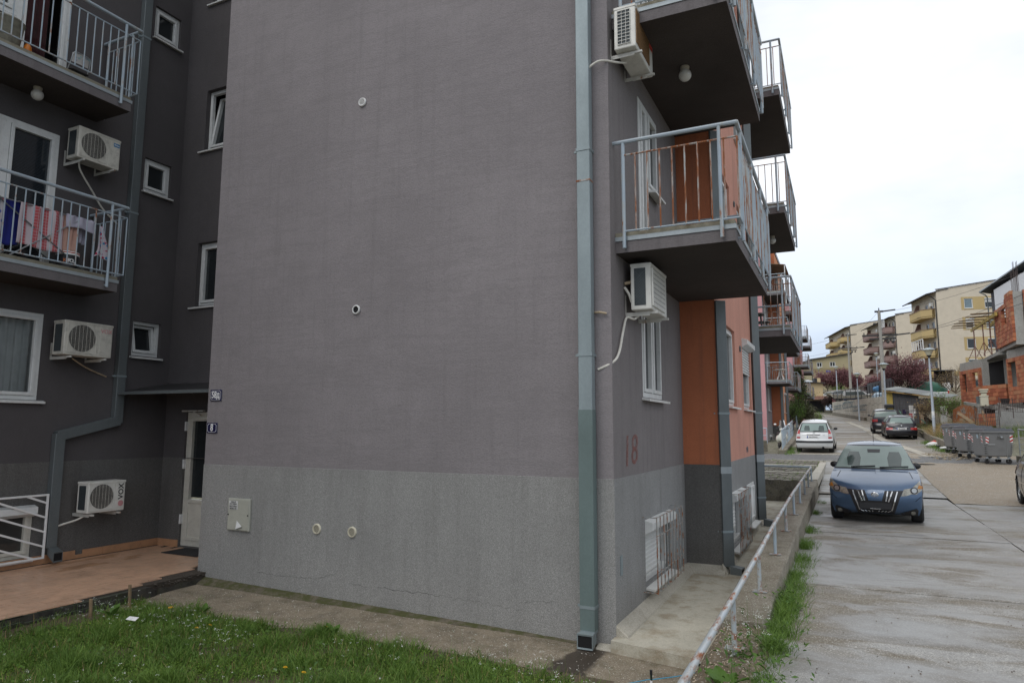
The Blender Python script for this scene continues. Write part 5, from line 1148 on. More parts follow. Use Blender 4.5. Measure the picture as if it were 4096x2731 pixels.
b_.lathe([(.062, 0), (.066, .008), (.05, .012), (.048, .004)], (0, 0, 0), 24, (0, 1, 0)); b_.v = [(v[0] + p.x, v[1] + p.y + .016, v[2] * .68 + p.z) for v in b_.v]; b_.box(p.x - .006, p.y + .015, p.z - .036, p.x + .006, p.y + .03, p.z + .036); b_.box(p.x - .02, p.y + .015, p.z - .01, p.x + .02, p.y + .028, p.z + .01); b_.build('badge', chrome, bc.t, world=False)
p, n = bc.hit('front', 0, .33); MB().box(-.27, p.y + .005, .275, .27, p.y + .03, .395).build('plate_holder', M['black'], bc.t, world=False, bevel=.006); text('lettering', 'www.autocard.rs', .026, M['white'], bc.t, (0, p.y + .031, .285), (-1, 0, 0), (0, 1, 0), world=False, depth=.0005)
bc.patch('panel_gap', 'top', [(.60, 1.02), (.610, 1.02), (.655, 1.45), (.645, 1.45)], M['dark'], .003, .05, mirror=True); bc.patch('panel_gap', 'front', [(.66, .44), (.83, .60), (.83, .588), (.66, .428)], M['dark'], .003, .05, mirror=True)
bc.mirrors(.58, 1.03, M['black'], .035)
bc.wipers('front', [((.42, .985), (-.02, 1.01)), ((-.10, .985), (-.60, 1.005))])
MB().tube([(0, .02, 1.49), (0, -.03, 1.72)], .006, 6).build('aerial', M['black'], bc.t, world=False)
bc.patch('side_window', 'right', [(.55, 1.0), (.15, 1.33), (-.35, 1.40), (-.95, 1.38), (-1.35, 1.05)], car_glass, .005, mirror=True)

for x0, x1 in ((-.50, -.24), (.24, .50)):
    bc.patch('headrest_shape', 'front', [(x0, 1.17), (x0 + .04, 1.29), (x1 - .04, 1.29), (x1, 1.17), (x1 - .02, 1.02), (x0 + .02, 1.02)], car_glass, .0075, .05)
bc.patch('rear_view_mirror', 'front', [(-.12, 1.34), (.12, 1.34), (.11, 1.275), (-.11, 1.275)], M['black'], .009)

# --- white hatchback seen from behind
whitep = paint('white_car_paint', (.62, .63, .63), .3, .7, 0, .15)
wp_ = [(1.62, .2, .02, 0), (1.84, .3, .2, 0), (1.90, .5, .25, .0), (1.82, .72, .25, -.02), (1.4, .90, .12, 0), (1.0, 1.0, .06, .02), (.55, 1.25, .1, .03), (.15, 1.45, .05, .05), (-.5, 1.52, 0, .055), (-1.1, 1.46, -.03, .06), (-1.32, 1.37, -.05, .05), (-1.52, 1.15, -.08, .03), (-1.70, .95, -.12, .02), (-1.80, .78, -.16, 0), (-1.84, .64, -.17, 0), (-1.93, .60, -.20, 0), (-1.95, .42, -.22, 0), (-1.88, .24, -.16, .0), (-1.6, .20, -.05, 0)]
wc = Car('parked_car', 'white hatchback with black bumper strip, parked on the kerb beyond the asphalt', (-1.22, 37.1, zr(36.6) + .02), -.03, wp_, .835, [(.2, .93), (.45, 1.0), (.62, .985), (.80, .955), (.95, .895), (1.2, .76), (1.45, .63)], (1.0, -1.1, .2, .12), (1.25, -1.25), .30, whitep, sill=.24, tilt=.043)
wc.patch('rear_window', 'rear', [(-.50, 1.335), (.50, 1.335), (.60, .985), (-.60, .985)], car_glass_lt, .008); wc.patch('rear_surround', 'rear', [(-.545, 1.37), (.545, 1.37), (.67, .95), (-.67, .95)], M['black'], .004)
wc.patch('tail_lamp', 'rear', [(.62, 1.055), (.665, 1.06), (.735, .87), (.60, .87)], tail_red, .014, .04, mirror=True); wc.patch('tail_lamp', 'rear', [(.60, .868), (.735, .868), (.75, .735), (.60, .735)], tail_clear, .014, .04, mirror=True); wc.patch('tail_lamp', 'rear', [(.60, .733), (.75, .733), (.755, .66), (.60, .66)], tail_red, .014, .04, mirror=True)
wc.patch('bumper_strip', 'rear', [(-.78, .565), (.78, .565), (.79, .475), (-.79, .475)], M['black'], .012, .06, thick=.01); wc.patch('tailgate_handle', 'rear', [(-.31, .85), (.27, .85), (.27, .815), (-.31, .815)], M['black'], .016, .06)
wc.plate('rear', -.04, .735, .52, .112, 'BG·2250-KD'); wc.wipers('rear', [((-.02, 1.005), (.44, .975))])
wc.patch('exhaust', 'rear', [(.375 + .055 * cos(k * pi / 5), .255 + .055 * sin(k * pi / 5)) for k in range(10)], M['dark'], .02, .04)
text('lettering', 'C3', .07, M['steel'], wc.t, tuple(wc.hit('rear', .42, .82)[0] + Vector((0, -.02, 0))), (1, 0, 0), (0, -1, 0), world=False); wc.bar('model_script', 'rear', (-.52, .82), (-.32, .82), .02, M['steel'], .014, .008)
for k in (0, 1):
    for sg in (1, -1): wc.bar('badge', 'rear', (sg * .045, .885 + k * .028), (0, .915 + k * .028), .012, M['steel'], .016, .01)
wc.mirrors(.55, 1.03, M['black'], .14); MB().tube([(0, -1.0, 1.47), (0, -1.2, 1.75)], .005, 6).build('aerial', M['black'], wc.t, world=False)
wc.patch('side_window', 'right', [(.60, 1.02), (.2, 1.34), (-.4, 1.42), (-1.0, 1.38), (-1.38, 1.08)], car_glass, .005, mirror=True)
for x0, x1 in ((-.42, -.18), (.20, .44)): wc.patch('headrest_shape', 'rear', [(x0, 1.12), (x0 + .03, 1.24), (x1 - .03, 1.24), (x1, 1.12), (x1, 1.02), (x0, 1.02)], car_glass, .0095, .05)

# --- black estate and the dark off-roader beyond it
black_p = paint('black_car_paint', (.006, .007, .013), .24, .6, 0, .0)
ep_ = [(1.9, .2, .02, 0), (2.14, .32, .2, 0), (2.2, .5, .25, 0), (2.1, .70, .25, -.02), (1.6, .86, .12, 0), (1.0, .96, .06, .02), (.5, 1.20, .1, .03), (.0, 1.38, .05, .05), (-.7, 1.41, 0, .06), (-1.5, 1.36, -.02, .06), (-1.80, 1.28, -.05, .05), (-2.03, 1.02, -.09, .03), (-2.10, .90, -.12, .01), (-2.17, .72, -.15, 0), (-2.19, .60, -.16, 0), (-2.26, .55, -.19, 0), (-2.27, .40, -.2, 0), (-2.2, .24, -.15, 0), (-1.9, .2, -.04, 0)]
ec = Car('parked_car', 'black estate car with red tail lamps, parked half on the verge', (3.05, 48.9, zr(48) + .05), .015, ep_, .87, [(.2, .93), (.45, 1.0), (.62, .985), (.80, .96), (.92, .91), (1.2, .73), (1.4, .62)], (1.2, -1.4, .2, .12), (1.36, -1.36), .315, black_p, sill=.20, tilt=.043)
ec.patch('rear_window', 'rear', [(-.50, 1.245), (.50, 1.245), (.62, .935), (-.62, .935)], car_glass_lt, .008); ec.patch('tail_lamp', 'rear', [(.46, .685), (.79, .675), (.80, .545), (.46, .555)], tail_red, .012, .04, mirror=True); ec.patch('tail_lamp', 'rear', [(.70, .75), (.765, .74), (.79, .68), (.66, .685)], tail_clear, .013, .04, mirror=True)
ec.plate('rear', 0, .62, .52, .112, 'BG 1639-RP'); ec.wipers('rear', [((.05, .95), (-.32, .965))]); ec.bar('badge', 'rear', (-.03, .80), (.03, .80), .06, M['steel'], .012, .008); ec.bar('trim', 'rear', (-.36, .715), (.36, .715), .012, chrome, .012, .01)
ec.patch('bumper_gap', 'rear', [(-.76, .50), (.76, .50), (.76, .485), (-.76, .485)], M['dark'], .010); ec.patch('exhaust', 'rear', [(-.46, .24), (-.34, .24), (-.34, .205), (-.46, .205)], chrome, .02, .04)
ec.patch('side_window', 'left', [(.62, .98), (.1, 1.28), (-.6, 1.34), (-1.5, 1.29), (-1.78, 1.0)], car_glass, .005, mirror=True); ec.patch('roof_patch', 'top', [(-.02, -1.5), (.02, -1.5), (.02, -1.46), (-.02, -1.46)], M['dark'], .02)  # side glass, and a small dark square on the rear of the roof
sp_ = [(1.9, .3, .02, 0), (2.16, .45, .15, 0), (2.18, .75, .2, 0), (2.05, .95, .2, -.02), (1.4, 1.08, .1, 0), (.9, 1.14, .06, .02), (.45, 1.42, .08, .03), (.0, 1.62, .04, .05), (-.8, 1.68, 0, .06), (-1.7, 1.64, -.02, .06), (-1.98, 1.55, -.04, .05), (-2.12, 1.2, -.08, .03), (-2.18, .98, -.12, .01), (-2.2, .7, -.15, 0), (-2.28, .62, -.18, 0), (-2.28, .45, -.2, 0), (-2.2, .34, -.15, 0), (-1.9, .3, -.04, 0)]
sc_ = Car('parked_car', 'dark off-road car with a black roof box, parked ahead of the estate', (2.62, 54.9, zr(54) + .03), .0, sp_, .90, [(.3, .95), (.6, 1.0), (.9, .97), (1.1, .93), (1.4, .80), (1.65, .68)], (1.2, -1.5, .2, .1), (1.36, -1.36), .36, black_p, sill=.32, tilt=.043)
sc_.patch('rear_window', 'rear', [(-.60, 1.50), (.60, 1.50), (.70, 1.15), (-.70, 1.15)], car_glass_lt, .008); sc_.patch('tail_lamp', 'rear', [(.52, 1.0), (.86, 1.0), (.87, .83), (.52, .83)], tail_red, .012, .04, mirror=True); sc_.plate('rear', 0, .78, .52, .112, 'BG 071-HK'); sc_.mirrors(.45, 1.2, M['black'], .16)
sc_.patch('side_window', 'left', [(.55, 1.18), (.12, 1.5), (-.8, 1.58), (-1.7, 1.53), (-1.9, 1.2)], car_glass, .005, mirror=True)
MB().box(.02, -1.2, 1.70, .58, .4, 1.98).build('roof_box', M['black'], sc_.t, world=False, bevel=.06, seg=3); sc_.patch('roof_panel', 'top', [(-.56, -1.8), (-.02, -1.8), (-.02, .1), (-.56, .1)], whitep, .006, .2, label='pale roof beside the box')

# --- grey fastback at the right edge, only its tail end in the frame
greyp = paint('dark_grey_car_paint', (.055, .055, .062), .25, .9, .2, .2)
fp_ = [(1.9, .2, .02, 0), (2.2, .32, .2, 0), (2.27, .5, .25, 0), (2.1, .72, .25, -.02), (1.6, .88, .12, 0), (1.1, .97, .06, .02), (.5, 1.25, .1, .03), (.0, 1.40, .05, .05), (-.7, 1.43, 0, .06), (-1.3, 1.30, -.05, .06), (-1.8, 1.05, -.09, .05), (-2.1, .98, -.12, .03), (-2.22, .90, -.18, .01), (-2.27, .72, -.22, 0), (-2.31, .60, -.24, 0), (-2.34, .56, -.26, 0), (-2.32, .40, -.26, 0), (-2.2, .24, -.15, 0), (-1.9, .2, -.04, 0)]
fc = Car('parked_car', 'dark grey fastback car cut off by the edge of the view, multi spoke wheel', (4.50, 18.95, .505), pi - .04, fp_, .89, [(.2, .93), (.45, 1.0), (.62, .99), (.80, .965), (.95, .91), (1.2, .76), (1.42, .63)], (1.2, -1.2, .2, .16), (1.4, -1.36), .315, greyp, sill=.20)
fc.patch('side_window', 'right', [(.62, 1.0), (.1, 1.30), (-.5, 1.37), (-1.2, 1.24), (-1.62, 1.03)], car_glass, .005, mirror=True); fc.patch('window_pillar', 'right', [(-.80, 1.0), (-.78, 1.33), (-.74, 1.33), (-.75, 1.0)], M['black'], .008)
fc.patch('side_trim', 'right', [(.95, .56), (-.98, .56), (-.98, .53), (.95, .53)], chrome, .008, .08); fc.patch('door_gap', 'right', [(-.70, .98), (-.66, .98), (-.66, .26), (-.70, .26)], M['dark'], .003); fc.patch('tail_lamp', 'rear', [(.55, .86), (.84, .84), (.84, .68), (.55, .70)], tail_red, .012, .04, mirror=True)
fc.bar('bumper_strip', 'rear', (-.86, .57), (.86, .57), .04, chrome, .012, .02)

# --- scooter
sc = thing('scooter', 'cream white motor scooter with a windscreen, parked against the building', 'scooter', (-2.95, 38.6, 1.22), rz=pi + .25)
crm = paint('scooter_cream', (.60, .59, .52), .3, .6, 0, .1)
for y in (.62, -.62):
    w = MB().lathe([(.14, -.045), (.21, -.055), (.235, 0), (.21, .055), (.14, .045)], (0, y, .235), 20, (1, 0, 0), cap=False).build('wheel', M['rubber'], sc, smooth=True, world=False); MB().lathe([(.14, -.02), (.02, -.03), (.02, .03), (.14, .02)], (0, y, .235), 14, (1, 0, 0)).build('rim', M['steel'], w, world=False)
m = MB(); m.grid(lambda u, v: (.10 * (2 * u - 1), .62 + .25 * cos(lerp(.2, 2.5, v)) - .0, .235 + .25 * sin(lerp(.2, 2.5, v)) + .03 * (1 - (2 * u - 1) ** 2)), 8, 12); m.build('mudguard', crm, sc, smooth=True, world=False)
m = MB(); m.grid(lambda u, v: (lerp(.10, .24, sin(pi * min(v * 1.1, 1))) * (2 * u - 1), .47 + .09 * (1 - (2 * u - 1) ** 2) - .12 * v, lerp(.36, .92, v)), 10, 10); m.build('apron', crm, sc, smooth=True, world=False)
MB().box(-.15, -.25, .24, .15, .42, .30).build('footboard', M['black'], sc, world=False, bevel=.02); m = MB().sphere((0, -.55, .52), .3, 14, (.62, 1.2, .75)); m.build('rear_body', crm, sc, smooth=True, world=False); MB().sphere((0, -.45, .78), .25, 12, (.6, 1.5, .35)).build('seat', M['black'], sc, smooth=True, world=False)
MB().sphere((0, .36, 1.0), .13, 12, (1.2, 1, .8)).build('headset', crm, sc, smooth=True, world=False); MB().lathe([(.085, 0), (.07, .03), (.001, .035)], (0, .46, .99), 16, (0, 1, 0)).build('headlight', chrome, sc, smooth=True, world=False)
m = MB().tube([(-.34, .25, 1.06), (-.12, .34, 1.03), (.12, .34, 1.03), (.34, .25, 1.06)], .018, 8); m.build('handlebar', M['black'], sc, smooth=True, world=False)
for s in (-1, 1): MB().tube([(s * .22, .30, 1.05), (s * .33, .30, 1.24)], .008, 6).build('mirror_stalk', M['black'], sc, world=False); MB().sphere((s * .34, .30, 1.27), .06, 10, (1.2, .5, .8)).build('mirror', M['white'], sc, smooth=True, world=False)
m = MB(); m.grid(lambda u, v: (lerp(.17, .13, v) * (2 * u - 1), .40 - .16 * v + .05 * (1 - (2 * u - 1) ** 2), lerp(1.06, 1.48, v)), 8, 8); m.build('windscreen', clear_glass('smoked_screen', (.6, .6, .62), .5), sc, smooth=True, world=False)
# ---------------------------------------------------------------- the right side of the street, middle distance
def px_of(p):
    q = V3(p) - EYE; return 2048 + 2740 * q.dot(RGT) / -q.dot(BCK)
def line_px(o, d, px):                            # point of the line o + t d that is seen at column px
    o, d = V3(o), V3(d); k = (px - 2048) / 2740; e = o - EYE
    return o + d * ((-k * e.dot(BCK) - e.dot(RGT)) / (d.dot(RGT) + k * d.dot(BCK)))
dgrey = paint('bin_grey_plastic', (.17, .172, .172), .5, .1, 0, .5); dlid = plain('bin_lid', (.055, .06, .07), .4, var=.2); refl_r = plain('reflector_red', (.42, .03, .025), .4); bluespray = plain('blue_spray', (.03, .12, .24), .7)
def stripe_sticker(parent, fr, a, c, w, h, flip=1, rows=4):
    o = MB().fbox(fr, a, a + w, .001, .003, c, c + h).build('reflector', M['white'], parent, world=False)
    m = MB(); hh = h / rows
    for k in range(rows // 2):
        z = c + (2 * k + .5) * hh; s = w * .55 * flip
        m.quad(*[fr(x, .0045, min(c + h, max(c, zz))) for x, zz in ((a, z - s / 2), (a + w, z + s / 2), (a + w, z + s / 2 + hh), (a, z - s / 2 + hh))])
    m.build('stripe', refl_r, o, world=False)
def dumpster(label, loc, rz, lid_open=.0, spray=False):
    t = thing('dumpster', label, 'dumpster', loc, rz, 'grey wheeled waste containers')
    L, D, z0, z1 = 1.30, 1.0, .27, 1.17
    def ring(k, z): return [(-D / 2 * k, -L / 2 * k, z), (D / 2 * k, -L / 2 * k, z), (D / 2 * k, L / 2 * k, z), (-D / 2 * k, L / 2 * k, z)]
    mb = MB(); mb.hexa(ring(.86, z0) + ring(1.0, z1)); mb.build('body', dgrey, t, world=False, bevel=.05, seg=3)
    MB().hexa(ring(1.05, z1 - .03) + ring(1.06, z1 + .05)).build('rim', dgrey, t, world=False, bevel=.02, seg=2)
    m = MB(); m.hexa(ring(1.03, z1 + .05) + [(x * .93, y * .96, z1 + .14) for x, y, z in ring(1.0, 0)]); m.box(-D * .35, -L * .4, z1 + .13, D * .30, -L * .02, z1 + .165); m.box(-D * .35, L * .02, z1 + .13, D * .30, L * .4, z1 + .165); m.build('lid', dlid, t, world=False, bevel=.02, seg=2)
    m = MB()
    for k in range(5):
        for sy in (-1, 1):
            for sx_ in (-1, 1): m.box(sx_ * (D * .425 + k * .0055) - .045, sy * (L * .43 + k * .0075) - .05, .42 + k * .075, sx_ * (D * .425 + k * .0055) + .045, sy * (L * .43 + k * .0075) + .05, .45 + k * .075)
    tag(m.build('corner_ribs', dgrey, t, world=False, bevel=.012), kind='stuff')
    for sx_ in (-1, 1):
        for sy in (-1, 1):
            x, y = sx_ * .36, sy * .46
            w = MB().lathe([(.04, -.022), (.098, -.026), (.10, 0), (.098, .026), (.04, .022)], (x, y + .03, .10), 16, (cos(sx_), sin(sx_), 0)).build('wheel', M['rubber'], t, smooth=True, world=False)
            m = MB(); m.bar((x - .04, y, .2), (x - .03, y + .03, .1), .05, .01, (1, 0, 0)); m.bar((x + .04, y, .2), (x + .03, y + .03, .1), .05, .01, (1, 0, 0)); m.box(x - .06, y - .06, .195, x + .06, y + .06, .21); m.box(x - .03, y - .03, .2, x + .03, y + .03, .29); m.build('castor', M['steel'], w, world=False)
    m = MB().tube([(-.40, -.50, .20), (-.46, -.3, .19), (-.46, .3, .19), (-.40, .50, .20)], .016, 6); m.tube([(-.30, -.58, .20), (.30, -.58, .20)], .016, 6); m.build('pedal_bar', M['steel'], t, smooth=True, world=False)
    MB().tube([(.27, -.565, .2), (.31, -.655, 1.12)], .012, 6).build('lever_rod', M['steel'], t, world=False)
    fs = F((0, -.60, 0), (1, 0, 0), (0, -1, .0)); lean = lambda a, b, c: V3((a, -(L / 2 * lerp(.86, 1, (c - z0) / (z1 - z0))) - b, c))
    m = MB().prism([lean(-.06, 0, .92), lean(.18, 0, .92), lean(.17, .05, .95), lean(.09, .06, 1.10), lean(.03, .06, 1.10), lean(-.05, .05, .95)], (0, .03, 0)); m.build('trunnion_plate', dgrey, t, world=False, bevel=.015); MB().tube([lean(.06, .03, 1.0), lean(.06, .13, 1.0)], .035, 12).build('trunnion', M['steel'], t, smooth=True, world=False)
    MB().tube([lean(-.36, .0, .72), lean(-.36, .05, .72), lean(-.14, .05, .72), lean(-.14, .0, .72)], .011, 6).build('handle', M['steel'], t, smooth=True, world=False)
    for y in (-.52, .52): MB().tube([(-.50, y, .95), (-.56, y, .95), (-.57, y, 1.12), (-.52, y, 1.12)], .010, 6).build('handle', M['steel'], t, smooth=True, world=False)
    stripe_sticker(t, lean, .37, .80, .10, .27, 1)
    stripe_sticker(t, lean, -.42, .77, .10, .24, -1)
    fl = lambda a, b, c: V3((-(D / 2 * lerp(.86, 1, (c - z0) / (z1 - z0))) - b, -a, c))
    stripe_sticker(t, fl, -.52, .78, .12, .26, -1); stripe_sticker(t, fl, .38, .78, .12, .26, -1)
    MB().fbox(fl, .0, .14, .001, .003, .95, 1.09).build('sticker', plain('pale_blue_sticker', (.35, .46, .52), .4), t, world=False)
    if spray: MB().fbox(lean, -.22, .44, .0015, .003, .62, 1.0).build('spray_patch', bluespray, t, world=False)
    return t
pb1 = up_to(3952, 1849, z=.99)
dumpster('nearest grey dumpster with a side pivot and lever rod, beside the steel railing', (5.06, 31.75, .985), .20)
dumpster('middle grey dumpster squeezed between the two others', (4.80, 34.0, 1.09), .22)
dumpster('grey dumpster with blue spray paint on its side, nearest the lamp post', (4.62, 36.5, 1.20), .14, spray=True)
# litter by the dumpsters
def lump(name, c, r, mat, label, cat, sq=(1, 1, .6), group=None, k=.35):
    m = MB(); m.sphere((0, 0, 0), r, 18, sq); m.v = [tuple(V3(v) * (1 + k * noise.noise(V3(v) * (2.4 / r) + V3(c)))) for v in m.v]
    o = m.build(name, mat, smooth=True, loc=c); return tag(o, label, cat, group)
lump('rubbish_bag', at(3739, 1779, 34.5), .26, plain('bag_white', (.66, .66, .65), .35), 'white plastic rubbish bag dumped at the foot of the lamp post', 'bag', (1.5, .9, .6))
lump('rubbish_bag', at(3742, 1768, 34.6), .15, floral('crisp_bag', (.5, .08, .06), ((.55, .4, .03), (.03, .1, .4), (.05, .3, .1)), 14), 'bright patterned plastic bag lying on the white rubbish bag', 'bag', (1.3, .8, .6))
lump('rubbish_bag', at(3775, 1784, 33.5), .22, M['black'], 'black plastic rubbish bag between the lamp post and the dumpsters', 'bag', (1.5, .9, .4)); lump('plastic_bag', at(3779, 1791, 32), .13, M['white'], 'small white carrier bag in front of the blue sprayed dumpster', 'bag', (1.6, .9, .5))
m = MB(); random.seed(3)
for k in range(260):
    p = V3((random.uniform(3.2, 4.6), random.uniform(32.6, 36), 0)); p.z = zr(p.y) + .012; r = random.uniform(.02, .07); m.quad(*[p + Vector((r * cos(a + p.x), r * .7 * sin(a + p.x), random.uniform(0, .03))) for a in (0, 1.6, 3.1, 4.7)])
tag(m.build('dead_leaves', plain('dry_leaf_litter', (.32, .25, .15), .9, var=.4)), kind='stuff')
# steel railing and low kerb right of the dumpsters
r0 = V3((6.05, 32.4, 1.02)); rdir = V3((.10, -1, 0)).normalized()
kb = MB(); kb.bar(r0 + Vector((0, 0, .05)), r0 + rdir * 9 + Vector((0, 0, -.25)), .3, .42); structure(kb.build('low_kerb', M['kerb'], bevel=.02))
rl = thing('metal_railing', 'shiny tubular steel railing on the low kerb right of the dumpsters', 'railing', r0)
for hgt, rr in ((1.05, .028), (.72, .014), (.50, .014), (.28, .014)): MB().tube([r0 + Vector((0, 0, .2 + hgt)), r0 + rdir * 9 + Vector((0, 0, hgt - .12))], rr, 8).build('rail', M['steel'], rl, smooth=True)
for k in range(7):
    p = r0 + rdir * (k * 1.5) + Vector((0, 0, .22 - k * .05)); MB().tube([p, p + Vector((0, 0, 1.03))], .022, 8).build('post', M['steel'], rl, smooth=True)
# board marked concrete wall behind the railing
cw = concrete('board_marked', (.26, .26, .25), sa=.4, stain=(.16, .155, .145), scale=1.4, bump=.5)
wl_ = thing('concrete_wall', 'board marked grey concrete wall below the unfinished brick house', 'wall', (7.0, 35, 1))
p0 = at(3992, 1800, 34.5); p0.z = 0; wd = V3((.86, -.5, 0)).normalized()
for k, (za_, zb_) in enumerate(((.8, 1.35), (1.355, 1.95), (1.955, 2.60), (2.605, 3.22))):
    a = p0 + Vector((0, 0, za_)); q = [a, a + wd * 14, a + wd * 14 + Vector((.25, .43, 0)), a + Vector((.25, .43, 0))]; off = Vector((.004 * (k % 2), .008 * (k % 2), 0)); MB().hexa([x + off for x in q] + [x + off + Vector((0, 0, zb_ - za_)) for x in q]).build('board_course', cw, wl_, bevel=.006)

# ---------------------------------------------------------------- street lamps, poles, wires
lampglass = plain('lamp_glass', (.60, .58, .44), .2, var=.05, coat=.5); lamptop = plain('lamp_top', (.30, .36, .38), .25, metal=.5)
def street_lamp(label, base, h, group='street lamps with inverted cone heads', lod=1):
    t = thing('street_lamp', label, 'street lamp', base, group=group); b = V3(base); T = b + Vector((0, 0, h))
    MB().tube([b - Vector((0, 0, .1)), b + Vector((0, 0, 1.4))], .078, 12).build('pole_base', M['galvp'], t, smooth=True); MB().tube([b + Vector((0, 0, 1.4)), T - Vector((0, 0, .42))], .075, 12, r1=.045).build('pole', M['galvp'], t, smooth=True)
    MB().lathe([(.045, -.5), (.055, -.45), (.12, -.34), (.12, -.33)], T, 16).build('collar', M['black'], t, smooth=True); MB().lathe([(.115, -.33), (.15, -.24), (.21, -.12), (.28, -.05)], T, 20).build('lamp_glass', lampglass, t, smooth=True); MB().lathe([(.345, -.05), (.34, -.03), (.20, .04), (.06, .08), (.01, .085)], T, 20).build('cap', lamptop, t, smooth=True)
    return t
M['galvp'] = galv('galvanised_pole', (.44, .49, .54), .5, .3)
L1 = at(3741, 1766, 37.2); street_lamp('tallest looking street lamp, near the dumpsters and rubbish bags', L1, 5.05)
l1 = wpos(COL.objects['street_lamp']); MB().tube([l1 + Vector((0, 0, 1.33)), l1 + Vector((0, 0, 1.37))], .09, 10).build('tape_band', M['white'], COL.objects['street_lamp']); MB().tube([l1 + Vector((0, 0, 1.42)), l1 + Vector((0, 0, 1.65))], .0765, 10).build('poster_scrap', M['white'], COL.objects['street_lamp'])
street_lamp('street lamp beside the yellow shed corner, behind the parked black estate', at(3551, 1728, 50), 5.0); street_lamp('street lamp at the bend of the graffiti wall', at(3439, 1695, 68), 5.0)
lamp_small = at(3351, 1600, 92); street_lamp('slim street lamp in front of the black pickup on the upper lot', lamp_small, 4.5)
street_lamp('far street lamp behind the big utility pole', at(3516, 1600, 96), 6.6)
street_lamp('far street lamp above the small yellow house roof', at(3281, 1600, 120), 5.6)
conc_pole = concrete('pole_concrete', (.34, .325, .29), sa=.3, stain=(.2, .18, .15), scale=.8); iron = plain('pole_iron', (.035, .033, .032), .6)
def utility_pole(label, base, h, arm_u):
    t = thing('utility_pole', label, 'utility pole', base, group='concrete utility poles'); b = V3(base); T = b + Vector((0, 0, h)); u = V3(arm_u).normalized()
    MB().tube([b - Vector((0, 0, .5)), T], .22, 8, r1=.12).build('pole', conc_pole, t)
    for z, l0, l1 in ((h * .785, -1.45, 1.35), (h * .755, -.9, 1.2), (h - .05, -.35, .35)): MB().bar(b + Vector((0, 0, z)) + u * l0, b + Vector((0, 0, z)) + u * l1, .15, .15).build('cross_arm', iron, t)
    for z, a in ((h * .785, -1.3), (h * .785, 1.2), (h, .0)):
        p = b + Vector((0, 0, z)) + u * a
        MB().lathe([(.03, 0), (.06, .05), (.03, .08), (.06, .12), (.03, .15), (.055, .2), (.02, .26)], p + Vector((0, 0, .02)), 10).build('insulator', iron, t, smooth=True)
    for z, a in ((h * .74, .55), (h * .74, .95), (h * .9, -.4)): MB().sphere(b + Vector((0, 0, z - .15)) + u * a, .14, 8).build('coil', iron, t, smooth=True)
    for zz, s in ((h * .785, 1.3), (h - .05, .3)): MB().tube([b + Vector((0, 0, zz)) + u * s, b + Vector((0, 0, zz + .10)) + u * (s + 1.0)], .065, 8).build('strain_insulator', iron, t, smooth=True)
    return t, T
UP1 = at(3541, 1640, 60); UP1.z = 2.5; h1 = at(3520, 1235, 60).z - UP1.z; _, T1 = utility_pole('large concrete utility pole rising behind the wall by the shed', UP1, h1, (1, .1, 0))
UP2 = at(3405, 1585, 108); h2 = at(3385, 1335, 108).z - UP2.z; _, T2 = utility_pole('smaller concrete utility pole before the far yellow balconies', UP2, h2, (1, .1, 0))
def wire(label, P, r=.012, sag=.5):
    m = MB()
    for a, b in zip(P, P[1:]):
        a, b = V3(a), V3(b); m.tube([a.lerp(b, k / 12) - Vector((0, 0, sag * 4 * (k / 12) * (1 - k / 12))) for k in range(13)], r, 4, cap=False)
    return tag(m.build('power_line', iron), label, 'wire', 'overhead power lines')
u1 = Vector((1, .1, 0)).normalized()
wire('highest overhead wire from the top of the large utility pole', [T1 + u1 * 1.3, at(4300, 1010, 30)], .010, .3); wire('middle overhead wire running right from the large pole cross arm', [T1 + Vector((0, 0, -h1 * .215 + .1)) + u1 * 2.3, at(4300, 1085, 28)], .012, .3); wire('lowest overhead wire crossing before the cream gable', [T1 + Vector((0, 0, -2.25)) + u1 * 1.2, at(4300, 1140, 26)], .012, .3)
for k, (a, z) in enumerate(((-1.2, -2.2), (1.2, -2.2), (0, 0))): wire(('left overhead wire between the two utility poles', 'right overhead wire between the two utility poles', 'top overhead wire between the two utility poles')[k], [T1 + Vector((0, 0, z)) + u1 * a, T2 + Vector((0, 0, z * .9)) + u1 * a * .8], .012, .5)
for k, (py, pz) in enumerate(((1385, 0), (1430, -2.0), (1448, -2.5))): wire(('upper overhead wire leaving toward the rose block', 'middle overhead wire leaving toward the rose block', 'lower overhead wire leaving toward the rose block')[k], [T2 + Vector((0, 0, pz)), at(3150, py + 5, 130)], .015, .3)

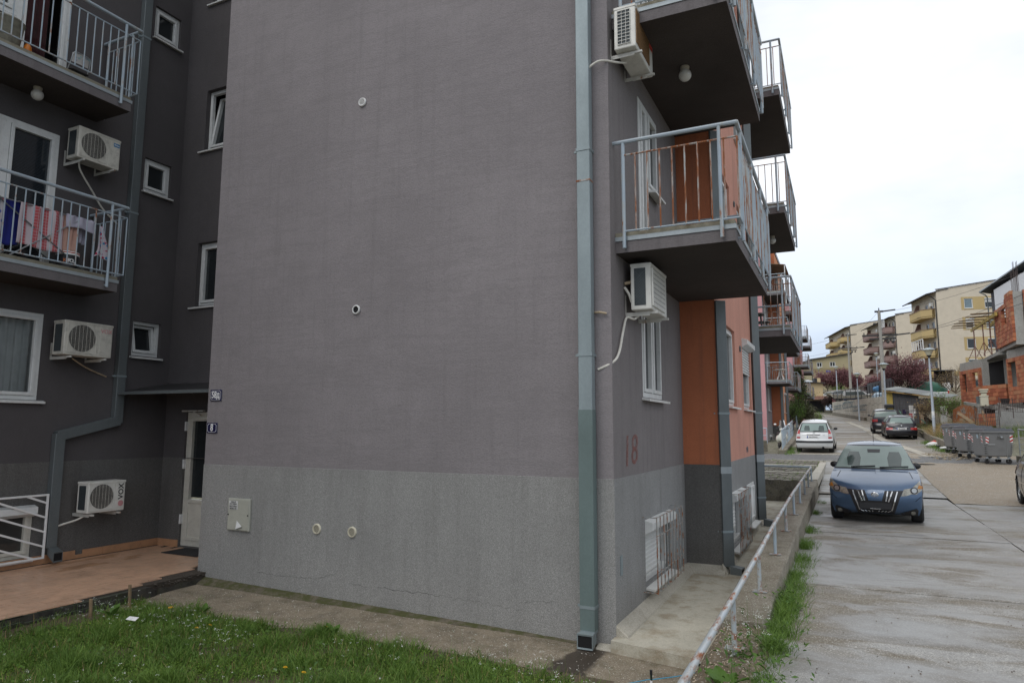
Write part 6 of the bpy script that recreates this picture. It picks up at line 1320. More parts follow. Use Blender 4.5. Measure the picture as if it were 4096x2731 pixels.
# ---------------------------------------------------------------- retaining wall with graffiti, fence, lot
WA, WB, WC = V3((-1.15, 96.5, 0)), V3((2.15, 77.5, 0)), V3((3.75, 64.5, 0))
wt = lambda t_: 0
rw = thing('retaining_wall', 'long cast concrete retaining wall with blue grey graffiti at the road bend', 'wall', WB)
rwm = concrete('wall_panels', (.46, .43, .36), sa=.45, stain=(.22, .195, .145), scale=.5, moss=.08)
def wallz(p): return interp(p.y, [(60, 4.95), (77.5, 5.3), (97, 5.65)])
def panels(p, q, n, split):
    for i in range(n):
        a, b = p.lerp(q, i / n), p.lerp(q, (i + 1) / n); d = (b - a).normalized(); nn = Vector((-d.y, d.x, 0)); 
        if nn.dot(V3((0, 0, 0)) - a) < 0: nn = -nn
        zb_, zt2 = zr(a.y) - .4, wallz((a + b) / 2); zs = sorted([zb_, zt2] + [lerp(zr(a.y), zt2, s + (.05 * (i % 2))) for s in split])
        for z0, z1 in zip(zs, zs[1:]):
            f_ = F(a, d, nn); MB().fbox(f_, .02, (b - a).length - .02, -.3, random.uniform(0, .015), z0 + .012, z1 - .012).build('panel', rwm, rw, bevel=.01)
    MB().prism([p + Vector((.3, .2, zr(p.y) - .5)), q + Vector((.3, .2, zr(q.y) - .5)), q + Vector((.3, .2, wallz(q) - .04)), p + Vector((.3, .2, wallz(p) - .04))], (.15, .1, 0)).build('core', M['joint'], rw)
panels(WA, WB, 5, (.33,)); panels(WB, WC, 9, (.36, .70))
MB().prism([WA + Vector((-.1, 0, zr(96.5) - .3)), WB + Vector((-.25, -.1, zr(77.5) - .3)), WB + Vector((-.25, -.1, zr(77.5) + .32)), WA + Vector((-.1, 0, zr(96.5) + .30))], (.2, .2, 0)).build('footing', M['kerb'], rw)
gd = (WB - WA).normalized(); gn = Vector((-gd.y, gd.x, 0)); gn = gn if gn.dot(-WA) > 0 else -gn
gsp = plain('grey_blue_spray', (.16, .22, .24), .9)
def scrawl(u0, u1, z0, z1, seed):
    random.seed(seed); m = MB(); x = u0
    while x < u1:
        w = (u1 - u0) * random.uniform(.10, .2); pts = [WA + gd * (x + w * .5 + w * .55 * cos(a) * (1 + .3 * noise.noise(Vector((a, seed, 0))))) + gn * .03 + Vector((0, 0, lerp(z0, z1, .5 + .5 * sin(a + .4)))) for a in [k * random.uniform(.5, .62) for k in range(11)]]
        for p, q in zip(pts, pts[1:]): m.bar(p, q, .055, .01, gn)
        x += w * .8
    m.build('graffiti', gsp, rw)
gl = (WB - WA).length
scrawl(gl * .06, gl * .30, 4.62, 5.12, 5); scrawl(gl * .36, gl * .66, 4.60, 5.25, 8); scrawl(gl * .66, gl * .96, 4.15, 4.7, 11)
random.seed(12)
for p, q, n in ((gl * .34, gl * .64, 0),): 
    arc = [WA + gd * lerp(p, q, k / 20) + gn * .03 + Vector((0, 0, 4.75 + .62 * sin(pi * k / 20) ** .5)) for k in range(21)]; m = MB()
    for a, b in zip(arc, arc[1:]): m.bar(a, b, .07, .01, gn)
    m.build('graffiti', gsp, rw)
fe = thing('metal_fence', 'black slatted metal fence on top of the retaining wall', 'fence', WB)
bfence = plain('fence_black', (.016, .016, .018), .5)
up_off = Vector((.15, .1, 0))
for p, q, n in ((WA, WB, 7), (WB, WC, 8)):
    for i in range(n + 1): a = p.lerp(q, i / n) + up_off; MB().bar(a + Vector((0, 0, wallz(a) - .2)), a + Vector((0, 0, wallz(a) + 1.25)), .06, .06, (0, 1, 0)).build('post', bfence, fe)
    a, b = p + up_off, q + up_off
    for hh in (.18, 1.22): MB().bar(a + Vector((0, 0, wallz(a) + hh)), b + Vector((0, 0, wallz(b) + hh)), .05, .05).build('rail', bfence, fe)
m = MB()
for i in range(90): a = WA.lerp(WB, i / 90) + up_off; m.bar(a + Vector((0, 0, wallz(a) + .18)), a + Vector((0, 0, wallz(a) + 1.22)), .018, .018, (0, 1, 0))
tag(m.build('bars', bfence, fe), kind='stuff')
for i in range(26):
    a = WB.lerp(WC, (i + .5) / 26) + up_off; d = (WC - WB).normalized(); b = a + d * .47; a0 = a - d * .0
    if i < 24: MB().prism([a0 + Vector((0, 0, wallz(a) + .45)), b + Vector((0, 0, wallz(b) + .45)), b + Vector((0, 0, wallz(b) + 1.45)), a0 + Vector((0, 0, wallz(a) + 1.45))], (.02, .02, 0)).build('panel', bfence, fe)
# hillside and upper car park
def hx(y): return interp(y, [(44, 5.2), (52, 5.6), (57, 5.0), (64.5, 4.0), (77.5, 2.4), (96.5, -.9), (104, -1.4), (125, -3), (260, -14)])
def hz(x, y):
    z = interp(y, [(40, zr(40) + .4), (52, zr(52) + .5), (60, 4.2), (66, 5.0), (77, 5.35), (97, 6.1), (106, 7.0), (145, 9.8), (185, 12.3), (300, 16)])
    return z + min(1.2, max(0, x - hx(y) - 2) * (.25 if y < 60 else .05))
mb = MB(); ysl = [44, 46, 48, 50, 52, 54, 57, 60, 64.5, 68, 72, 77.5, 82, 88, 92, 96.5, 97, 104, 112, 125, 150, 190, 260]
mb.add([(lerp(hx(y), 90, (i / 24) ** 2), y, hz(lerp(hx(y), 90, (i / 24) ** 2), y)) for y in ysl for i in range(25)], [(j * 25 + i, j * 25 + i + 1, (j + 1) * 25 + i + 1, (j + 1) * 25 + i) for j in range(len(ysl) - 1) for i in range(24)])
structure(mb.build('hillside', M['bank'], smooth=True))
# low verge wall and bank behind the parked cars
mb = MB(); vp = [(4.35, 38.2), (4.25, 42), (4.3, 46), (4.5, 50), (4.2, 54)]
for (xa, ya), (xb, yb) in zip(vp, vp[1:]): mb.bar((xa, ya, zr(ya) + .12), (xb, yb, zr(yb) + .12), .22, .62)
structure(mb.build('verge_wall', M['kerb'], bevel=.02))
def bankw(y): return interp(y, [(37, 1.5), (40, 2.2), (46, 3.2), (56, 6)])
mb = MB(); mb.grid(lambda u, v: (4.3 + u * bankw(lerp(37.2, 56, v)), lerp(37.2, 56, v), zr(lerp(37.2, 56, v)) + .25 + u * bankw(lerp(37.2, 56, v)) / 9 * 1.7 + .10 * nz3(u * 9, v * 14)), 20, 30); structure(mb.build('bank', M['bank'], smooth=True))

# ---------------------------------------------------------------- corrugated shed
shm = plain('shed_grey', (.085, .09, .098), .6, var=.2, grime=.3); yel = plain('insulation_yellow', (.50, .38, .10), .8, var=.15, scale=2, grime=.2); rustm = rusty('rusted_sheet', (.07, .045, .035), .8)
sA, sB = at(3553, 1700, 51), at(3762, 1700, 48.5)
sA.z, sB.z = 2.1, 2.0; sd = (sB - sA); sd.z = 0; sL = sd.length; sd.normalize(); sn = Vector((sd.y, -sd.x, 0)); sn = sn if sn.dot(-sA) > 0 else -sn
sh = thing('shed', 'low grey sheet metal shed with a sloping tin roof and yellow insulated corner', 'shed', sA)
zL, zR = at(3555, 1560, 51).z, at(3762, 1590, 48.5).z; f_ = F((sA.x, sA.y, 0), sd, sn)
def roofz(a): return lerp(zL, zR, a / sL)
k = 7
for i in range(k):
    a0, a1 = lerp(sL * .13, sL, i / k), lerp(sL * .13, sL, (i + 1) / k)
    if 0.60 < (i + .5) / k: continue
    MB().hexa([f_(a0 + .01, -.06, 1.6), f_(a1 - .01, -.06, 1.6), f_(a1 - .01, 0, 1.6), f_(a0 + .01, 0, 1.6), f_(a0 + .01, -.06, roofz(a0)), f_(a1 - .01, -.06, roofz(a1)), f_(a1 - .01, 0, roofz(a1)), f_(a0 + .01, 0, roofz(a0))]).build('panel', shm, sh)
a0, a1 = sL * .66, sL
MB().fbox(f_, sL * .61, sL, -.08, -.02, zR - .55, zR).build('panel', shm, sh); MB().fbox(f_, a0 + .3, a1, -.5, -.45, 1.6, zR - .3).build('opening_back', rustm, sh); MB().fbox(f_, sL * .61, sL * .68, -.07, .0, 1.6, zR - .4).build('door', rustm, sh)
MB().hexa([f_(0, -2.2, 1.6), f_(sL * .12, -.02, 1.6), f_(sL * .12, .03, 1.6), f_(-.05, -2.1, 1.6), f_(0, -2.2, zL - .03), f_(sL * .12, -.02, zL - .03), f_(sL * .12, .03, zL - .03), f_(-.05, -2.1, zL - .03)]).build('side_wall', shm, sh)
for z0, z1 in ((1.6, 3.05), (3.07, zL - .12)): MB().fbox(f_, .02, sL * .125, .0, .06, z0, z1).build('insulation_board', yel, sh)
for i in range(8):
    a0, a1 = lerp(-.2, sL + .5, i / 8), lerp(-.2, sL + .5, (i + 1) / 8); o_ = random.uniform(-.04, .06)
    MB().hexa([f_(a0, -3, roofz(a0) + .35), f_(a1, -3, roofz(a1) + .35), f_(a1, .35 + o_, roofz(a1) + .02), f_(a0, .35 + o_, roofz(a0) + .02), f_(a0, -3, roofz(a0) + .39), f_(a1, -3, roofz(a1) + .39), f_(a1, .35 + o_, roofz(a1) + .06), f_(a0, .35 + o_, roofz(a0) + .06)]).build('roof_sheet', plain('roof_sheet_%d' % i, random.choice([(.16, .18, .175), (.12, .13, .13), (.22, .235, .22)]), .5, metal=.3, var=.2, grime=.3), sh)
MB().bar(f_(-.1, .3, roofz(0) - .04), f_(sL + .4, .33, roofz(sL) - .06), .06, .08).build('roof_batten', plain('ochre_batten', (.36, .22, .07), .7), sh)
for a, z, mt, w, h in ((sL * .30, 3.35, 'blue_sign', .25, .34), (sL * .49, 3.38, 'white', .25, .36), (sL * .70, 3.4, 'rail_rust', .25, .18), (sL * .47, 3.05, 'wood', .35, .18)): MB().fbox(f_, a, a + w, .005, .012, z, z + h).build('notice', M[mt], sh)
for lb, pa, pb_, w in (('timber plank leaning against the shed front', at(3675, 1618, 47.6), at(3694, 1695, 46.8), .22), ('green painted bar leaning on the shed', at(3596, 1640, 48.5), at(3610, 1662, 48.2), .05), ('green painted bar lying askew in the weeds', at(3684, 1675, 46), at(3708, 1697, 45.6), .06)):
    tag(MB().bar(pa, pb_, w, .04, (0, -1, 0)).build('plank' if 'plank' in lb else 'metal_bar', M['wood'] if 'plank' in lb else plain('green_bar', (.05, .22, .15), .5)), lb, 'plank' if 'plank' in lb else 'bar')
def banner(label, px, py0, py1, w, d, red):
    t = thing('advert_banner', label, 'banner', at(px, py1, d), group='printed banners tied to the site fence'); a, b = at(px, py0, d), at(px, py1, d); u = RGT.copy(); u.z = 0; u.normalize(); h = (a - b).length
    m = MB(); m.grid(lambda q, v: b + u * (q * w) + Vector((0, 0, h * v)) + Vector((-.4, -.9, 0)) * (.03 * sin(q * 5 + v * 7) + (.06 * (1 - v) * q)), 8, 14); m.build('sheet', plain('banner_sheet', (.60, .59, .57), .6, var=.05, grime=.15), t, smooth=True)
    fo = Vector((-.4, -.9, 0)).normalized() * .11
    if red:
        MB().quad(b + u * .02 + fo + Vector((0, 0, h * .36)), b + u * (w * .80) + fo + Vector((0, 0, h * .36)), b + u * (w * .80) + fo + Vector((0, 0, h * .56)), b + u * .02 + fo + Vector((0, 0, h * .56))).build('red_field', plain('banner_red', (.45, .03, .03), .6), t)
        text('lettering', 'PRODAJA', .20, M['white'], t, b + u * (w * .42) + fo * 1.1 + Vector((0, 0, h * .46)), u, fo, bold=True, sx=.8); text('lettering', 'STANOVI', .20, plain('banner_grey', (.2, .2, .22), .7), t, b + u * (w * .45) + fo * 1.1 + Vector((0, 0, h * .72)), u, fo, bold=True, sx=.85); text('lettering', '063 81', .2, plain('banner_grey', (.2, .2, .22), .7), t, b + u * (w * .45) + fo * 1.1 + Vector((0, 0, h * .22)), u, fo, bold=True)
    else:
        for k in range(6): MB().quad(*[b + u * (w * x) + fo + Vector((0, 0, h * z)) for x, z in ((.12, .86 - k * .07), (.7, .86 - k * .07), (.7, .875 - k * .07), (.12, .875 - k * .07))]).build('print_line', M['ac_old'], t)
banner('white advertising banner with a red field in front of the shed', 3640, 1621, 1696, .32, 45.5, True); banner('torn plain white banner right of the near lamp post', 3765, 1624, 1694, .42, 43, False)
# ---------------------------------------------------------------- unfinished brick house on the right
bk = [plain('clay_block_%d' % i, c, .85, var=.18, scale=3, bump=.3, bscale=30) for i, c in enumerate(((.36, .115, .055), (.41, .145, .07), (.29, .085, .042), (.39, .17, .085)))]
BL, BH, BD = .38, .215, .16
bms = [MB().box(0, -BD, 0, BL - .012, 0, BH - .014).mesh('brick', m) for m in bk]
raw = concrete('raw_concrete', (.33, .325, .30), sa=.4, stain=(.20, .19, .17), scale=1.5); mort = plain('mortar_grey', (.20, .19, .175), .9)
ch_ = thing('unfinished_house', 'unfinished house of orange clay blocks with concrete frame and props', 'house', at(3960, 1640, 39))
nb = [0]
def bricks(o, u, n, L, z0, rows, holes=(), top=lambda a: 99, wid=BL):
    o, u = V3(o), V3(u).normalized(); n = V3(n); ang = atan2(u.y, u.x); flip = (Vector((-u.y, u.x, 0)).dot(n)) > 0
    MB().prism([o + Vector((0, 0, z0)) - n * .03, o + u * L + Vector((0, 0, z0)) - n * .03, o + u * L + Vector((0, 0, z0 + min(rows * BH, top(L)))) - n * .03, o + Vector((0, 0, z0 + min(rows * BH, top(0)))) - n * .03], -n * .10).build('mortar_core', mort, ch_) if not holes else None
    for r in range(rows):
        a = -(BL / 2 if r % 2 else 0)
        while a < L:
            s, e = max(a, 0), min(a + wid, L); zc = z0 + (r + .5) * BH; segs = [(s, e)]
            for h in holes:
                if h[2] < zc < h[3]: segs = [q for s0, e0 in segs for q in ((s0, min(e0, h[0])), (max(s0, h[1]), e0)) if q[1] - q[0] > .02]
            for s0, e0 in segs:
                if e0 - s0 < .03 or zc - z0 > top((s0 + e0) / 2): continue
                p = o + u * (e0 if flip else s0) + n * random.uniform(-.006, .006) + Vector((0, 0, z0 + r * BH)); b = link('brick', random.choice(bms), ch_, world=False, loc=p - wpos(ch_)); b.rotation_euler = (0, 0, ang + (pi if flip else 0)); b.scale.x = (e0 - s0) / BL; nb[0] += 1
            a += wid
def part(name, mb, mat, parent=None): return mb.build(name, mat, parent or ch_, bevel=.008)
ny, nx_ = Vector((0, -1, 0)), Vector((-1, 0, 0))
# first floor slab (left) with its near end, and the higher slab (right)
N1 = at(3993, 1419, 38); zs1 = N1.z; Lf = line_px(N1, (0, 1, 0), 3889); dl = Lf.y - N1.y
part('slab', MB().box(N1.x, N1.y, zs1 - .0, N1.x + 6, Lf.y, zs1 + .20), raw)
N2 = at(4067, 1386, 34.6); N2.z = zs1 + .16; F2 = line_px(N2, (0, 1, 0), 3997)
part('slab', MB().box(N2.x, N2.y, N2.z, N2.x + 6, F2.y, N2.z + .20), raw)
# upper room of blocks on the right slab: wall along the street, concrete columns
zb = N2.z + .20; Lw = F2.y - N2.y
bricks((N2.x + .05, F2.y - .12, 0), (0, -1, 0), nx_, Lw - .12, zb, 12, [(Lw * .42, Lw * .68, zb + 5.0 * BH, zb + 9.0 * BH)], top=lambda a: 10.3 * BH if a < Lw * .40 else (9.6 * BH if a < Lw * .66 else 12 * BH))
part('column', MB().box(N2.x + .0, F2.y - .12, zb, N2.x + .3, F2.y + .08, zb + 10.2 * BH), raw); part('column', MB().box(N2.x + .02, N2.y, zb, N2.x + .40, N2.y + .42, zb + 11.7 * BH), raw)
part('room_back', MB().box(N2.x + .9, N2.y + .5, zb, N2.x + 1.0, F2.y - .2, zb + 8 * BH), bk[2])
bricks((N2.x + .44, N2.y + .05, 0), (1, 0, 0), ny, 5, zb, 12)
m = MB(); random.seed(21)
rebar = plain('rebar', (.07, .05, .045), .8)
for x, y, z, h in [(N2.x + .08 + .08 * (k % 4), N2.y + .08 + .24 * (k // 4), zb + 11.6 * BH, 1.1 + .5 * (k % 2)) for k in range(8)] + [(N2.x + .6 + .35 * k, N2.y + .1, zb + 11.9 * BH, .55 + .2 * (k % 3)) for k in range(6)] + [(N2.x + .3, F2.y - 1.4 - .3 * k, zb + 9 * BH, .7) for k in range(3)]: m.tube([(x, y, z - .2), (x + random.uniform(-.04, .04), y, z + h)], .012, 5)
tag(m.build('rebar', rebar, ch_), kind='stuff')
# shuttering: yellow beams on red props with planks over, standing on the left slab
ylw = plain('form_beam_yellow', (.42, .31, .08), .6, var=.2); redp_ = rusty('prop_red', (.16, .035, .025), .5)
zt_f = at(3905, 1300, 41).z; zfl = zs1 + .2
for (px, d) in ((3904, 42.6), (3940, 40.6), (3968, 39.6)):
    b = up_to(px, 1420, z=zfl); b = at(px, 1714 - (zfl - 2.275) / d * 2740, d); part('prop', MB().tube([b, Vector((b.x, b.y, zt_f))], .035, 8), redp_)
    m = MB()
    for k in range(3): a = k * 2.1 + .4; m.bar(b + Vector((.45 * cos(a), .45 * sin(a), 0)), b + Vector((0, 0, .85)), .03, .03); m.bar(b + Vector((.3 * cos(a), .3 * sin(a), .3)), b + Vector((.05 * cos(a), .05 * sin(a), .2)), .02, .02)
    m.build('prop_tripod', redp_, ch_)
for k, (pa, da, pb_, db) in enumerate(((3884, 44, 3985, 37.6), (3960, 42, 4000, 38.5))):
    a, b = at(pa, 1300, da), at(pb_, 1260, db); a.z = b.z = zt_f + .10; part('form_beam', MB().bar(a, b, .12, .2), ylw)
random.seed(5)
for i in range(11):
    t_ = i / 10; c = at(lerp(3872, 3982, t_), 1280, lerp(43.5, 37.8, t_)); c.z = zt_f + .22 + .05 * (i % 2); l0 = random.uniform(.5, 1.2)
    part('plank', MB().bar(c + Vector((-l0, .12, 0)), c + Vector((2.6, -.3, 0)), .2, .04), M['wood'])
part('back_wall', MB().box(N1.x + 1.6, N1.y + .3, zfl, N1.x + 1.8, Lf.y - 1.5, zt_f + .1), raw); part('column', MB().box(N1.x + .9, N1.y + 2.2, zfl, N1.x + 1.2, N1.y + 2.6, zt_f + .1), raw)
bricks((N1.x + .75, N1.y + 1.2, 0), (0, -1, 0), nx_, .9, zfl, 9)
# ground floor
zg = at(3960, 1618, 38.5).z
G0, G1 = at(3857, 1600, 42.0), at(3938, 1600, 39.2); gu = (G1 - G0); gu.z = 0; gL = gu.length; gu.normalize(); gnn = Vector((gu.y, -gu.x, 0)); gnn = gnn if gnn.dot(-G0) > 0 else -gnn
bricks((G0.x, G0.y, 0), gu, gnn, gL, zg, 10, [(gL * .14, gL * .34, zg + .95, zg + 9.4 * BH), (gL * .66, gL * .92, zg + 1.05, zg + 9.4 * BH)])
fg = F((G0.x, G0.y, 0), gu, gnn); zt1 = zg + 10 * BH
part('ring_beam', MB().fbox(fg, -.2, gL, -.3, .02, zt1, zt1 + .50), raw); part('column', MB().fbox(fg, -.22, -.005, -.3, .02, zg - .6, zt1), raw); part('column', MB().fbox(fg, gL + .005, gL + .16, -.3, .03, zg, zt1 + .3), raw)
for a0, a1 in ((.12, .36), (.63, .95)): part('lintel', MB().fbox(fg, gL * a0, gL * a1, -.2, .03, zg + 9.0 * BH, zg + 9.0 * BH + .16), M['wood'])
part('room_back', MB().fbox(fg, -.1, gL + 5, -1.6, -1.5, zg - .5, zt1 + .5), M['dark'])
H0 = at(3944, 1610, 38.6); H1 = at(4042, 1610, 36.9); hu = H1 - H0; hu.z = 0; hL = hu.length; hu.normalize(); hn = Vector((hu.y, -hu.x, 0)); hn = hn if hn.dot(-H0) > 0 else -hn
bricks((H0.x, H0.y, 0), hu, hn, hL, zg, 5); fh = F((H0.x, H0.y, 0), hu, hn)
part('back_wall', MB().fbox(fh, -.3, hL * .55, -1.7, -1.5, zg, zs1), raw); part('room_back', MB().fbox(fh, hL * .3, hL + 4, -1.9, -1.8, zg - .5, zs1), M['dark']); part('inner_wall', MB().fbox(fh, hL * .84, hL, -1.4, -1.25, zg, zs1), bk[1])
K0 = at(4046, 1610, 36.6); K1 = at(4150, 1610, 33.6); ku = K1 - K0; ku.z = 0; kL = ku.length; ku.normalize(); kn = Vector((ku.y, -ku.x, 0)); kn = kn if kn.dot(-K0) > 0 else -kn
bricks((K0.x + ku.x * .2, K0.y + ku.y * .2, 0), ku, kn, kL, zg, 11, [(kL * .06, kL * .38, zg + 4.4 * BH, zg + 10 * BH)], wid=.30); fk = F((K0.x, K0.y, 0), ku, kn)
part('column', MB().fbox(fk, -.02, .17, -.3, .03, zg, zs1), raw); part('lintel', MB().fbox(fk, kL * .05, kL * .45, -.25, .03, zg + 10 * BH, zg + 10 * BH + .22), M['wood']); part('ring_beam', MB().fbox(fk, 0, kL, -.3, .02, zg + 11 * BH, zs1 + .1), raw); part('room_back', MB().fbox(fk, 0, kL, -1.5, -1.4, zg, zs1), M['dark'])
part('floor_slab', MB().prism([at(3855, 1618, 41) * 1.0, at(3990, 1640, 36.6), at(4180, 1660, 32.5), at(4300, 1600, 45), at(3920, 1600, 52)], (0, 0, .18)), raw)
part('cellar_back', MB().fbox(fh, -2.6, hL + 3, -1.2, -1.1, zg - 1.9, zg - .1), M['dark']); bricks(at(3926, 1690, 36.6) * 1.0 - Vector((0, 0, at(3926, 1690, 36.6).z)), hu, hn, 1.5, at(3926, 1702, 36.6).z, 3, wid=.25)
for px, d in ((3915, 37.4), (4000, 35.6)): b = at(px, 1690, d); part('column', MB().box(b.x, b.y, zr(40), b.x + .3, b.y + .3, zg), raw)
print('bricks', nb[0])
cp = thing('plaster_column', 'cream plaster column capital standing on the unfinished floor edge', 'column piece', at(3939, 1624, 37.2)); b = at(3939, 1624, 37.2)
for z0, z1, w in ((0, .50, .36), (.5, .58, .40), (.58, .72, .24), (.72, .84, .34), (.84, .92, .42)): MB().box(b.x - w / 2, b.y - w / 2, b.z + z0, b.x + w / 2, b.y + w / 2, b.z + z1).build('block', plain('cream_plaster', (.58, .56, .44), .6, var=.05), cp, bevel=.03, seg=2)
b = at(4021, 1616, 35.2); tb = thing('mortar_tub', 'black mortar tub on the unfinished floor edge', 'tub', b); MB().lathe([(.17, 0), (.21, .26), (.23, .28)], b, 16).build('tub', M['black'], tb, smooth=True)
b = at(3925, 1625, 37.6); tag(MB().box(b.x - .2, b.y, b.z, b.x + .2, b.y + .05, b.z + .55).build('grey_board', M['zinc_dark']), 'small dark board leaning behind the plaster capital', 'board')
# rusty curved sheet, planks and mesh fence below the house
m = MB(); m.grid(lambda u, v: at(3812 + 88 * u, 1700 - 62 * v, 38.6) + Vector((0, -1.2 * u * u, .25 * sin(pi * u) * v)), 12, 4); tag(m.build('metal_sheet', rustm, smooth=True), 'rusty brown curved metal sheet fencing the building site', 'metal sheet')
tag(MB().bar(at(3832, 1650, 37.5), at(3895, 1692, 36.8), .16, .05, (0, -1, 0)).build('plank', M['wood']), 'long plank leaning down across the rusty sheet', 'plank'); tag(MB().bar(at(3838, 1677, 37.4), at(3890, 1680, 37.0), .12, .05, (0, -1, 0)).build('plank', M['wood']), 'short level plank across the rusty sheet', 'plank'); tag(MB().bar(at(3928, 1640, 36.4), at(3945, 1690, 36.1), .10, .05, (0, -1, 0)).build('plank', M['wood']), 'plank leaning before the cellar opening', 'plank')
def mesh_fence(label, a, b, h, nx2, nz2):
    t = thing('mesh_fence', label, 'fence', a, group='reinforcing mesh fences'); m = MB()
    for i in range(nx2 + 1): p = V3(a).lerp(V3(b), i / nx2); m.tube([p, p + Vector((0, 0, h))], .008, 4, cap=False)
    for j in range(nz2 + 1): m.tube([V3(a) + Vector((0, 0, h * j / nz2)), V3(b) + Vector((0, 0, h * j / nz2))], .008, 4, cap=False)
    m.build('mesh', rebar, t)
    for i in (0, .5, 1): p = V3(a).lerp(V3(b), i); MB().tube([p - Vector((0, 0, .3)), p + Vector((0, 0, h + .1))], .02, 5).build('post', rebar, t)
mesh_fence('rusty reinforcing mesh fence before the cellar of the unfinished house', at(3905, 1715, 35.6), at(4000, 1710, 33.8), 1.1, 14, 6); mesh_fence('rusty reinforcing mesh fence above the grey board marked wall', at(4000, 1642, 33.2), at(4110, 1650, 30.8), .55, 12, 3); mesh_fence('thin mesh fence along the weedy bank before the shed', at(3590, 1712, 46.5), at(3760, 1720, 44), 2.0, 26, 10)

# ---------------------------------------------------------------- white house with a dark eaves behind it
wh = thing('white_house', 'white rendered house with a steep dark eaved roof behind the brick house', 'house', at(3990, 1500, 58))
a, b = at(3968, 1400, 58), at(4200, 1400, 54); wu = b - a; wu.z = 0; wL = wu.length; wu.normalize(); wnn = Vector((wu.y, -wu.x, 0)); wnn = wnn if wnn.dot(-a) > 0 else -wnn
fw_ = F((a.x, a.y, 0), wu, wnn); ze = at(3955, 1160, 58).z; z0 = 6; zt_w = at(4096, 1072, 56).z; sl_ = (zt_w - ze) / 2.75
m = MB(); m.prism([fw_(.55, 0, z0), fw_(wL, 0, z0), fw_(wL, 0, ze + sl_ * wL - .5), fw_(.55, 0, ze + sl_ * .55 - .25)], -wnn * 8); m.build('wall', plain('white_render', (.55, .56, .58), .85, var=.05), wh)
MB().prism([fw_(.0, -.5, z0), fw_(.6, -.5, z0), fw_(.6, -.5, ze + .1), fw_(.0, -.5, ze - .15)], -wnn * 7).build('wall', plain('grey_corner', (.09, .09, .10), .8), wh)
MB().prism([fw_(-.35, .25, ze - .05), fw_(wL, .25, ze + sl_ * (wL + .2)), fw_(wL, .25, ze + sl_ * (wL + .2) + .16), fw_(-.35, .25, ze + .11)], -wnn * 9).build('roof', plain('dark_eaves', (.05, .052, .055), .6), wh)
MB().bar(fw_(-.45, .30, ze - .0), fw_(wL, .30, ze + sl_ * (wL + .25) + .13), .12, .10).build('verge_trim', M['steel'], wh); MB().tube([fw_(-.3, .6, ze - .05), fw_(-.05, .2, ze - .3), fw_(-.02, .0, ze - .5), fw_(-.02, 0, z0)], .05, 8).build('downpipe', M['zinc_dark'], wh, smooth=True)

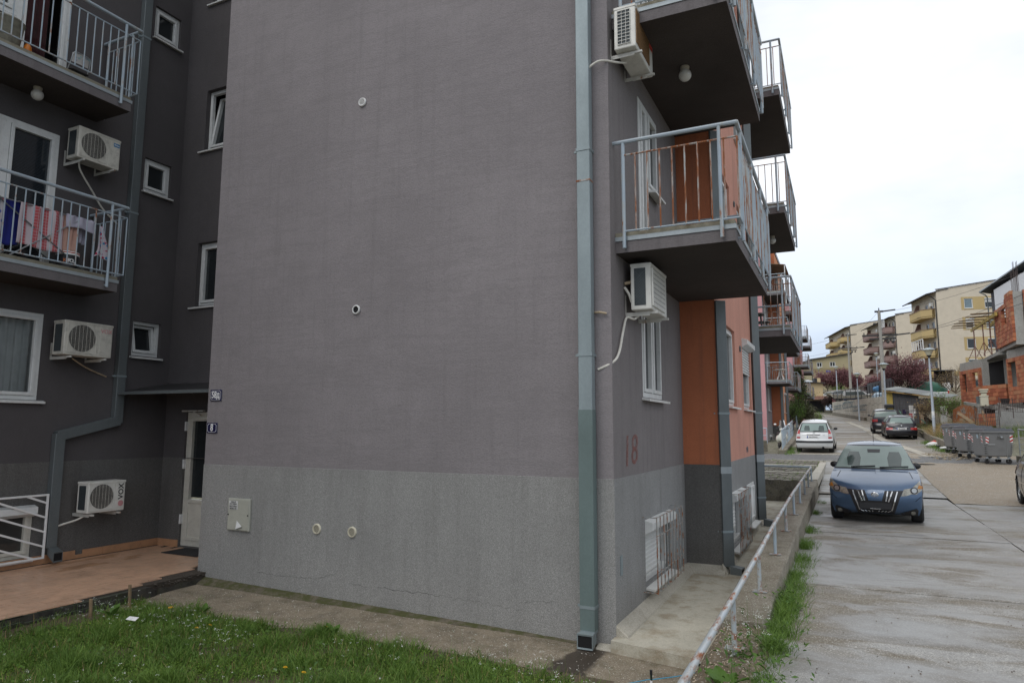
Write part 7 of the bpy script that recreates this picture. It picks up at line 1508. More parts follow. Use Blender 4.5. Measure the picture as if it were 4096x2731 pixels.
# ---------------------------------------------------------------- far apartment blocks on the hill
FU, GU = Vector((-.23, .973, 0)), Vector((.973, .23, 0)); FN, GN = Vector((-.973, -.23, 0)), Vector((.23, -.973, 0))
cream = plain('cream_render', (.60, .53, .42), .9, var=.05, scale=.8, grime=.08); ochre = plain('ochre_band', (.47, .355, .17), .9, var=.06, scale=.8); mauve = plain('mauve_render', (.27, .185, .165), .9, var=.06, scale=.8); brown = plain('loggia_brown', (.17, .10, .08), .9); roofm = plain('roof_dark', (.05, .042, .04), .6)
def far_block(label, pxc, d, py_eave, gl_, cols, py_top0, step_px, nlev, zbase, balc, gwin, flen, roof_rise=1.6, glazed=(), band=None):
    cn = at(pxc, 1600, d); C0 = V3((cn.x, cn.y, 0)); t = thing('apartment_building', label, 'building', (cn.x, cn.y, zbase)); s = d / 2740
    zE = 2.275 + (1714 - py_eave) * s; ff, fg2 = F(C0, FU, FN), F(C0, GU, GN)
    ztop = [2.275 + (1714 - (py_top0 + k * step_px)) * s for k in range(nlev)]; H = 1.12
    fh_ = [(a, a + 1.15, zz - H + .9, zz - H + 2.15) for zz in ztop for a in (1.2, 3.2, 6.4, 8.4)]; fh_ = [h for h in fh_ if h[1] < flen - .3]
    MB().wall(ff, 0, flen, zbase - 3, zE, fh_, .15).build('wall', cream, t)
    gh = [(a, a + w, z, z + 1.35) for a, w in gwin for z in [zz - H + .9 for zz in ztop] + [ztop[-1] - H - 1.8]] if gwin else []
    gr_ = MB().wall(fg2, 0, gl_, zbase - 3, zE, gh, .15); gr_.quad(fg2(0, 0, zE), fg2(gl_, 0, zE), fg2(gl_, 0, zE + roof_rise * .75), fg2(gl_ * .78, 0, zE + roof_rise), fg2(0, 0, zE + .15)); gr_.build('wall', cream, t)
    MB().quad(ff(flen, 0, zbase - 3), ff(flen, -8, zbase - 3), ff(flen, -8, zE + .5), ff(flen, 0, zE)).build('wall', cream, t)
    for h in fh_: window(t, ff, *h, d=.14, detail=False, sill=.06, pane='pane', fw=.09)
    for k, h in enumerate(gh): window(t, fg2, *h, d=.14, detail=False, sill=.08, pane='pane_sky' if k % 3 == 0 else 'pane', fw=.10, box=.08 if k % 2 else 0, shutter=.35 if k % 4 == 1 else 0)
    if band:
        for z in [zz - H + .9 for zz in ztop]:
            m = MB(); a0, a1 = gwin[0][0] - .35, gwin[-1][0] + gwin[-1][1] + .3; m.wall(F(C0 + GN * .02, GU, GN), a0, a1, z - .2, z + 1.55, [(a, a + w, z, z + 1.35) for a, w in gwin], .02); m.build('wall_band', ochre, t)
    for (a0, a1, dep) in cols:
        for k, zz in enumerate(ztop):
            z0_ = zz - H; pts = [(a1, 0), (a1, dep * .55), (a1 - .6, dep), (a0 + .9, dep), (a0, dep * .25), (a0, 0)]
            bo = MB().prism([ff(a, b, z0_) for a, b in pts], (0, 0, .16)).build('balcony', balc, t)
            m = MB()
            for (p, q) in zip(pts, pts[1:]): m.prism([ff(*p, z0_ - .1), ff(*q, z0_ - .1), ff(*q, z0_ + H), ff(*p, z0_ + H)], FN * -.10 if p[1] or q[1] else GN * .1)
            m.build('parapet', balc, bo); m = MB()
            for (p, q) in zip(pts, pts[1:]): m.bar(ff(*p, z0_ + H), ff(*q, z0_ + H), .16, .05)
            m.build('coping', mauve if balc is ochre else brown, bo); MB().tube([ff(a0 + 1.3, dep, z0_ + .1), ff(a0 + 1.3, dep + .35, z0_ + .06)], .03, 5).build('spout', M['black'], bo)
            MB().prism([ff(a1 - .1, 0, z0_ + .1), ff(a1 - .1, dep * .9, z0_ + .1), ff(a1 - .1, dep * .25, z0_ + 2.5), ff(a1 - .1, 0, z0_ + 2.5)], FU * -.12).build('divider', brown, bo)
            if (cols.index((a0, a1, dep)), k) in glazed:
                m = MB(); g0, g1 = a0 + .95, a1 - .6; bars4(m, ff, g0, g1, z0_ + H, z0_ + 2.55, .09, dep - .12, dep - .02)
                for q in range(1, 5): m.fbox(ff, lerp(g0, g1, q / 5) - .04, lerp(g0, g1, q / 5) + .04, dep - .12, dep - .02, z0_ + H, z0_ + 2.55)
                gz_ = m.build('glazing_frame', M['white'], bo); 
            elif k % 2 == 0 or k == nlev - 1:
                MB().fbox(ff, a0 + .25, a0 + .95, .08, .38, z0_ + 1.5, z0_ + 2.0).build('air_conditioner_unit', M['ac'], bo)
    MB().prism([ff(-.1, .05, zE), ff(-.1, 1.2, zE - .45), ff(-.1, 1.25, zE - .33), ff(-.1, -1.5, zE + .32), ff(-.1, -1.5, zE + .2)], FU * (flen + .2)).build('roof', roofm, t)
    MB().bar(fg2(-.1, .06, zE + .2), fg2(gl_ * .78, .06, zE + roof_rise + .05), .12, .10).build('verge_trim', roofm, t); MB().bar(fg2(gl_ * .78, .06, zE + roof_rise + .05), fg2(gl_, .06, zE + roof_rise * .75 + .05), .12, .10).build('verge_trim', roofm, t)
    MB().tube([ff(-.0, 1.1, zE - .4), ff(.05, .6, zE - .75), ff(.05, .13, zE - 1.2), ff(.05, .13, zbase)], .07, 6).build('downpipe', M['black'], t, smooth=True)
    return t, ff, fg2, ztop
yb, yf, yg, yz = far_block('cream apartment block with ochre balconies and banded gable windows, nearest the brick house', 3776, 91, 1156, 14, [(.8, 6.6, 1.5)], 1224.5, 81.6, 4, 7.2, ochre, [(3.3, 1.05), (5.75, 1.05)], 9.5, 1.7, glazed={(0, 2), (0, 3)}, band=True)
far_block('cream block with mauve balconies behind the cherry tree', 3604, 130, 1256, 22, [(.8, 5.4, 1.6), (10.5, 16.5, 1.8)], 1300, 59, 4, 10.0, mauve, None, 19, 2.4, glazed={(0, 0)})
far_block('farthest cream block with ochre balconies, left of the smaller utility pole', 3418, 164, 1300, 26, [(.8, 6.2, 1.8), (10.5, 18, 2.0)], 1342, 48.5, 5, 12.0, ochre, None, 22, 3.0)
# entrance of the nearest cream block
MB().fbox(yg, -.9, 1.2, -.3, .05, 7.0, 9.9).build('entrance', M['dark'], yb); MB().fbox(yg, -1.6, 1.3, -.2, 1.0, 9.9, 10.02).build('canopy', M['tin'], yb)
m = MB()
for a in (.2, 1.25): m.tube([yg(a, .95, 7), yg(a, .95, 9.9)], .04, 6)
m.build('canopy_post', M['black'], yb); s_ = MB().fbox(yg, 2.05, 2.6, .02, .05, 8.45, 8.85).build('street_sign', M['blue_sign'], yb)
text('lettering', 'ULICA', .11, M['white'], yb, yg(2.32, .06, 8.72), GU, GN, bold=True); text('lettering', 'BEOGRAD', .09, M['white'], yb, yg(2.32, .06, 8.56), GU, GN, bold=True)
MB().fbox(yg, 1.5, 14, .004, .02, 9.3, 9.95).build('wall_band', ochre, yb)

# olive house, small yellow house with garage
olive = plain('olive_render', (.36, .31, .19), .9, var=.05, scale=.8); olive2 = plain('olive_band', (.27, .22, .12), .9, var=.05); 
oh = thing('olive_house', 'olive green house with a flat sloping roof at the end of the street', 'house', at(3252, 1600, 130)); a = at(3252, 1600, 130); fo_ = F((a.x, a.y, 0), GU, GN); fo2 = F((a.x, a.y, 0), FU, FN); s = 130 / 2740
zt_o, zb_o = 2.275 + (1714 - 1440) * s, 7
wo = [(1.0, 1.95, 2.275 + (1714 - 1469) * s, 2.275 + (1714 - 1450) * s), (3.3, 4.3, 2.275 + (1714 - 1468) * s, 2.275 + (1714 - 1449) * s), (1.6, 3.0, 2.275 + (1714 - 1518) * s, 2.275 + (1714 - 1500) * s)]
m = MB().wall(fo_, 0, 7, zb_o, zt_o, wo, .15); m.quad(fo_(0, 0, zt_o), fo_(7, 0, zt_o), fo_(7, 0, zt_o + 1.0)); m.build('wall', olive, oh); MB().wall(fo2, 0, 9, zb_o, zt_o, [(2, 3, wo[0][2], wo[0][3]), (4, 5, wo[0][2], wo[0][3])]).build('wall', olive, oh)
for h in wo: window(oh, fo_, *h, d=.12, n=2, detail=False, fw=.1)
for h in ((2, 3, wo[0][2], wo[0][3]), (4, 5, wo[0][2], wo[0][3])): window(oh, fo2, *h, d=.12, detail=False, fw=.1)
MB().fbox(fo_, 0, 7, .003, .02, wo[2][3] + .35, wo[0][2] - .25).build('wall_band', olive2, oh); MB().prism([fo_(-.5, .4, zt_o - .05), fo_(7.3, .4, zt_o + 1.05), fo_(7.3, .4, zt_o + 1.25), fo_(-.5, .4, zt_o + .12)], -GN * 9).build('roof', roofm, oh); MB().tube([fo_(.06, .08, zt_o), fo_(.06, .08, zb_o)], .06, 6).build('downpipe', M['black'], oh)
MB().fbox(fo_, 2.6, 3.35, .03, .06, wo[2][3] + .45, wo[2][3] + .83).build('street_sign', plain('sign_blue_far', (.03, .04, .25), .5), oh); text('lettering', 'ULICA', .16, M['white'], oh, fo_(2.98, .07, wo[2][3] + .64), GU, GN, bold=True)
yh = thing('yellow_house', 'small pale yellow house with a dark garage door and tiled lean-to at the road end', 'house', at(3240, 1642, 100)); s = 100 / 2740; a = at(3196, 1640, 100); fy = F((a.x, a.y, 0), RGT * 1.0 - Vector((0, 0, RGT.z)), Vector((.43, -.894, 0)))
zz = lambda py: 2.275 + (1714 - py) * s
ylm = plain('pale_yellow_render', (.60, .47, .27), .9, var=.04, scale=.8)
MB().fbox(fy, -2, 3.66, -6, 0, 4.2, zz(1533)).build('wall', ylm, yh); MB().prism([fy(-2.3, .5, zz(1528)), fy(3.9, .5, zz(1534)), fy(3.9, .5, zz(1531)), fy(-2.3, .5, zz(1524))], -fy.n * 7).build('roof', roofm, yh); MB().prism([fy(-2.3, -.2, zz(1528)), fy(2.95, -.2, zz(1531)), fy(2.95, -3.2, zz(1515)), fy(-2.3, -3.2, zz(1515))], (0, 0, .05)).build('roof_sheet', M['steel'], yh)
MB().fbox(fy, 3.0, 3.5, -.9, -.3, zz(1540), zz(1512)).build('chimney', ylm, yh); MB().fbox(fy, 2.6, 3.0, -.92, -.28, zz(1540), zz(1513)).build('chimney_cladding', M['black'], yh)
tl2 = MB(); 
for i in range(16): tl2.prism([fy(.9 + i * .2, 0, zz(1585)), fy(1.0 + i * .2, .0, zz(1584)), fy(1.1 + i * .2, 0, zz(1585)), fy(1.16 + i * .22, 1.3, zz(1601)), fy(1.04 + i * .22, 1.32, zz(1599.5)), fy(.92 + i * .22, 1.3, zz(1601))][:3], fy.n * 1.3 - Vector((0, 0, .55)))
tag(tl2.build('roof_tiles', plain('brown_tiles', (.19, .10, .075), .8, var=.2), yh), kind='stuff')
MB().fbox(fy, .8, 3.9, -.05, .02, 4.2, zz(1602)).build('garage_wall', M['fillet'], yh); gd_ = MB()
MB().fbox(fy, 1.2, 3.65, .02, .06, 4.4, zz(1604)).build('garage_door', plain('garage_door_dark', (.03, .031, .035), .5), yh); window(yh, F(fy(0, .0, 0), fy.u, fy.n), .55, 1.15, zz(1570), zz(1538), d=-.0, detail=False, pane='pane_curtain')

# cars on the upper lot
small = dict(lod=0)
def hz_at(p): return hz(p.x, p.y)
c1 = at(3318, 1590, 104); Car('parked_car', 'white car half hidden behind the small yellow house', (c1.x, c1.y, 6.35), radians(70), wp_, .86, [(.2, .93), (.45, 1.0), (.8, .96), (.95, .9), (1.2, .76), (1.45, .63)], (1.0, -1.1, .2, .12), (1.25, -1.25), .31, whitep, sill=.24, lod=0).patch('side_window', 'right', [(.60, 1.02), (.2, 1.34), (-.4, 1.42), (-1.0, 1.38), (-1.38, 1.08)], car_glass, .01, .12, mirror=True)
c2 = at(3360, 1598, 99); cc = Car('parked_car', 'black pickup with chrome bars on its nose, on the upper lot', (c2.x, c2.y, 6.15), pi - .15, sp_[:10] + [(-.9, 1.66, .02, .05), (-1.1, 1.2, .02, .03), (-2.2, 1.1, -.1, .0), (-2.3, .6, -.1, 0), (-2.1, .34, -.05, 0)], .98, [(.3, .95), (.6, 1.0), (.9, .98), (1.1, .95), (1.4, .82), (1.65, .70)], (1.4, -1.5, .15, .1), (1.36, -1.36), .38, black_p, sill=.34, lod=0)
cc.patch('windscreen', 'front', [(-.66, 1.55), (.66, 1.55), (.78, 1.18), (-.78, 1.18)], car_glass, .012, .15)
for z in (.95, .82, .68): cc.bar('grille_bar', 'front', (-.42, z), (.42, z), .07, chrome, .02)
cc.patch('headlamp', 'front', [(.50, .98), (.84, .96), (.84, .80), (.52, .80)], lens, .012, .15, mirror=True)
c3 = at(3418, 1606, 92); vn = [(1.6, .25, .02, 0), (1.75, .4, .15, 0), (1.78, .8, .2, 0), (1.6, 1.0, .1, 0), (1.2, 1.5, .1, .03), (.8, 1.75, .04, .05), (-1.2, 1.78, 0, .05), (-1.7, 1.7, -.05, .04), (-1.8, 1.0, -.08, 0), (-1.8, .5, -.08, 0), (-1.7, .25, -.03, 0)]
vc = Car('parked_car', 'small white and blue van behind the graffiti wall', (c3.x + .5, c3.y, 5.65), radians(-100), vn, .80, [(.2, .95), (.6, 1.0), (1.0, .97), (1.7, .82)], (1.1, -1.3, .1, .1), (1.1, -1.1), .30, whitep, sill=.26, lod=0)
bl3 = paint('van_blue', (.02, .075, .28), .3, .6)
for sd_ in ('right', 'left'): vc.patch('blue_panel', sd_, [(1.55, .95), (-1.7, .72), (-1.7, .35), (1.55, .35)], bl3, .02, .2); vc.patch('side_window', sd_, [(1.0, 1.1), (.7, 1.55), (-1.4, 1.55), (-1.4, 1.05)], car_glass, .015, .2)
for k, (px, d, lb) in enumerate(((3478, 76, 'silver blue car behind the black fence, nearer the graffiti wall corner'), (3508, 71, 'silver blue car behind the black fence, nearer the large utility pole'))):
    c = at(px, 1590, d); Car('parked_car', lb, (c.x + 1.4, c.y + .5, 5.1 + .0 * k), radians(15), wp_, .84, [(.2, .93), (.45, 1.0), (.8, .96), (.95, .9), (1.2, .76), (1.45, .63)], (1.0, -1.1, .2, .12), (1.25, -1.25), .30, paint('silver_blue_%d' % k, (.14, .24, .30), .25, .8, .4), sill=.24, lod=0).patch('rear_window', 'rear', [(-.5, 1.33), (.5, 1.33), (.62, .96), (-.62, .96)], car_glass, .012, .12)
o = lump('tarpaulin', at(3528, 1555, 63), .75, plain('blue_tarp', (.08, .22, .42), .5), 'blue tarpaulin heaped on the wall beside the large utility pole', 'tarpaulin', (1.0, .7, .45))
lump('tarpaulin', at(3705, 1565, 62), 1.25, plain('green_tarp', (.05, .16, .11), .7), 'green sheet tented in the yard behind the shed', 'tarpaulin', (1.3, .8, .75), k=.2)
lump('pink_cloth', at(3337, 1602, 95), .32, plain('pink_cloth', (.55, .22, .23), .9), 'pink cloth hanging on the fence beside a dark shrub', 'cloth', (.75, .6, 1.4))
wtk = thing('water_tank', 'white plastic tank with a red base beside the cream block entrance', 'tank', at(3789, 1582, 70)); b = at(3789, 1582, 70)
MB().box(b.x - .33, b.y - .3, b.z + .5, b.x + .33, b.y + .3, b.z + 1.3).build('tank', M['white'], wtk, bevel=.06, seg=2); MB().box(b.x - .30, b.y - .28, b.z - .05, b.x + .16, b.y + .28, b.z + .5).build('red_base', redp, wtk)
tag(MB().tube([at(3704, 1571, 60), at(3790, 1570, 60)], .07, 8).build('white_pipe', M['white'], smooth=True), 'long white pipe lying level behind the shed roof', 'pipe')
for k, px in enumerate((3679, 3746)):
    b = at(px, 1576, 66); t = thing('gate_pillar', ('cream gate pillar behind the shed roof', 'cream gate pillar beside the near lamp post head')[k] if k == 0 else 'cream gate pillar between the near lamp post and the entrance', 'pillar', b, group='cream gate pillars'); MB().box(b.x - .28, b.y - .28, b.z - 1.5, b.x + .28, b.y + .28, b.z + .55).build('shaft', ylm, t); MB().box(b.x - .36, b.y - .36, b.z + .55, b.x + .36, b.y + .36, b.z + .67).build('cap', ylm, t, bevel=.03)
# short railing on the kerb beside the white hatchback, and the low wall by the scooter
def slope_rail(label, P, h, n, kerb=True):
    t = thing('handrail', label, 'handrail', P[0]); a, b = V3(P[0]), V3(P[1])
    for hh, r in ((h, .028), (h * .52, .018)): MB().tube([a + Vector((0, 0, hh)), b + Vector((0, 0, hh))], r, 8).build('rail', M['rail_tube'], t, smooth=True)
    for i in range(n): p = a.lerp(b, i / (n - 1)); MB().tube([p, p + Vector((0, 0, h))], .026, 8).build('post', M['rail'], t, smooth=True)
slope_rail('sloping tube railing on the kerb left of the white hatchback', ((-2.62, 34.6, zr(34.6) + .12), (-2.9, 47, zr(47) + .15)), .95, 13); slope_rail('far tube railing beyond the conifer', ((-3.3, 58, zr(58) + .1), (-3.6, 66, zr(66) + .1)), 1.0, 12)
mb = MB(); mb.bar((-2.62, 34.3, zr(34.3) + .02), (-2.95, 60, zr(60) + .02), .38, .34); structure(mb.build('street_kerb', M['kerb'], bevel=.02)); structure(MB().bar((-5.2, 33.9, zr(34) + .15), (-3.55, 36.2, zr(36) + .25), .35, .55).build('low_wall', M['kerb'], bevel=.02)); structure(MB().box(-9, 34.3, .2, -2.8, 62, 1.02).build('yard_floor', M['path']))
slope_rail('short tube railing over the low wall by the scooter', ((-5.6, 36.4, zr(36) + .35), (-3.45, 36.4, zr(36) + .35)), .75, 2)
# ---------------------------------------------------------------- plants
rng = np.random.default_rng(11)
def np_mesh(name, V, Fq, mat, quads=True):
    me = bpy.data.meshes.new(name); nv, nf = len(V), len(Fq); k = Fq.shape[1]
    me.vertices.add(nv); me.vertices.foreach_set('co', V.astype(np.float32).ravel()); me.loops.add(nf * k); me.loops.foreach_set('vertex_index', Fq.astype(np.int32).ravel())
    me.polygons.add(nf); me.polygons.foreach_set('loop_start', np.arange(0, nf * k, k, dtype=np.int32)); me.materials.append(mat); me.update(calc_edges=True); me.validate(); return me
def blades(P, h, w, lean, seg=3):
    """curved grass blades rooted at P (n,3)"""
    n = len(P); a = rng.uniform(0, 2 * pi, n); b = rng.uniform(0, 2 * pi, n); V = np.zeros((n, (seg + 1) * 2, 3)); dx, dy = np.cos(a), np.sin(a); sx_, sy = np.cos(b), np.sin(b)
    for i in range(seg + 1):
        t = i / seg; off = lean * t ** 1.8; z = h * (t - .25 * t * t * (lean / np.maximum(h, .01)))
        ww = w * (1 - t) ** .7 * .5 + .0004
        for s, j in ((-1, 0), (1, 1)):
            V[:, i * 2 + j, 0] = P[:, 0] + dx * off + s * sx_ * ww; V[:, i * 2 + j, 1] = P[:, 1] + dy * off + s * sy * ww; V[:, i * 2 + j, 2] = P[:, 2] + z
    base = (np.arange(n) * (seg + 1) * 2)[:, None, None]; q = np.array([[2 * i, 2 * i + 1, 2 * i + 3, 2 * i + 2] for i in range(seg)])[None]
    return V.reshape(-1, 3), (base + q).reshape(-1, 4)
def leaves(C, N_, L, Wd):
    """diamond leaves at C facing roughly N_"""
    n = len(C); N_ = N_ / np.linalg.norm(N_, axis=1, keepdims=True); r = rng.normal(size=(n, 3)); u = np.cross(N_, r); u /= np.linalg.norm(u, axis=1, keepdims=True) + 1e-9; v = np.cross(N_, u)
    L = np.asarray(L).reshape(-1, 1) * np.ones((n, 1)); Wd = np.asarray(Wd).reshape(-1, 1) * np.ones((n, 1))
    V = np.stack([C - u * L / 2, C + v * Wd / 2 + N_ * L * .08, C + u * L / 2 - N_ * L * .06, C - v * Wd / 2 + N_ * L * .08], 1).reshape(-1, 3)
    return V, (np.arange(n)[:, None] * 4 + np.arange(4)[None])
def joinvf(parts):
    Vs, Fs, o = [], [], 0
    for V, Fq in parts: Vs.append(V); Fs.append(Fq + o); o += len(V)
    return np.concatenate(Vs), np.concatenate(Fs)
def nfield(x, y, s, z=0): return np.array([noise.noise(Vector((a * s, b * s, z))) for a, b in zip(x, y)])
g_dark = leafmat('grass_green', (.055, .12, .018), (.17, .28, .05)); g_lt = leafmat('chickweed_green', (.10, .20, .02), (.22, .34, .05)); g_dock = leafmat('dock_leaf', (.05, .12, .02), (.11, .20, .035)); straw = leafmat('straw', (.30, .21, .09), (.45, .34, .17)); white_fl = plain('flower_white', (.62, .64, .58), .7); yel_fl = plain('flower_yellow', (.75, .42, .01), .6); stem = leafmat('stem_green', (.08, .16, .03), (.16, .26, .06))
def lawn_pts(n):
    x = rng.uniform(-8.2, -1.75, n); y = rng.uniform(1.8, 6.42, n)
    edge = 6.10 + .20 * nfield(x, y * 0, 1.6) + .12 * nfield(x, y * 0, 6, 3) - np.clip((x + 2.9) * .38, 0, 1.2)
    ok = (y < edge); ok &= ~((x < -7.75 - .15 * nfield(y, x * 0, 3)) & (y < 5.9) & (rng.random(n) < .85))
    return x[ok], y[ok]
x, y = lawn_pts(125000); pn = nfield(x, y, 1.7); pb = nfield(x, y, 3.1, 9); keep = rng.random(len(x)) < np.clip(.70 + .9 * pn - 1.1 * np.clip(pb - .22, 0, 1), .10, 1); x, y, pn = x[keep], y[keep], pn[keep]
z = np.array([gz(a, b) for a, b in zip(x, y)]) - .025
tuft = np.clip(nfield(x, y, 2.6, 5), -.3, .6)
h = np.clip(.045 + .075 * rng.random(len(x)) + .20 * np.clip(tuft, 0, 1), .03, .26); V, Fq = blades(np.stack([x, y, z], 1), h, .0045 + .0035 * rng.random(len(x)), h * rng.uniform(.2, 1.0, len(x)))
Vd, Fd = blades(*(lambda q: (np.stack([x, y, z], 1)[q], .05 + .09 * rng.random(q.sum()), .004 + .002 * rng.random(q.sum()), .07 * rng.random(q.sum())))(rng.random(len(x)) < .05)); tag(link('dry_blades', np_mesh('dry_blades', Vd, Fd, straw)), 'scattered dry blades in the lawn', kind='stuff')
tag(link('grass', np_mesh('grass', V, Fq, g_dark)), 'lush spring lawn of long green grass', kind='stuff')
x, y = lawn_pts(130000); pc = nfield(x, y, 1.3, 21); keep = rng.random(len(x)) < np.clip(.42 + 1.9 * pc, .08, 1); x, y = x[keep], y[keep]; n = len(x)
z = np.array([gz(a, b) for a, b in zip(x, y)]); C = np.stack([x, y, z - .012 + .055 * rng.random(n) ** 1.4], 1); V, Fq = leaves(C, np.stack([rng.normal(0, .5, n), rng.normal(0, .5, n), np.ones(n)], 1), .010 + .010 * rng.random(n), .007 + .006 * rng.random(n))
tag(link('chickweed', np_mesh('chickweed', V, Fq, g_lt)), 'yellow green chickweed between the grass', kind='stuff')
x, y = lawn_pts(2200); n = len(x); z = np.array([gz(a, b) for a, b in zip(x, y)]); C = np.stack([x, y, z + .02 + .05 * rng.random(n)], 1); V, Fq = leaves(C, np.stack([rng.normal(0, .6, n), rng.normal(0, .6, n), np.ones(n)], 1), .035 + .04 * rng.random(n), .014 + .014 * rng.random(n))
tag(link('broad_weeds', np_mesh('weed', V, Fq, g_dock)), 'broad leaved weeds in the lawn', kind='stuff')
# shepherd's purse: thin stems with white heads, thick along the apron edge
x, y = lawn_pts(9000); pk = nfield(x, y, 1.1, 33); edge_d = 6.15 - y; keep = rng.random(len(x)) < np.clip(.06 + .6 * pk, 0, .45) * np.where((edge_d < 1.5) & (x > -7.9), 1.0, .25); x, y = x[keep], y[keep]; n = len(x); z = np.array([gz(a, b) for a, b in zip(x, y)])
hh = .09 + .20 * rng.random(n); Vs, Fs = blades(np.stack([x, y, z - .02], 1), hh, .003, .03 * rng.random(n), 2)
tag(link('flower_stems', np_mesh('stem', Vs, Fs, stem)), 'thin stems of white wild flowers', kind='stuff')
k = 7; C = np.repeat(np.stack([x, y, z - .022 + hh], 1), k, 0) + rng.normal(0, 1, (n * k, 3)) * np.array([.008, .008, .004]); V, Fq = leaves(C, np.stack([rng.normal(0, .5, n * k), rng.normal(0, .5, n * k), np.ones(n * k)], 1), .0075, .0065)
tag(link('white_flowers', np_mesh('flower', V, Fq, white_fl)), 'small white flower heads over the lawn', kind='stuff')
# dandelions, one object each
dm = MB(); 
for r, zz, q in ((.019, 0, 16), (.014, .004, 13), (.008, .007, 9)):
    for i in range(q): a = 2 * pi * i / q; dm.quad((.004 * cos(a + .3), .004 * sin(a + .3), zz), (r * cos(a - .1), r * sin(a - .1), zz + .003), (r * 1.05 * cos(a + .05), r * 1.05 * sin(a + .05), zz + .002), (r * cos(a + .2), r * sin(a + .2), zz + .003))
dme = dm.mesh('bloom', yel_fl); sme = MB().tube([(0, 0, -.13), (.004, 0, -.06), (0, 0, 0)], .0022, 5).mesh('stalk', stem, 1)
dl = ['yellow dandelion at the grass edge near the big dock leaves', 'dandelion flower lowest at the front of the lawn', 'dandelion flower right beside the lowest one', 'small dandelion among white flowers below the mossy fillet', 'small dandelion by the paper scrap side of the lawn', 'dandelion close to the terrace end of the concrete apron', 'second dandelion close to the terrace end of the apron']
for k, (px, py) in enumerate(((1306, 2497), (1140, 2690), (1214, 2712), (840, 2497), (787, 2515), (680, 2423), (688, 2421))):
    p = up_to(px, py, z=gz(-6, 5.0) + .05); p.z = gz(p.x, p.y) + .085; t = thing('dandelion', dl[k], 'flower', p, group='dandelions in the lawn'); link('bloom', dme, t, world=False).rotation_euler = (random.uniform(-.4, .2), random.uniform(-.3, .3), 0); link('stalk', sme, t, world=False)
def dock(label, p, n_, L, up=.8, seed=0, mat=None, group='large leaved dock plants'):
    t = thing('dock_plant', label, 'plant', p, group=group); random.seed(seed)
    for i in range(n_):
        a = 2 * pi * i / n_ + random.uniform(-.4, .4); l = L * random.uniform(.7, 1.1); e = random.uniform(up * .7, up * 1.2); d = Vector((cos(a), sin(a), 0)); m = MB()
        def fn(u, v, d=d, l=l, e=e): 
            w = .22 * l * sin(pi * min(1, max(.02, v)) ** .8) ** .8 * (2 * u - 1); s_ = Vector((-d.y, d.x, 0)); c = d * (l * v * cos(e) + .12 * l * v * v) + Vector((0, 0, l * (v * sin(e) - .28 * v * v))); return c + s_ * w + Vector((0, 0, abs(2 * u - 1) * .05 * l + .012 * l * sin(v * 22)))
        m.grid(fn, 4, 9); m.build('leaf', mat or g_dock, t, smooth=True, world=False)
    return t
dock('dock plant with tall upright dark leaves in the middle of the lawn edge', (-5.0, 6.02, .06), 4, .20, 1.25, 3); dock('dock plant with broad leaves near the terrace wires', (-7.62, 5.35, .12), 5, .20, 1.0, 5); dock('small dock plant near the paper scrap', (-6.15, 4.95, .15), 4, .13, .9, 8); dock('dock plant lying low at the front left of the lawn', (-6.75, 4.55, .14), 4, .12, .4, 9); dock('dock plant at the left beside the white flowers and meter box', (-7.0, 6.1, .07), 5, .15, .9, 12)
dock('bright green pointed leaves growing from the kerb rubble at the front', (-.83, 5.12, .47), 7, .26, .9, 14); dock('dark crinkled leaves spilling onto the road from the kerb weeds', (-.56, 7.55, .51), 8, .13, .45, 17); dock('leafy weed beside the second rail post', (-.64, 6.35, .50), 8, .14, .9, 19)
# weeds along the kerb
def strip(name, label, spans, n, hx_, mat, wd=.13, x0=-.60):
    P = []
    for (ya, yb, den, hs) in spans:
        k = int(n * den); yy = rng.uniform(ya, yb, k); xx = x0 + np.abs(rng.normal(0, wd, k)) - .07; tuft = nfield(xx, yy, 4, 7); kp = rng.random(k) < np.clip(.55 + tuft, .1, 1); P.append(np.stack([xx[kp], yy[kp], np.full(kp.sum(), .48), np.full(kp.sum(), hs)], 1))
    P = np.concatenate(P); h = hx_ * P[:, 3] * rng.uniform(.5, 1.1, len(P)); V, Fq = blades(P[:, :3], h, .0055, h * rng.uniform(.3, 1.2, len(P))); tag(link(name, np_mesh(name, V, Fq, mat)), label, kind='stuff')
strip('kerb_grass', 'long grass growing between the kerb wall and the road', [(4.6, 6.0, .25, .7), (6.0, 8.6, 1.5, 1.0), (8.6, 9.4, .25, .8), (9.7, 10.5, .35, .9), (11.3, 12.0, .3, .9), (13.0, 13.6, .15, .7), (15.8, 16.3, .10, .6), (18.3, 18.7, .1, .6)], 3000, .20, g_dark, .09)
n = 2600; yy = rng.uniform(4.4, 7.6, n); xx = -.66 + rng.normal(0, .12, n); zz_ = .48 + .22 * rng.random(n) ** 1.5; kp = rng.random(n) < np.clip(.5 + nfield(xx, yy, 2.5, 2) * 1.5, .05, 1) * np.where(yy < 6.5, 1, .5); C = np.stack([xx, yy, zz_], 1)[kp]; n = len(C)
V, Fq = leaves(C, np.stack([rng.normal(0, .7, n), rng.normal(0, .7, n), np.ones(n)], 1), .03 + .04 * rng.random(n), .014 + .016 * rng.random(n)); tag(link('kerb_weeds', np_mesh('kerb_weeds', V, Fq, g_dock)), 'leafy weeds crowding the near end of the kerb', kind='stuff')
n = 34; xx = rng.uniform(-.95, -.6, n); yy = rng.uniform(5.0, 6.6, n); hh = rng.uniform(.15, .33, n); V, Fq = blades(np.stack([xx, yy, np.full(n, .5)], 1), hh, .004, .05 * rng.random(n), 2); tag(link('flower_stems', np_mesh('stem', V, Fq, stem)), 'thin flowering stems by the kerb end', kind='stuff')
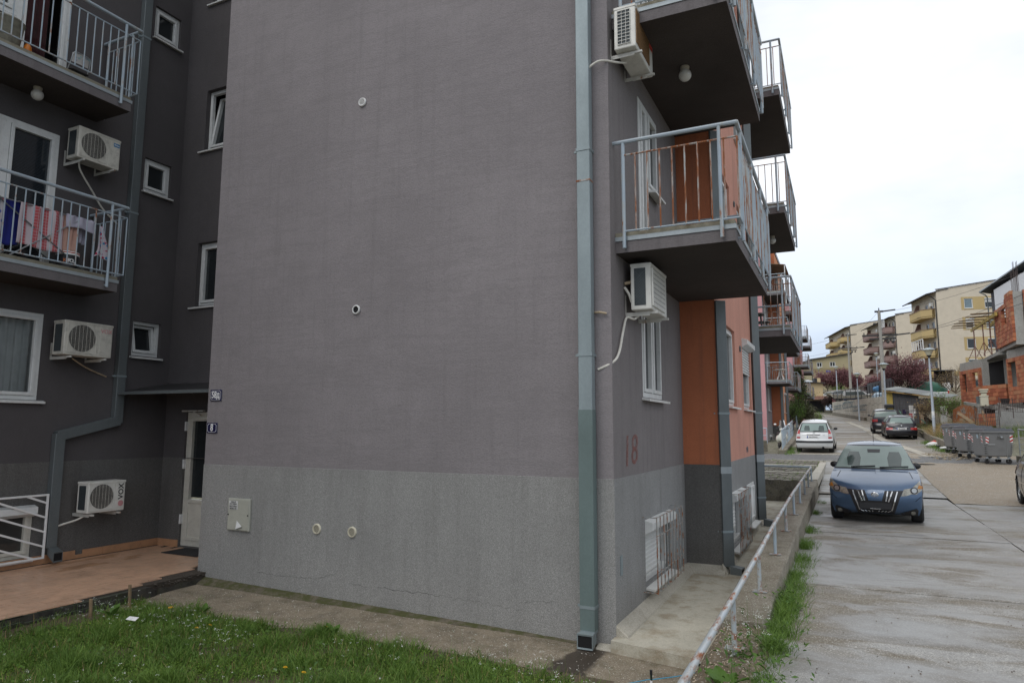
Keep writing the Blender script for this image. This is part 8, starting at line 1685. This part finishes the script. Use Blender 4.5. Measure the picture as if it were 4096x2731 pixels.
k = 10; C = np.repeat(np.stack([xx, yy, .5 + hh], 1), k, 0) + rng.normal(0, .012, (n * k, 3)); V, Fq = leaves(C, rng.normal(size=(n * k, 3)), .009, .008); tag(link('white_flowers', np_mesh('flower', V, Fq, white_fl)), 'white flower heads by the kerb end', kind='stuff')
# pebbles and crumbs on apron, kerb rubble and road
def crumbs(name, label, n, fx, mat, r0, r1):
    P = np.array([fx() for _ in range(n)]); r = rng.uniform(r0, r1, n); base = np.array([[1, 0, 0], [-.5, .87, 0], [-.5, -.87, 0], [0, 0, .8]]); V = (P[:, None, :] + base[None] * r[:, None, None] * rng.uniform(.6, 1.3, (n, 4, 1))).reshape(-1, 3)
    Fq = (np.arange(n)[:, None, None] * 4 + np.array([[0, 1, 3], [1, 2, 3], [2, 0, 3]])[None]).reshape(-1, 3); tag(link(name, np_mesh(name, V, Fq, mat)), label, kind='stuff')
def f1(): 
    a, b = rng.uniform(-8, -1.3), rng.uniform(5.6, 7.1); return (a, b, az(a) - .045 * (7.215 - b) / 3 + .004)
crumbs('grit', 'pale grit scattered on the apron', 1500, f1, plain('grit_pale', (.5, .47, .42), .8, var=.3), .003, .009)
crumbs('rubble', 'small stones in the kerb rubble', 900, lambda: (lambda u, v: moundp(u, v))(rng.uniform(.15, .85), rng.uniform(.4, .97)), plain('stone', (.38, .31, .23), .8, var=.4), .004, .012)
crumbs('broken_edge', 'crumbled mortar and soil along the broken terrace edge', 700, lambda: (-8.28 - rng.random() * .22, rng.uniform(6.3, 7.35), .16 + rng.random() * .06), plain('dark_crumb', (.06, .05, .04), .9, var=.5), .006, .028)
crumbs('road_grit', 'small stones and dirt crumbs on the road', 420, lambda: (rng.uniform(-.6, 3), rng.uniform(4.5, 15), .501), plain('dark_stone', (.12, .09, .07), .8, var=.5), .003, .011)

# ---- trees
def crown_leaves(C, spread, n, L, W_, flat=.3):
    idx = rng.integers(0, len(C), n); P = C[idx] + rng.normal(0, spread, (n, 3)); N_ = rng.normal(size=(n, 3)); N_[:, 2] += flat; return leaves(P, N_, L * rng.uniform(.6, 1.2, n), W_ * rng.uniform(.6, 1.2, n))
def branch_tree(label, base, h, r, n_leaf, mat, bark, cat='tree', group=None, seed=0, leaf=(.10, .06), up=.55, limbs=9, spread=.22, name='tree'):
    random.seed(seed); t = thing(name, label, cat, base, group=group); m = MB(); tips = []
    th = h * .22; m.tube([(0, 0, -.3), (.03 * h * .2, 0, th * .5), (0, .02 * h, th)], [.035 * h * .6, .03 * h * .55, .026 * h * .55], 8)
    def grow(p, d, l, rad, lev):
        pts = [p]; q = p
        for k in range(4):
            d = (d + Vector((random.uniform(-.22, .22), random.uniform(-.22, .22), up * .14))).normalized(); q = q + d * l / 4; pts.append(q)
            if lev < 3 and k >= 1:
                for _ in range(2 if lev < 2 else 1):
                    a = random.uniform(0, 2 * pi); dd = (d + Vector((cos(a), sin(a), random.uniform(-.2, .5))) * .75).normalized(); grow(q, dd, l * random.uniform(.45, .62), rad * .5, lev + 1)
            if lev >= 1: tips.append(tuple(q))
        m.tube(pts, rad, 5, r1=rad * .45)
    for i in range(limbs):
        a = 2 * pi * i / limbs + random.uniform(-.3, .3); e = random.uniform(.35, 1.25); d = Vector((cos(a) * cos(e), sin(a) * cos(e), sin(e))); grow(Vector((0, .02 * h, th * random.uniform(.8, 1.05))), d, lerp(r, h - th, sin(e)) * .62, .011 * h, 0)
    m.build('trunk', bark, t, smooth=True, world=False); C = np.array(tips); V, Fq = crown_leaves(C, spread, n_leaf, *leaf); link('crown', np_mesh('crown', V, Fq, mat), t, world=False); return t
plum = leafmat('plum_leaf', (.13, .055, .06), (.33, .16, .17), .6, .3); plum_l = leafmat('plum_leaf_pale', (.13, .05, .05), (.30, .15, .16), .6, .3); bark = plain('bark', (.06, .045, .038), .9, var=.3)
b = at(3626, 1590, 62); b.z = 4.6; branch_tree('large purple leaved plum tree crowning the yard behind the shed', b, 4.15, 2.0, 13000, plum, bark, seed=2, leaf=(.14, .07), group='purple leaved plum trees', limbs=13, spread=.20)
for lb, px, d, h, r, sd in (('purple plum tree right of the small yellow house', 3312, 112, 3.6, 1.7, 4), ('purple plum tree left of the smaller utility pole', 3366, 112, 3.8, 1.9, 6), ('purple plum shrub right of the smaller utility pole', 3420, 110, 2.6, 1.5, 7), ('small pale purple plum shrub below the mauve balconies', 3500, 88, 2.2, 1.4, 9)):
    b = at(px, 1590, d); b.z = hz(b.x, b.y) - .3; branch_tree(lb, b, h, r, 4200, plum_l if 'pale' in lb or 'house' in lb else plum, bark, seed=sd, leaf=(.26, .13), group='purple leaved plum trees', spread=.30)
b = at(3322, 1605, 96); b.z = 4.4; branch_tree('dark purple shrub at the end of the graffiti wall', b, 2.4, 1.0, 2600, leafmat('dark_shrub', (.020, .012, .012), (.06, .03, .03)), bark, cat='shrub', name='shrub', seed=15, leaf=(.16, .09), spread=.2)
b = at(3350, 1560, 125); b.z = 7; branch_tree('small green shrub between the plum trees', b, 3.4, 1.4, 1500, g_dark, bark, cat='shrub', name='shrub', seed=16, leaf=(.24, .13), spread=.3)
# conifer before the rose block
def conifer(label, base, h, r, n, seed):
    random.seed(seed); t = thing('conifer_tree', label, 'tree', base); m = MB().tube([(0, 0, -.3), (.05, 0, h * .5), (0, 0, h * .97)], [.10, .07, .015], 7); P = []
    for i in range(150):
        f = random.random() ** .85; zz = h * (.04 + .94 * f); rr = r * (1 - f) ** .75 * random.uniform(.55, 1.1) + .10; a = random.uniform(0, 2 * pi); tip = Vector((cos(a) * rr, sin(a) * rr, zz + rr * random.uniform(.15, .6))); o = Vector((0, 0, zz * .97)); m.tube([o, (o + tip) / 2 - Vector((0, 0, .03)), tip], .012, 4, r1=.004)
        for k in range(14): P.append(tuple(o.lerp(tip, random.uniform(.3, 1.04))))
    m.build('trunk', bark, t, smooth=True, world=False); C = np.array(P); V, Fq = crown_leaves(C, .10, n, .17, .05, 1.0); link('crown', np_mesh('crown', V, Fq, leafmat('conifer_green', (.03, .045, .016), (.11, .115, .045), .7, .15)), t, world=False)
b = at(3203, 1735, 57); b.z = zr(62) - .2; conifer('dark green conifer between the balcony row and the street', b, 5.2, 1.25, 9000, 3)
for lb, px, py, d, h, r, mt, sd in (('bright green bush at the foot of the conifer', 3175, 1735, 55, 2.0, 1.1, g_dark, 21), ('thin leaved shrub against the rose wall', 3146, 1735, 53, 4.0, .8, g_dark, 22), ('flowering pale shrub at the right foot of the conifer', 3236, 1735, 58, 1.9, .8, leafmat('pale_shrub', (.10, .11, .05), (.38, .36, .26)), 23), ('light green creeper bush beside the far tube railing', 3258, 1725, 60, 1.2, .5, g_lt, 24)):
    b = at(px, py, d); b.z = zr(b.y) - .1; branch_tree(lb, b, h, r, 2600, mt, bark, cat='shrub', name='shrub', seed=sd, leaf=(.11, .06), spread=.14)
# bank vegetation: grass, straw, brambles
def bankz(x, y): return zr(y) + .25 + (x - 4.3) / 9 * 1.7
n = 42000; yy = rng.uniform(37, 55, n); xx = 4.35 + rng.gamma(1.5, 1.0, n); kp = rng.random(n) < np.clip(.5 + 1.2 * nfield(xx, yy, .9, 4), .05, 1); xx, yy = xx[kp], yy[kp]; h = rng.uniform(.12, .5, len(xx)) * np.clip(.8 + nfield(xx, yy, .6, 8), .4, 1.5); V, Fq = blades(np.stack([xx, yy, bankz(xx, np.array(yy)) if False else np.array([bankz(a, b) for a, b in zip(xx, yy)]) - .05], 1), h, .014, h * rng.uniform(.2, .9, len(xx)), 2); tag(link('bank_grass', np_mesh('bank_grass', V, Fq, leafmat('bank_green', (.07, .12, .025), (.17, .22, .06)))), 'rough green grass on the bank before the shed', kind='stuff')
n = 9000; b = at(3752, 1766, 37); xx = b.x + rng.normal(.55, .75, n); yy = b.y + rng.normal(.6, 1.1, n); kp = (xx > 4.3); xx, yy = xx[kp], yy[kp]; h = rng.uniform(.25, .95, len(xx)); V, Fq = blades(np.stack([xx, yy, np.array([bankz(a, b_) for a, b_ in zip(xx, yy)]) - .1], 1), h, .012, h * rng.uniform(.3, 1.1, len(xx)), 3); tag(link('straw_grass', np_mesh('straw_grass', V, Fq, straw)), 'dry straw coloured grass round the near lamp post', kind='stuff')
n = 8000; yy = rng.uniform(44, 58, n); xx = rng.uniform(7.2, 12.5, n); h = rng.uniform(.2, .9, n); V, Fq = blades(np.stack([xx, yy, np.array([max(hz(a, b_), bankz(a, b_)) for a, b_ in zip(xx, yy)]) - .1], 1), h, .02, h * .5, 2); tag(link('straw_grass', np_mesh('straw_grass', V, Fq, straw)), 'dry grass and weeds on the hillside behind the mesh fence', kind='stuff')
for lb, px, py, d, h, r, mt, sd in (('bare twiggy bush before the cream block entrance', 3826, 1600, 60, 3.2, 1.6, straw, 31), ('bramble bush by the torn white banner', 3782, 1680, 44, 1.6, .8, g_dark, 32), ('dry reddish weed leaning on the shed front', 3705, 1690, 45.5, 1.7, .5, straw, 33), ('green weeds bush behind the middle dumpster', 3810, 1690, 41, 1.4, 1.0, g_dark, 34)):
    b = at(px, py, d); branch_tree(lb, b, h, r, 900, mt, plain('twig', (.14, .10, .07), .9), cat='shrub', name='shrub', seed=sd, leaf=(.10, .05), spread=.15)
n = 3000; yy = rng.uniform(20.5, 31, n); xx = rng.uniform(-4.5, -.9, n); kp = nfield(xx, yy, 1.2, 3) > .12; xx, yy = xx[kp], yy[kp]; V, Fq = blades(np.stack([xx, yy, np.array([rz(b_) for b_ in yy]) - .03], 1), rng.uniform(.04, .12, len(xx)), .012, .04, 2); tag(link('ramp_grass', np_mesh('ramp_grass', V, Fq, g_lt)), 'grass tufts between the pavers', kind='stuff')
n = 1600; t_ = rng.integers(0, 7, n); cx_ = np.array([4.0, 3.95, 4.1, -2.3, -2.4, 6.2, 5.9])[t_]; cy_ = np.array([40, 43, 37.6, 34.6, 37, 30.6, 29.3])[t_]; xx = cx_ + rng.normal(0, .18, n); yy = cy_ + rng.normal(0, .5, n); V, Fq = blades(np.stack([xx, yy, np.array([zr(b_) for b_ in yy])], 1), rng.uniform(.08, .25, n), .012, .08, 2); tag(link('road_edge_tufts', np_mesh('tufts', V, Fq, g_dark)), 'green tufts along the road edges', kind='stuff')
# parallel white plastic furniture on the second block's balcony
tb = thing('plastic_table', 'white plastic table on the first balcony of the rose block', 'table', (-3.4, 45.9, 5.2)); MB().lathe([(.40, .70), (.42, .72), (.40, .74)], (-3.4, 45.9, 5.2), 20).build('table_top', M['white'], tb)
for k in range(4): a = pi / 4 + k * pi / 2; MB().tube([(-3.4 + .08 * cos(a), 45.9 + .08 * sin(a), 5.9), (-3.4 + .14 * cos(a), 45.9 + .14 * sin(a), 5.55), (-3.4 + .34 * cos(a), 45.9 + .34 * sin(a), 5.2)], .035, 6).build('leg', M['white'], tb, smooth=True)
for k, (y_, lb) in enumerate(((17.0, 'dark metal chair on the farther first floor street balcony, nearer the rail corner'), (18.3, 'dark metal chair on the farther first floor street balcony, nearer its far end'))):
    c = thing('garden_chair', lb, 'chair', (-1.75, y_, 4.49), group='dark metal balcony chairs'); x0, z0 = -1.75, 4.49
    MB().lathe([(.20, .44), (.21, .46), (.19, .47)], (x0, y_, z0), 14).build('seat', M['black'], c)
    for a in (0.8, 2.35, 3.9, 5.5): MB().tube([(x0 + .15 * cos(a), y_ + .15 * sin(a), z0 + .45), (x0 + .20 * cos(a), y_ + .20 * sin(a), z0)], .012, 6).build('leg', M['black'], c)
    MB().tube(smooth_path([(x0 - .17, y_ - .12, z0 + .45), (x0 - .21, y_ - .13, z0 + .72), (x0 - .23, y_, z0 + .86), (x0 - .21, y_ + .13, z0 + .72), (x0 - .17, y_ + .12, z0 + .45)]), .012, 6).build('backrest', M['black'], c, smooth=True)
